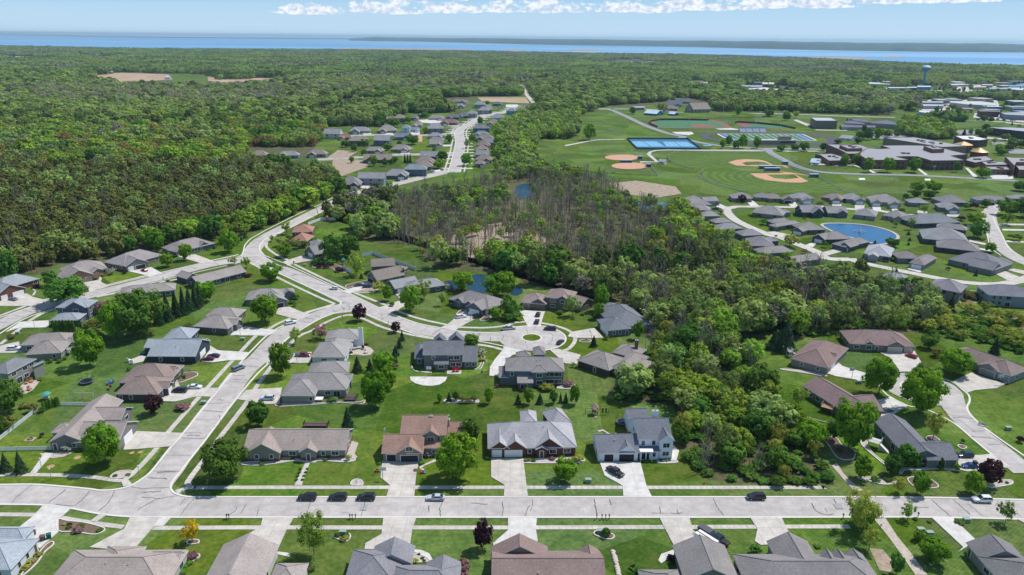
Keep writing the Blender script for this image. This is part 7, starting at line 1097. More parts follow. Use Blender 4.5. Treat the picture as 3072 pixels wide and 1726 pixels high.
KIND = {  # code: (shape/colour, name, category, adjectives)
 'M': ('round/maple', 'maple_tree', 'tree', 'round bright green maple'), 'T': ('tall/maple', 'maple_tree', 'tree', 'upright bright green maple'), 'G': ('round/green', 'broadleaf_tree', 'tree', 'dark green broadleaf tree'), 'S': ('cone/spruce', 'spruce_tree', 'tree', 'conical dark spruce'),
 'P': ('round/purple', 'purple_maple_tree', 'tree', 'dark purple maple'), 'L': ('airy/lime', 'young_tree', 'tree', 'airy light green tree'), 'Y': ('airy/yellow', 'yellow_tree', 'tree', 'small bright yellow tree'), 'W': ('airy/pink', 'blossom_tree', 'tree', 'pinkish brown tree'),
 'B': ('low/green', 'shrub', 'shrub', 'low green shrub'), 'Q': ('low/ylime', 'shrub', 'shrub', 'yellow-green shrub'), 'R': ('low/pink', 'shrub', 'shrub', 'reddish brown shrub'), 'D': ('low/purple', 'shrub', 'shrub', 'dark purple shrub'), 'H': ('column/green', 'hedge_cedar', 'shrub', 'narrow upright cedar'), 'F': ('airy/white', 'blossom_shrub', 'shrub', 'white blossoming shrub'),
 'A': ('airy/mid', 'broadleaf_tree', 'tree', 'loose mid-green tree'), 'X': ('bare/grey', 'bare_tree', 'tree', 'bare grey tree'), 'O': ('tall/green', 'broadleaf_tree', 'tree', 'upright dark green tree'), 'E': ('airy/ylime', 'willow_tree', 'tree', 'loose yellow-green tree'), 'K': ('low/olive', 'shrub', 'shrub', 'olive brown shrub')}
YT = []
def nearest_house(x, y):
    b = min(HOUSES, key=lambda h: (h[1] - x) ** 2 + (h[2] - y) ** 2); dx, dy = x - b[1], y - b[2]; dd = math.hypot(dx, dy)
    if abs(dx) > abs(dy): w = 'right of' if dx > 0 else 'left of'
    else: w = 'behind' if dy > 0 else 'in front of'
    return b[0], w, dd
def yard_tree(code, tg, x, y, top, w):
    b = at(tg, x, y); u0, v0 = src(tg, x, y); s = (FOC / ((b - Vector((0, 0, HGT))).dot(_f)))        # photo px per metre
    k = TAGS[tg][2]; width = w / k / s; hpx = (y - top) / k
    # crown's near edge: solve the height from the rows it spans
    dv = (v0 - CY) / FOC; alpha = TH + math.atan(dv); vert = math.cos(alpha) / math.cos(math.atan(dv))
    h = hpx / s / vert
    if code in 'MGPLOATWYFXE' and w > 60: h = max(h - width * .5 * math.sin(alpha) * .25, width * .75)
    if code in 'BQRDKF' and code != 'F': h = max(.5, (hpx / s - width * math.sin(alpha) * .8) / vert * 1.1); h = max(h, width * .5)
    h = max(h, .6); shape, nm, cat, adj = KIND[code]; px = w / k / 3
    det = 'hi' if px > 24 else 'md' if px > 11 else 'lo'
    v = len(YT) % (3 if det != 'lo' else 2); tk, cr = tree_meshes(shape + '/' + det, v)
    root = empty(nm, (b.x, b.y, 0), random.Random(len(YT)).uniform(0, 6.28)); kx = 1.13 if code in 'MGTO' else 1.0; root.scale = (width * kx, width * kx, h * (1.06 if kx > 1 else 1))
    c = bpy.data.objects.new('crown' if code not in 'BQRDK' else 'foliage', cr); link(c); c.parent = root
    if code not in 'BQRDK': t = bpy.data.objects.new('trunk', tk); link(t); t.parent = root
    ref, w_, dd = nearest_house(b.x, b.y); sz = ('tall ' if h > 11 else 'small ' if h < 4.5 and cat == 'tree' else '')
    if code == 'Y': sz = ''
    gr = {'M': 'maples', 'T': 'maples', 'G': 'broadleaf trees', 'O': 'broadleaf trees', 'S': 'spruces', 'P': 'purple maples', 'H': 'hedge cedars'}.get(code, cat + 's')
    lab = (sz + adj + ' ' + w_ + ' ' + ref) if dd < 60 and 'pond house' not in ref and 'far house' not in ref else None
    if lab is None:
        lab = sz + adj + (' among the houses round the fountain pond' if 'pond house' in ref and dd < 60 else ' among the far subdivision houses' if dd < 70 else ' by the school and sports fields')
    tag(root, lab, cat, gr + ' in the gardens'); YT.append((b.x, b.y, width / 2)); return root
yards = '''D0:M1070,335,-65,310 G2250,505,115,390 S65,405,225,130 S212,415,215,145 S-20,400,260,110 Y1935,1115,880,190 R1930,1290,1170,120 Q395,1250,1180,85 Q315,1315,1260,85 Q260,1385,1310,95 B1895,1335,1280,80 B1850,1380,1330,85 B1830,1425,1380,90 R790,1010,930,110 B820,960,920,70 B690,975,940,60 B1000,1005,965,60 B1160,455,430,50 B1290,445,415,50 D700,945,915,55 F680,200,115,120 B795,200,140,70 B905,195,150,60 B240,430,400,40 Q640,945,915,45
C0:M910,548,190,250 P1540,1025,815,180 R1830,985,880,145 G85,1015,690,240 K335,1010,880,120 K245,960,880,100 K90,1190,985,160 G15,1240,1050,130 B425,1010,930,70 H445,995,895,45 H475,980,885,45 H505,970,880,45 H540,955,870,45 H570,950,860,45 H590,945,855,40 B430,510,460,55 B510,510,455,60 B595,510,455,60 B655,480,430,50 B345,650,580,50 Q2035,285,255,60 R1910,600,580,35 B1790,670,640,60 B1840,650,615,50 D1850,670,650,35 B400,690,670,50 B1300,590,540,45 K120,265,225,90 D720,1280,1240,40
B0:M1175,1475,1115,245 G1395,1440,1005,420 K955,1400,1225,200 R1065,1225,1050,190 S1600,1335,1040,130 S1690,1300,1012,130 S1775,1260,1000,125 S1850,1235,965,120 S1910,1200,955,115 S1965,1175,945,110 S2010,1150,940,100 M2080,1100,880,180 G690,1120,915,350 K1890,1380,1290,125 M1860,690,510,115 M1680,755,615,112 M2305,605,395,165 T1580,600,360,170 L2350,732,650,95 L2475,765,640,100 D2500,855,805,75 F1125,830,755,95 D1255,820,775,60 D1160,755,690,65 H550,1400,1290,42 H582,1400,1290,42 H615,1402,1290,42 H648,1402,1290,42 H680,1404,1290,42 H712,1404,1290,42 H745,1404,1290,42 H812,1400,1285,55 O505,950,780,140 G90,900,600,190 D960,885,855,35 D360,965,935,80 Q1040,845,820,50 S2390,515,465,35 S2425,490,450,40 S2465,465,410,60 L2265,520,350,120 B1730,660,610,70 B2160,570,535,35 B2095,590,555,35 E1010,470,430,90 Q940,1500,1400,200
B1:M148,895,715,190 M98,1310,1010,235 P1040,1295,1120,142 P1400,1412,1300,97 M290,655,515,130 G775,700,440,210 G930,655,430,210 L1010,845,615,180 B640,735,630,120 B745,735,645,120 D640,765,735,70 D710,765,730,80 D830,800,735,90 D860,800,760,60 T1325,1095,935,90 M1550,1200,940,185 L1690,1075,870,185 E1235,1000,890,140 M2080,990,800,190 M2385,1060,820,200 M2500,1050,800,190 O2530,1260,1030,140 M2400,1275,1140,115 L1870,1145,1000,80 L310,430,290,110 A400,570,460,140 A250,550,440,130 R380,720,690,20 B1370,1150,1090,60 B390,1150,1100,50 B360,1120,1080,70 B400,1080,1010,80 S1060,870,815,50 X700,235,110,190 D640,740,690,60 K1960,1140,1060,50 G330,520,440,60 B560,520,440,110 B480,560,470,90 B500,500,410,80 B770,430,400,30 L160,500,430,60
C1:L400,325,140,125 W650,270,115,175 M255,650,320,205 S1020,605,450,125 S1145,605,480,105 M1285,650,400,195 M1340,790,560,130 M1205,965,605,255 S1468,290,190,62 S1440,365,260,75 S1402,440,340,90 S1390,505,385,85 R1405,570,500,60 S925,1175,960,155 M2160,345,225,145 F2270,440,360,100 Q2275,495,450,75 T1845,908,815,50 S1940,900,810,72 O2010,895,790,70 K2080,910,820,75 K2130,912,830,75 K2190,905,820,70 T2335,920,750,82 Q1105,325,265,75 Q918,520,480,50 B765,905,830,100 F800,900,850,50 B955,440,380,35 G2150,1335,1090,200 M95,0,-200,0 G25,1150,900,190 R2420,760,710,40 D240,945,910,45 B1580,530,500,40 B1350,760,680,60 R165,590,565,25
D1:M2010,475,40,375 L585,1240,790,310 P2280,1180,880,195 R2085,1400,1210,150 R2090,1440,1340,130 B62,335,285,65 B705,290,245,65 L930,295,230,75 B365,285,260,45 B1240,330,300,50 B1665,330,290,65 R1605,400,360,45 B2325,285,235,40 B815,1060,990,60 B900,1040,990,60 B880,1090,1030,50 Q890,1095,1060,90 Q1605,1310,1265,70 B1670,1285,1255,40 B1690,1310,1290,40 B1640,1245,1225,30 A570,1400,1345,80 B450,385,360,35 B515,385,365,30 B438,420,395,35 B500,420,395,35 B420,455,430,35 B485,455,430,35 B410,495,475,35 B468,495,475,35
D2:M530,510,280,205 Q665,300,195,118 Q140,300,255,45 Q175,300,255,35 B215,300,255,55 R400,285,245,70 O940,1060,970,80 O1240,1470,1340,150 D1600,1290,1210,90 O2440,1240,1140,110 B1495,300,280,30 B1550,305,285,30 B1580,300,285,30 R2480,1200,1150,50 B1350,310,295,60 B1580,1330,1310,40
C2:S60,925,825,75 M168,928,760,92 S280,922,820,88 O415,922,780,82 S487,912,810,45 S540,915,810,62 M630,932,735,98 R570,745,670,115 Q350,785,740,150 T1270,275,85,98 S820,348,240,82 L612,555,500,52 B945,280,220,58 R1380,250,200,60 B270,770,740,50 B460,740,720,50 D100,800,780,60
B2:A605,1250,1020,185 T890,1195,925,135 M860,1275,1120,95 T1220,1140,938,62 B480,1225,1205,80 B710,1240,1205,50 P2315,105,25,88 W2100,225,170,70 W2070,135,95,60 B2440,250,195,75 B2530,330,255,90 B0,1290,1180,200 B1460,1340,1320,60 B40,1240,1090,150 R1430,1290,1270,35 B2385,240,215,40 K2490,255,235,60
C3:M1110,840,480,285 M1510,1020,610,355 G1590,790,530,250 M1860,625,380,290 E1655,1285,980,200 M805,1380,870,345 G640,1290,1100,120 L300,955,740,180 M200,1190,930,265 M420,1340,1100,270 K1700,450,335,130 S170,390,85,230 S60,370,190,190 S2270,425,265,120 G1610,370,225,145 B660,420,385,45 B1080,405,385,40 B60,1230,1100,120 B1375,760,705,70
D3:T935,475,240,165 G1235,440,240,145 O1360,370,130,200 E1310,625,455,150 M1530,645,410,150 T2040,630,400,165 P2215,535,265,228 E910,1010,570,360 M940,950,720,220 E1010,1200,940,200 L1400,895,700,150 L2380,930,690,170 M1510,1095,1000,100 M1640,1290,1060,255 B1920,925,870,95 H1510,370,240,45 H1730,375,270,75 H1645,360,255,45 B1890,395,295,85 G1290,1445,1230,120 B1080,500,420,95 B1210,500,440,80 B2400,525,490,40 R2340,515,490,30 D2530,110,20,80 B1480,890,860,50 B1620,915,885,50 G1140,465,430,50 Q480,1150,1130,50 B1950,120,60,40 B1990,1230,1200,40 B500,1170,1140,60 B720,205,170,70 B840,250,170,50 B410,530,440,150 B1500,350,260,50
B3:S1072,532,485,52 G1258,552,460,122 E212,550,415,182 W370,622,575,70 M200,705,595,118 S1410,432,395,48 S1422,492,458,42 S1410,535,505,38 L1280,352,285,62 G2100,460,290,155 M2070,335,200,150 M2232,608,510,92 L2400,330,200,130 G2430,240,70,205 L1565,225,120,112 S2085,845,780,45 G1345,985,855,112 G1490,985,860,112 L2180,1200,1140,145 S1828,1210,1050,105 D1185,700,635,75 D1945,290,230,82 B1340,215,150,65 D1810,785,745,45 A1430,380,240,80 B1280,695,645,85 B570,560,480,60 D365,270,230,50 S1290,800,765,35 B1660,690,665,35 B830,590,555,70 K2490,490,400,130 G2560,250,50,140 G1380,80,15,55 G1480,60,-20,90 G1620,70,-10,110 B80,450,425,30 B125,105,85,30 Q525,120,75,85 W1050,60,40,20 D2060,180,90,90 B1990,180,110,60 G2180,155,70,70 B1870,140,120,90 K2020,1060,1020,150 B2080,1090,1050,80 B1960,1100,1060,60 L940,50,15,50
b:T1870,1055,930,90 O1045,940,880,42 M815,1080,1010,45 T985,1072,1010,50 L950,1120,1040,50 M945,1250,1155,75 M735,1270,1200,72 G765,1215,1140,80 M245,1252,1170,55 O330,1255,1190,38 M350,1135,1080,60 O175,1175,1125,45 L1170,1070,910,100 G630,900,845,55 G390,960,905,90 M500,930,880,50 G545,1090,1010,90 G100,1145,1090,50 G400,1230,1180,45 S500,1230,1160,25 S480,1230,1160,25 S520,1228,1158,25 M640,1010,960,40 G30,1110,1060,60 G170,1100,1060,70 M590,900,860,30 O2195,860,805,50 L2410,845,780,95 M80,1230,1180,35 D50,1040,1010,30 D280,1080,1065,50 G1180,1120,1040,60 M1100,790,760,30 D650,880,860,20 G1800,860,830,40 O380,1240,1195,30 M700,1150,1110,30 O440,1110,1060,35 O1120,860,830,30 L1460,1130,1090,60
c:T345,1098,1020,55 T450,1120,1015,60 T555,1120,1030,55 G400,1125,1060,45 G740,1140,1090,62 G840,1138,1088,60 G915,1140,1070,68 G1060,1140,1080,52 M300,1120,1050,40 M1215,1248,1165,58 M1305,1240,1160,55 M1395,1300,1190,70 T1350,1240,1180,55 M1540,1300,1190,85 M1740,1300,1190,82 O1395,1055,970,62 T1465,1052,965,58 O1540,1035,980,62 G1320,1085,1040,45 O1615,1030,995,40 G2270,918,870,52 O2320,920,882,38 M415,875,790,52 G2060,1300,1220,40 M2260,1340,1260,90 G2480,1110,1040,70 O2400,1170,1120,60 G2540,1110,1060,50 G1170,1085,1050,50 L2310,1020,960,60 L2370,1025,980,50 S2480,945,920,20 S1240,910,890,18 G780,910,850,60 E850,890,830,60 L770,880,830,60 G650,880,840,70 G560,840,790,60 M1770,1447,1370,90 M1900,1447,1380,110 G2540,1440,1370,100 S1500,712,695,15 G1720,740,715,30'''
for line in yards.split('\n'):
    tg, r = line.split(':')
    for it in r.split():
        x, y, top, w = [float(q) for q in it[1:].split(',')]
        if w > 0: yard_tree(it[0], tg, x, y, top, w)
# ------------------------------------------------------------------ woods
RNG = np.random.default_rng(21)
GRIDN = RNG.random((4, 64, 64))
def vnoise(x, y, s, k):
    x = np.abs(x / s + 500.3); y = np.abs(y / s + 700.7); i = x.astype(int); j = y.astype(int); fx = x - i; fy = y - j; fx = fx * fx * (3 - 2 * fx); fy = fy * fy * (3 - 2 * fy); g = GRIDN[k]
    a = g[i % 64, j % 64]; b = g[(i + 1) % 64, j % 64]; c = g[i % 64, (j + 1) % 64]; d = g[(i + 1) % 64, (j + 1) % 64]
    return (a * (1 - fx) + b * fx) * (1 - fy) + (c * (1 - fx) + d * fx) * fy
near_woods = [('L', pxs('F:-300,800 B0:-300,870 B0:180,832 B0:430,835 B0:560,740 B0:700,712 B0:1000,690 B0:1170,680 B0:1300,612 B0:1500,600 B0:1700,570 B0:1900,480 B0:2200,470 B0:2370,455 B0:2510,425 B1:0,400 B1:250,285 B1:400,225 B1:500,170 B1:700,75 B1:860,12 F:850,482 F:860,478 F:835,440 F:640,420 F:700,400 F:770,395 F:815,345 F:820,330 F:800,300 F:-300,300')),
 ('C', pxs('B1:700,260 B1:830,230 B1:850,170 F:870,520 F:930,508 F:1010,496 F:1130,480 F:1250,452 F:1330,425 F:1430,440 F:1520,455 F:1535,470 F:1580,495 F:1610,512 F:1700,530 F:1720,540 F:1770,590 F:1830,620 F:1850,650 F:1900,660 F:1960,690 F:2100,705 F:2180,712 F:2210,740 F:2330,765 F:2360,790 F:2330,820 F:2300,838 F:2110,832 F:2020,850 F:1990,860 F:1930,835 F:1890,850 F:1860,870 F:1900,925 F:1880,960 F:1940,1010 F:2000,1080 F:2060,1130 F:2080,1185 F:2100,1215 F:1960,1222 F:1780,1208 F:1740,1160 F:1700,1120 F:1705,1050 F:1690,1015 F:1560,1012 F:1530,990 F:1545,950 F:1620,930 F:1640,870 F:1630,800 F:1560,772 F:1450,745 F:1400,725 F:1320,715 F:1300,690 F:1110,680 F:1060,645 F:1050,620 F:960,612 F:900,602 F:870,545 F:845,560 F:840,530')),
 ('R', pxs('F:2330,765 F:2420,790 F:2576,800 F:2700,800 F:2700,860 F:2576,895 F:2500,868 F:2400,855 F:2330,850')),
 ('T', pxs('b:1180,1320 b:1190,1230 b:1170,1100 b:1180,960 b:1290,930 b:1340,860 b:1440,800 b:1560,780 b:1700,800 b:1950,790 b:1940,835 b:1800,850 b:1770,900 b:1790,1000 b:1750,1045 b:1500,1050 b:1460,1110 b:1430,1150 b:1470,1250 b:1400,1330 b:1250,1310')), ('T', pxs('c:1620,1010 c:1650,920 c:1850,930 c:2000,980 c:2050,1050 c:1800,1060')), ('D', pxs('c:1840,905 c:2000,860 c:2120,880 c:2120,925 c:1900,915')),
 ('D', pxs('c:-20,640 c:200,640 c:400,690 c:600,700 c:1000,710 c:1100,740 c:1580,750 c:1570,865 c:1100,850 c:900,840 c:720,830 c:680,800 c:560,780 c:560,840 c:240,840 c:200,760 c:60,720 c:-50,740 b:2400,720 b:2380,790 b:2100,810 b:1960,800 b:1960,700')), ('D', pxs('b:340,760 b:1000,790 b:830,850 b:640,860 b:500,850 b:330,910 b:300,960 b:60,950 b:-100,960 b:-100,860 b:100,800')),
 ('T', pxs('B1:2250,930 B1:2330,860 B1:2450,900 B2:30,900 B2:0,1000 B1:2560,1040'))]
holes = [pxs(s) for s in ['F:1160,608 F:1220,600 F:1260,606 F:1280,622 F:1240,634 F:1175,628', 'F:1262,470 F:1330,455 F:1335,510 F:1290,525', 'F:1530,455 F:1720,455 F:1725,500 F:1600,505', 'B2:1150,80 B2:1720,60 B2:1720,160 B2:1560,200 B2:1400,200 B2:1150,150', 'a:1840,1110 a:2572,1110 a:2572,1250 a:2030,1250 a:1850,1215', 'C2:2200,250 C2:2350,280 C2:2340,640 C2:2200,640', 'B1:1650,840 B1:2000,760 B1:2400,780 B1:2650,870 B2:120,1020 B2:20,1050 B1:1900,1040', 'C2:1700,340 C2:1900,330 C2:1880,420 C2:1720,430']]
clears = [pxs(s) for s in ['a:1840,1250 a:1840,1100 a:2100,1080 a:2400,1070 a:2400,940 b:60,930 b:300,900 b:330,850 b:620,840 b:800,800 b:680,740 b:1000,730 b:1020,725 b:1400,725 b:1480,790 b:1440,850 b:1300,900 b:1290,990 b:1180,1010 b:1180,1250 b:1000,1320 b:700,1350 b:0,1420 a:2500,1300',
  'b:1430,1330 b:1440,1180 b:1500,1080 b:1790,1050 b:1790,880 b:1960,805 c:0,755 c:60,740 c:210,770 c:240,845 c:720,835 c:900,850 c:1570,870 c:1600,820 c:1770,850 c:1800,755 c:2000,740 c:2400,760 c:2572,770 c:3300,800 c:3300,1700 c:2572,1500 c:0,1500', 'a:660,575 a:900,545 a:1290,555 a:1560,560 a:1640,555 a:1660,600 a:2160,585 a:2150,640 a:1700,665 a:1000,665 a:740,625', 'a:2280,860 a:2400,812 a:2572,780 b:0,745 b:340,750 b:340,790 b:80,810 a:2500,860',
  'c:430,640 c:480,615 c:700,605 c:720,640 c:830,655 c:1000,690 c:1180,715 c:1440,735 c:1430,770 c:1200,755 c:1000,715 c:560,700 c:460,690', 'c:1340,640 c:1370,610 c:1560,615 c:1600,660 c:1900,640 c:2000,625 c:2200,630 c:2700,620 c:2700,740 c:2200,740 c:1600,730 c:1420,700', 'c:20,610 c:200,605 c:200,640 c:280,665 c:20,665', 'b:1280,580 b:1310,575 b:1400,640 b:1420,700 b:1500,790 b:1410,800 b:1370,700', 'b:1420,595 b:1570,590 b:1570,620 b:1430,625', 'b:1920,455 b:2200,450 b:2470,470 b:2572,480 b:2572,492 b:2250,488 b:1900,472', 'a:590,410 a:760,412 a:850,440 a:1000,440 a:1000,458 a:800,450 a:600,430', 'a:0,420 a:380,430 a:430,445 a:100,452 a:0,440', 'c:1380,527 c:1520,532 c:1800,545 c:1800,562 c:1500,548 c:1380,540', 'a:230,505 a:460,515 a:860,525 a:850,550 a:680,550 a:560,535 a:240,520']]
def near_road(x, y, extra=2.5):
    r = np.zeros(len(x), bool)
    for L_, hw in RL:
        P = np.array([(p.x, p.y) for p in L_])
        for i in range(len(P) - 1):
            a = P[i]; b = P[i + 1]; ab = b - a; l2 = ab @ ab + 1e-9; t = np.clip(((x - a[0]) * ab[0] + (y - a[1]) * ab[1]) / l2, 0, 1); dx = x - a[0] - t * ab[0]; dy = y - a[1] - t * ab[1]; r |= dx * dx + dy * dy < (hw + extra) ** 2
    return r
def near_foot(x, y, m=3.0):
    r = np.zeros(len(x), bool)
    for (cx, cy, ux, uy, hw, hd) in FOOT:
        dx = x - cx; dy = y - cy; u = dx * ux + dy * uy; v = -dx * uy + dy * ux; r |= (np.abs(u) < hw + m) & (np.abs(v) < hd + m)
    return r
def grid(x0, x1, y0, y1, sp):
    gx = np.arange(x0, x1, sp); gy = np.arange(y0, y1, sp); X, Y = np.meshgrid(gx, gy); X = X + (np.arange(len(gy)) % 2)[:, None] * sp * .5
    n = X.size; return X.ravel() + RNG.uniform(-.42, .42, n) * sp, Y.ravel() + RNG.uniform(-.42, .42, n) * sp
def infront(x, y):
    u, v, z = proj(np.stack([x, y, np.zeros_like(x)], 1)); return u, v
# near woods -----------------------------------------------------
X, Y = grid(-900, 900, 120, 1250, 6.3); U, Vv = infront(X, Y); lab = np.full(len(X), '', object)
for k, P in near_woods:
    m = inpoly(U, Vv, P) & (lab == ''); lab[m] = k
for Hh in holes: lab[inpoly(U, Vv, Hh)] = ''
ok = (lab != '') & (U > -60) & (U < 2640)
X, Y, U, Vv, lab = X[ok], Y[ok], U[ok], Vv[ok], lab[ok]; ok = ~near_road(X, Y, 4) & ~near_foot(X, Y, 3.5); X, Y, U, Vv, lab = X[ok], Y[ok], U[ok], Vv[ok], lab[ok]
PROTO = ['round/mid/lo', 'round/bright/lo', 'tall/mid/lo', 'tall/olive/lo', 'bare/grey/lo', 'airy/ylime/lo', 'airy/rust/lo', 'round/dark/lo', 'cone/spruce/lo', 'airy/mid/lo', 'airy/lime/lo', 'round/green/lo', 'airy/grey/lo', 'low/green/lo']
SZ = {0: (12, 11), 1: (11, 10), 2: (13, 9.5), 3: (9, 6.6), 4: (13, 6.5), 5: (10, 7), 6: (10, 7.5), 7: (12.5, 8), 8: (13, 5.5), 9: (12, 9.5), 10: (11, 9.5), 11: (12, 10.5), 12: (11.5, 8.5), 13: (3, 4)}
def pick(x, y, u, v, lb):
    r = RNG.random(len(x)); n1 = vnoise(x, y, 55, 0); n2 = vnoise(x, y, 28, 1); n3 = vnoise(x, y, 90, 2); k = np.zeros(len(x), int)
    for i in range(len(x)):
        q = r[i]; l = lb[i]
        if l == 'L':
            if v[i] > 425 + 50 * (n1[i] - .5):      # olive cedar wood
                bt = np.interp(u[i], [0, 140, 290, 400, 475, 550, 628, 644, 707, 770, 820, 859], [700, 668, 655, 635, 603, 597, 588, 583, 554, 525, 502, 486])
                edge = (u[i] > 300 and v[i] > bt - 17) or (u[i] > 600 and v[i] > bt - 30 and n2[i] > .4)
                k[i] = 3 if q < (.78 if not edge else .12) else 4 if q < .87 and not edge else (11 if q < .4 else 1 if q < .8 else 10) if edge else 9
            elif v[i] > 330: k[i] = [4, 12, 0, 9, 6, 5, 1, 3, 11][min(8, int((q * .55 + n1[i] * .75) % 1 * 9))]
            else: k[i] = [0, 0, 11, 2, 9, 1, 7, 10, 5, 0][min(9, int((q * .5 + n1[i] * .7) % 1 * 10))]
        elif l == 'C':
            bare = 1 if (u[i] > 1000 and u[i] < 1640 + (v[i] - 500) * .3 and v[i] > 450 and v[i] < 665) else 0
            if bare and n2[i] > .18: k[i] = [4, 4, 4, 5, 4, 9, 4, 10][int(q * 8)]
            elif v[i] > 640 and v[i] < 720 and u[i] > 1300 and u[i] < 1800: k[i] = [7, 7, 3, 7, 9, 4, 3, 11][int(q * 8)]
            elif u[i] < 1010 and v[i] < 560: k[i] = [3, 9, 0, 7, 12][int(q * 5)]
            elif u[i] < 1320: k[i] = [1, 10, 0, 1, 11, 9][int(q * 6)]
            elif v[i] > 840: k[i] = [1, 9, 10, 0, 11, 1, 5, 9, 4, 10][int((q * .6 + n2[i] * .6) % 1 * 10)]
            elif v[i] > 700: k[i] = [9, 10, 7, 12, 0, 4, 9, 3, 10][int((q * .6 + n1[i] * .6) % 1 * 9)]
            else: k[i] = [10, 9, 1, 9, 5, 10][int((q * .6 + n1[i] * .6) % 1 * 6)]
            if v[i] < 800 and u[i] > 960 and not (v[i] > 650 and u[i] < 1330) and RNG.random() < .27: k[i] = 4
        elif l == 'R': k[i] = [5, 5, 10, 13, 12][int(q * 5)]
        elif l == 'T': k[i] = [1, 0, 2, 10, 1, 9][int(q * 6)]
        else: k[i] = [0, 7, 2, 9, 11, 8][int(q * 6)]
    return k
K = pick(X, Y, U, Vv, lab)
cz = (lab == 'C') & (U > 1020) & (U < 1600) & (Vv > 460) & (Vv < 640); drop = cz & (RNG.random(len(K)) < .12) | (lab == 'C') & (Vv > 930) & (RNG.random(len(K)) < .15) | (lab == 'R') & (RNG.random(len(K)) < .25); X, Y, U, Vv, lab, K = [a[~drop] for a in (X, Y, U, Vv, lab, K)]
sv = RNG.uniform(.6, 1.25, len(K)); HS = np.array([SZ[k][0] for k in K]) * sv * RNG.uniform(.85, 1.12, len(K)); WS = np.array([SZ[k][1] for k in K]) * sv * RNG.uniform(.9, 1.2, len(K))
big = (lab == 'L') & (RNG.random(len(K)) < .05) & (K != 3); HS[big] *= 1.25; WS[big] *= 1.45
sm = (lab == 'R') | (lab == 'T') & (Vv < 300) ; HS[sm] *= .75; HS[lab == 'R'] *= .6
edge = (Vv > 900) & (lab == 'C'); f_ = np.clip(1 - (Vv - 900) / 800, .72, 1); HS[edge] *= (f_ * .95)[edge]; WS[edge] *= f_[edge]
zz = (lab == 'C') & (U > 1000) & (U < 1620) & (Vv > 455) & (Vv < 650) & (K != 4); HS[zz] *= .7; WS[zz] *= .65
WN = {0: ('mid green broadleaf tree', 'woodland_tree'), 1: ('fresh bright green tree', 'woodland_tree'), 2: ('upright mid green tree', 'woodland_tree'), 3: ('olive brown cedar', 'cedar_tree'), 4: ('bare grey tree', 'bare_tree'), 5: ('yellow-green budding tree', 'woodland_tree'), 6: ('rust tinted tree', 'woodland_tree'), 7: ('dark green conical-topped tree', 'woodland_tree'), 8: ('dark spruce', 'spruce_tree'), 9: ('loose mid green tree', 'woodland_tree'), 10: ('loose light green tree', 'woodland_tree'), 11: ('deep green broadleaf tree', 'woodland_tree'), 12: ('grey twiggy tree', 'bare_tree'), 13: ('low green bush', 'shrub')}
ordr = np.argsort(-Vv); ind = set(ordr[:300].tolist())
for i in ordr[:300]:
    sh = PROTO[K[i]].replace('/lo', '/md'); me = merged(sh, int(i) % 2); nm_ = WN[K[i]]
    o = bpy.data.objects.new(nm_[1], me); link(o); o.location = (X[i], Y[i], 0); o.scale = (WS[i], WS[i], HS[i]); o.rotation_euler = (0, 0, float(RNG.uniform(0, 6.28)))
    pl = 'in the wood left of the footpath' if Vv[i] > 930 else 'in the wood between the turning circles' if Vv[i] > 780 else 'in the wood behind the turning circle houses'
    if lab[i] == 'R': pl = 'in the scrub at the right edge'
    if lab[i] == 'L': pl = 'in the wood behind the left houses'
    tag(o, nm_[0] + ' ' + pl, 'tree' if K[i] != 13 else 'shrub', nm_[0] + 's ' + pl)
# stuff woods by geometry nodes ----------------------------------
PC = bpy.data.collections.new('tree_kinds'); PL = []
for j, p in enumerate(PROTO):
    for v in range(2):
        o = bpy.data.objects.new('kind_%02d_%d' % (j, v), merged(p, v)); PC.objects.link(o); PL.append(o)
def scatter(name, x, y, z, k, ws, hs, coll, label, cat='woodland'):
    me = bpy.data.meshes.new(name); n = len(x); me.vertices.add(n); me.vertices.foreach_set('co', np.stack([x, y, z], 1).astype(np.float32).ravel())
    a = me.attributes.new('kd', 'INT', 'POINT'); a.data.foreach_set('value', k.astype(np.int32)); a = me.attributes.new('sc', 'FLOAT_VECTOR', 'POINT'); a.data.foreach_set('vector', np.stack([ws, ws, hs], 1).astype(np.float32).ravel())
    a = me.attributes.new('rz', 'FLOAT_VECTOR', 'POINT'); a.data.foreach_set('vector', np.stack([np.zeros(n), np.zeros(n), RNG.uniform(0, 6.28, n)], 1).astype(np.float32).ravel())
    o = bpy.data.objects.new(name, me); link(o); g = bpy.data.node_groups.new(name, 'GeometryNodeTree'); g.interface.new_socket('Geometry', in_out='INPUT', socket_type='NodeSocketGeometry'); g.interface.new_socket('Geometry', in_out='OUTPUT', socket_type='NodeSocketGeometry')
    gi = g.nodes.new('NodeGroupInput'); go = g.nodes.new('NodeGroupOutput'); ip = g.nodes.new('GeometryNodeInstanceOnPoints'); ci = g.nodes.new('GeometryNodeCollectionInfo'); ci.inputs['Collection'].default_value = coll; ci.inputs['Separate Children'].default_value = True; ci.inputs['Reset Children'].default_value = True
    def na(nm, ty):
        q = g.nodes.new('GeometryNodeInputNamedAttribute'); q.data_type = ty; q.inputs[0].default_value = nm; return q.outputs[0]
    g.links.new(gi.outputs[0], ip.inputs['Points']); g.links.new(ci.outputs[0], ip.inputs['Instance']); ip.inputs['Pick Instance'].default_value = True
    g.links.new(na('kd', 'INT'), ip.inputs['Instance Index']); g.links.new(na('sc', 'FLOAT_VECTOR'), ip.inputs['Scale']); g.links.new(na('rz', 'FLOAT_VECTOR'), ip.inputs['Rotation']); g.links.new(ip.outputs[0], go.inputs[0])
    md = o.modifiers.new('trees', 'NODES'); md.node_group = g; tag(o, label, cat, kind='stuff'); return o
rest = np.array([i for i in range(len(X)) if i not in ind])
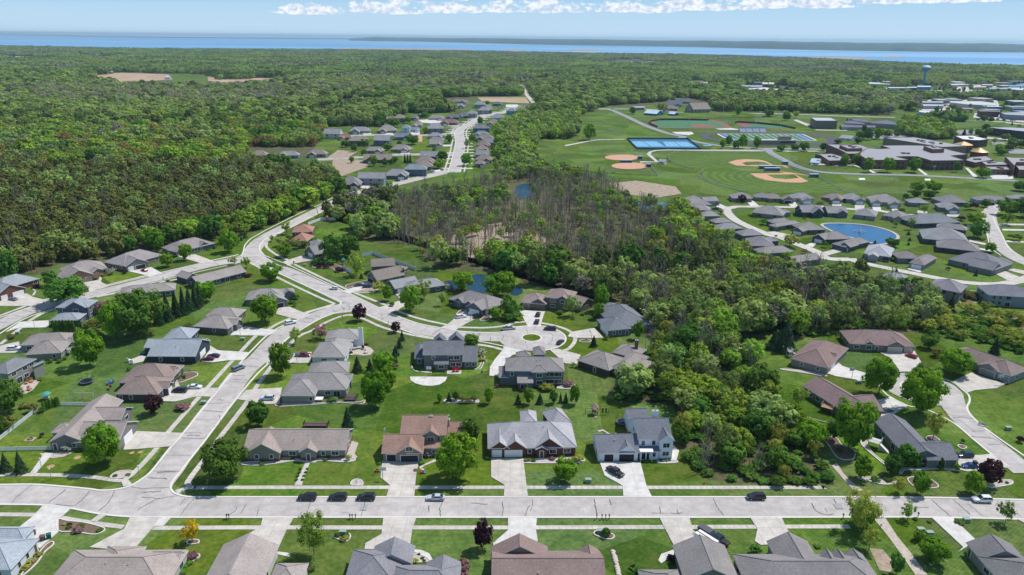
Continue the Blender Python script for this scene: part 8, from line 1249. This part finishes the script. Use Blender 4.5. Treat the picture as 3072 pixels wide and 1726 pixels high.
bx_, by_ = grid(-200, 500, 120, 420, 4.2); bu, bv = infront(bx_, by_); bm = (inpoly(bu, bv, near_woods[1][1]) & (bv > 800)) | inpoly(bu, bv, near_woods[2][1]); bx_, by_ = bx_[bm], by_[bm]; bm = ~near_road(bx_, by_, 1) & ~near_foot(bx_, by_, 1.5); bx_, by_ = bx_[bm], by_[bm]
for k_, lb_ in (('L', 'dense olive and green wood left of the curving street'), ('C', 'mixed wood with bare grey trees around the clearing'), ('R', 'yellow-green scrub at the right edge'), ('T', 'bright green trees between far subdivision and sports fields'), ('D', 'dark tree belts behind far subdivision and sports fields')):
    m = rest[lab[rest] == k_]
    if len(m): scatter('woodland', X[m], Y[m], np.zeros(len(m)), K[m] * 2 + (np.arange(len(m)) % 2), WS[m], HS[m], PC, lb_)
nb = len(bx_); scatter('undergrowth', bx_, by_, np.zeros(nb), np.array([26, 27, 26, 27])[np.arange(nb) % 4], RNG.uniform(2.5, 5, nb), RNG.uniform(1.2, 3, nb), PC, 'low green undergrowth filling the wood between the lots')
# scattered trees of the far town among its roofs
tx, ty = grid(300, 2400, 700, 2600, 19); tu, tv = infront(tx, ty); tm = np.zeros(len(tx), bool)
for s in ('q:600,170 q:2700,180 q:2700,560 q:1300,560 q:1300,420 q:1700,400 q:1700,340 q:600,330', 'c:430,610 c:740,610 c:1180,700 c:1430,740 c:1430,780 c:430,700', 'p:520,60 p:2700,60 p:2700,330 p:2150,330 p:2150,180 p:1700,110 p:900,120 p:520,180'): tm |= inpoly(tu, tv, pxs(s))
tm &= RNG.random(len(tx)) < .42; tm &= ~near_road(tx, ty, 4) & ~near_foot(tx, ty, 2); tx, ty = tx[tm], ty[tm]; n_ = len(tx); tk_ = RNG.choice([0, 1, 7, 11, 8, 9], n_)
scatter('town_trees', tx, ty, np.zeros(n_), tk_ * 2, RNG.uniform(6, 12, n_), RNG.uniform(6, 12, n_), PC, 'trees scattered among the far town roofs', 'trees')
# far woods: everything to the bay ------------------------------
def farpick(x, y):
    n1 = vnoise(x, y, 160, 0); n2 = vnoise(x, y, 420, 1); r = RNG.random(len(x)); q = (r * .45 + n1 * .75) % 1
    t = np.array([0, 0, 11, 2, 0, 9, 1, 7, 2, 10, 0, 9]); k = t[np.minimum(11, (q * 12).astype(int))]; g = n2 > .66; k[g & (r < .5)] = 12; k[(n2 < .25) & (r < .4)] = 7; return k
X2, Y2 = grid(-1500, 1500, 620, 2100, 10.5); U2, V2 = infront(X2, Y2); ok = (U2 > -40) & (U2 < 2620) & (V2 < 560)
for _, P in near_woods[:2]: ok &= ~(inpoly(U2, V2, P))
for P in clears + holes: ok &= ~inpoly(U2, V2, P)
ok &= ~((U2 > 1080) & (V2 > 290)) & (V2 < 425); X2, Y2, U2, V2 = X2[ok], Y2[ok], U2[ok], V2[ok]; ok = ~near_road(X2, Y2, 7) & ~near_foot(X2, Y2, 6); X2, Y2 = X2[ok], Y2[ok]
K2 = farpick(X2, Y2); s2 = RNG.uniform(.6, 1.35, len(X2))
scatter('woodland', X2, Y2, np.zeros(len(X2)), K2 * 2 + (np.arange(len(X2)) % 2), np.array([SZ[k][1] for k in K2]) * s2 * 1.55, np.array([SZ[k][0] for k in K2]) * s2 * 1.12, PC, 'broad green woods between subdivision and farm fields')
# patches of canopy for the farthest band
PC2 = bpy.data.collections.new('canopy_kinds')
for j, cs in enumerate((['mid', 'mid', 'bright', 'green'], ['mid', 'green', 'dark', 'mid'], ['mid', 'ylime', 'mid', 'bright'], ['grey', 'grey', 'mid', 'dark'], ['mid', 'ylime', 'mid', 'lime'], ['dark', 'green', 'dark', 'mid'])):
    for v in range(2):
        rg = np.random.default_rng(j * 7 + v); V = []; F = []; I = []; nv = 0
        for q in range(34):
            a, b = crown('round' if q % 3 else 'tall', 46, q + j * 50 + v * 9, .17); w = rg.uniform(9, 15); h = rg.uniform(8, 14); a = a * [w, w, h] + [rg.uniform(-30, 30), rg.uniform(-30, 30), 0]; V.append(a); F.append(b + nv); nv += len(a); I.append(np.full(len(b), rg.integers(0, 4)))
        ob = bpy.data.objects.new('canopy_%d_%d' % (j, v), mesh_np('canopy', np.vstack(V), np.vstack(F), [LM[c] for c in cs], np.concatenate(I))); PC2.objects.link(ob)
X3, Y3 = grid(-7000, 7000, 2060, 9500, 50); U3, V3 = infront(X3, Y3); shp = np.array([(p.x, p.y) for p in near]); ysh = np.interp(X3 / Y3, shp[:, 0] / shp[:, 1], shp[:, 1])
ok = (U3 > -60) & (U3 < 2640) & (Y3 < ysh - 25)
for P in clears: ok &= ~inpoly(U3, V3, P)
X3, Y3 = X3[ok], Y3[ok]; n2 = vnoise(X3, Y3, 500, 1); n3 = vnoise(X3, Y3, 180, 2); k3 = np.minimum(2, (n3 * 3.2).astype(int)); k3[n3 > .7] = 4; k3[n3 < .24] = 5; n4 = vnoise(X3 * .35, Y3, 260, 3); k3[(n2 > .6) & (n4 > .42)] = 3
ss = RNG.uniform(.9, 1.15, len(X3)); scatter('woodland', X3, Y3, np.zeros(len(X3)), k3 * 2 + (np.arange(len(X3)) % 2), ss, ss * RNG.uniform(.85, 1.25, len(X3)), PC2, 'far green woods stretching to the bay shore')
for i, (k, P) in enumerate(near_woods):
    me = []; P3 = [at('F', x, y) for x, y in P]
    if k in 'LCTD': sheet('forest_floor', P3, .02 + .003 * i, FLOOR)
FB = [at('F', *p) for p in ((-300, 420), (640, 418), (800, 300), (900, 296), (1080, 262), (1300, 240), (1540, 262), (1900, 262), (2140, 240), (2900, 212), (3300, 190), (3300, 172), (-700, 122))]
sheet('forest_floor', FB, .012, FLOOR)
print('TREES', len(YT), len(X), len(X2), len(X3))
# ------------------------------------------------------------------ unique wording for look-alikes that are not grouped
def finish():
    from collections import defaultdict
    tops = [o for o in bpy.data.objects if o.parent is None and o.get('label') and not o.get('kind') and o.name in S.objects]; g = defaultdict(list)
    for o in tops: g[o['label']].append(o)
    ordn = ['first', 'second', 'third', 'fourth', 'fifth', 'sixth', 'seventh', 'eighth', 'ninth', 'tenth', 'eleventh', 'twelfth']
    for lb, os_ in g.items():
        if len(os_) < 2 or len(os_) > 12: continue
        if 'tiny car' in lb or 'limestone' in lb or 'power line' in lb or 'pale stone edging' in lb: continue
        P = [(o, float(proj(np.array([[o.location.x, o.location.y, 0]]))[0][0])) for o in os_]; P.sort(key=lambda t: t[1])
        for i, (o, _) in enumerate(P):
            w = ('leftmost' if i == 0 else 'rightmost' if i == len(P) - 1 else ('middle' if len(P) == 3 else ordn[i] + ' from left'))
            nl = w + ' ' + lb
            if len(nl.split()) > 16: nl = nl.replace(' from left ', ' ')
            if len(nl.split()) > 16: nl = nl.replace('round bright green', 'green').replace('conical dark', 'dark').replace('single-storey ', '')
            while len(nl.split()) > 16 or nl.split()[-1] in ('the', 'by', 'round', 'of', 'in', 'with', 'a'): nl = ' '.join(nl.split()[:-1])
            o['label'] = nl
# ------------------------------------------------------------------ haze
hz = bpy.data.materials.new('haze_air'); hz.use_nodes = True; t = hz.node_tree
for n in list(t.nodes):
    if n.type == 'BSDF_PRINCIPLED': t.nodes.remove(n)
pv = t.nodes.new('ShaderNodeVolumePrincipled'); pv.inputs['Color'].default_value = (.62, .84, 1, 1); pv.inputs['Density'].default_value = 4.2e-5; pv.inputs['Anisotropy'].default_value = .2
t.links.new(pv.outputs[0], t.nodes['Material Output'].inputs['Volume'])
mb = MB(); mb.box(-95000, -400, -1, 95000, 95000, 150); o = mb.build('haze', hz); o['kind'] = 'stuff'; tag(o, 'thin pale blue haze over the far woods and bay', 'haze')

finish()
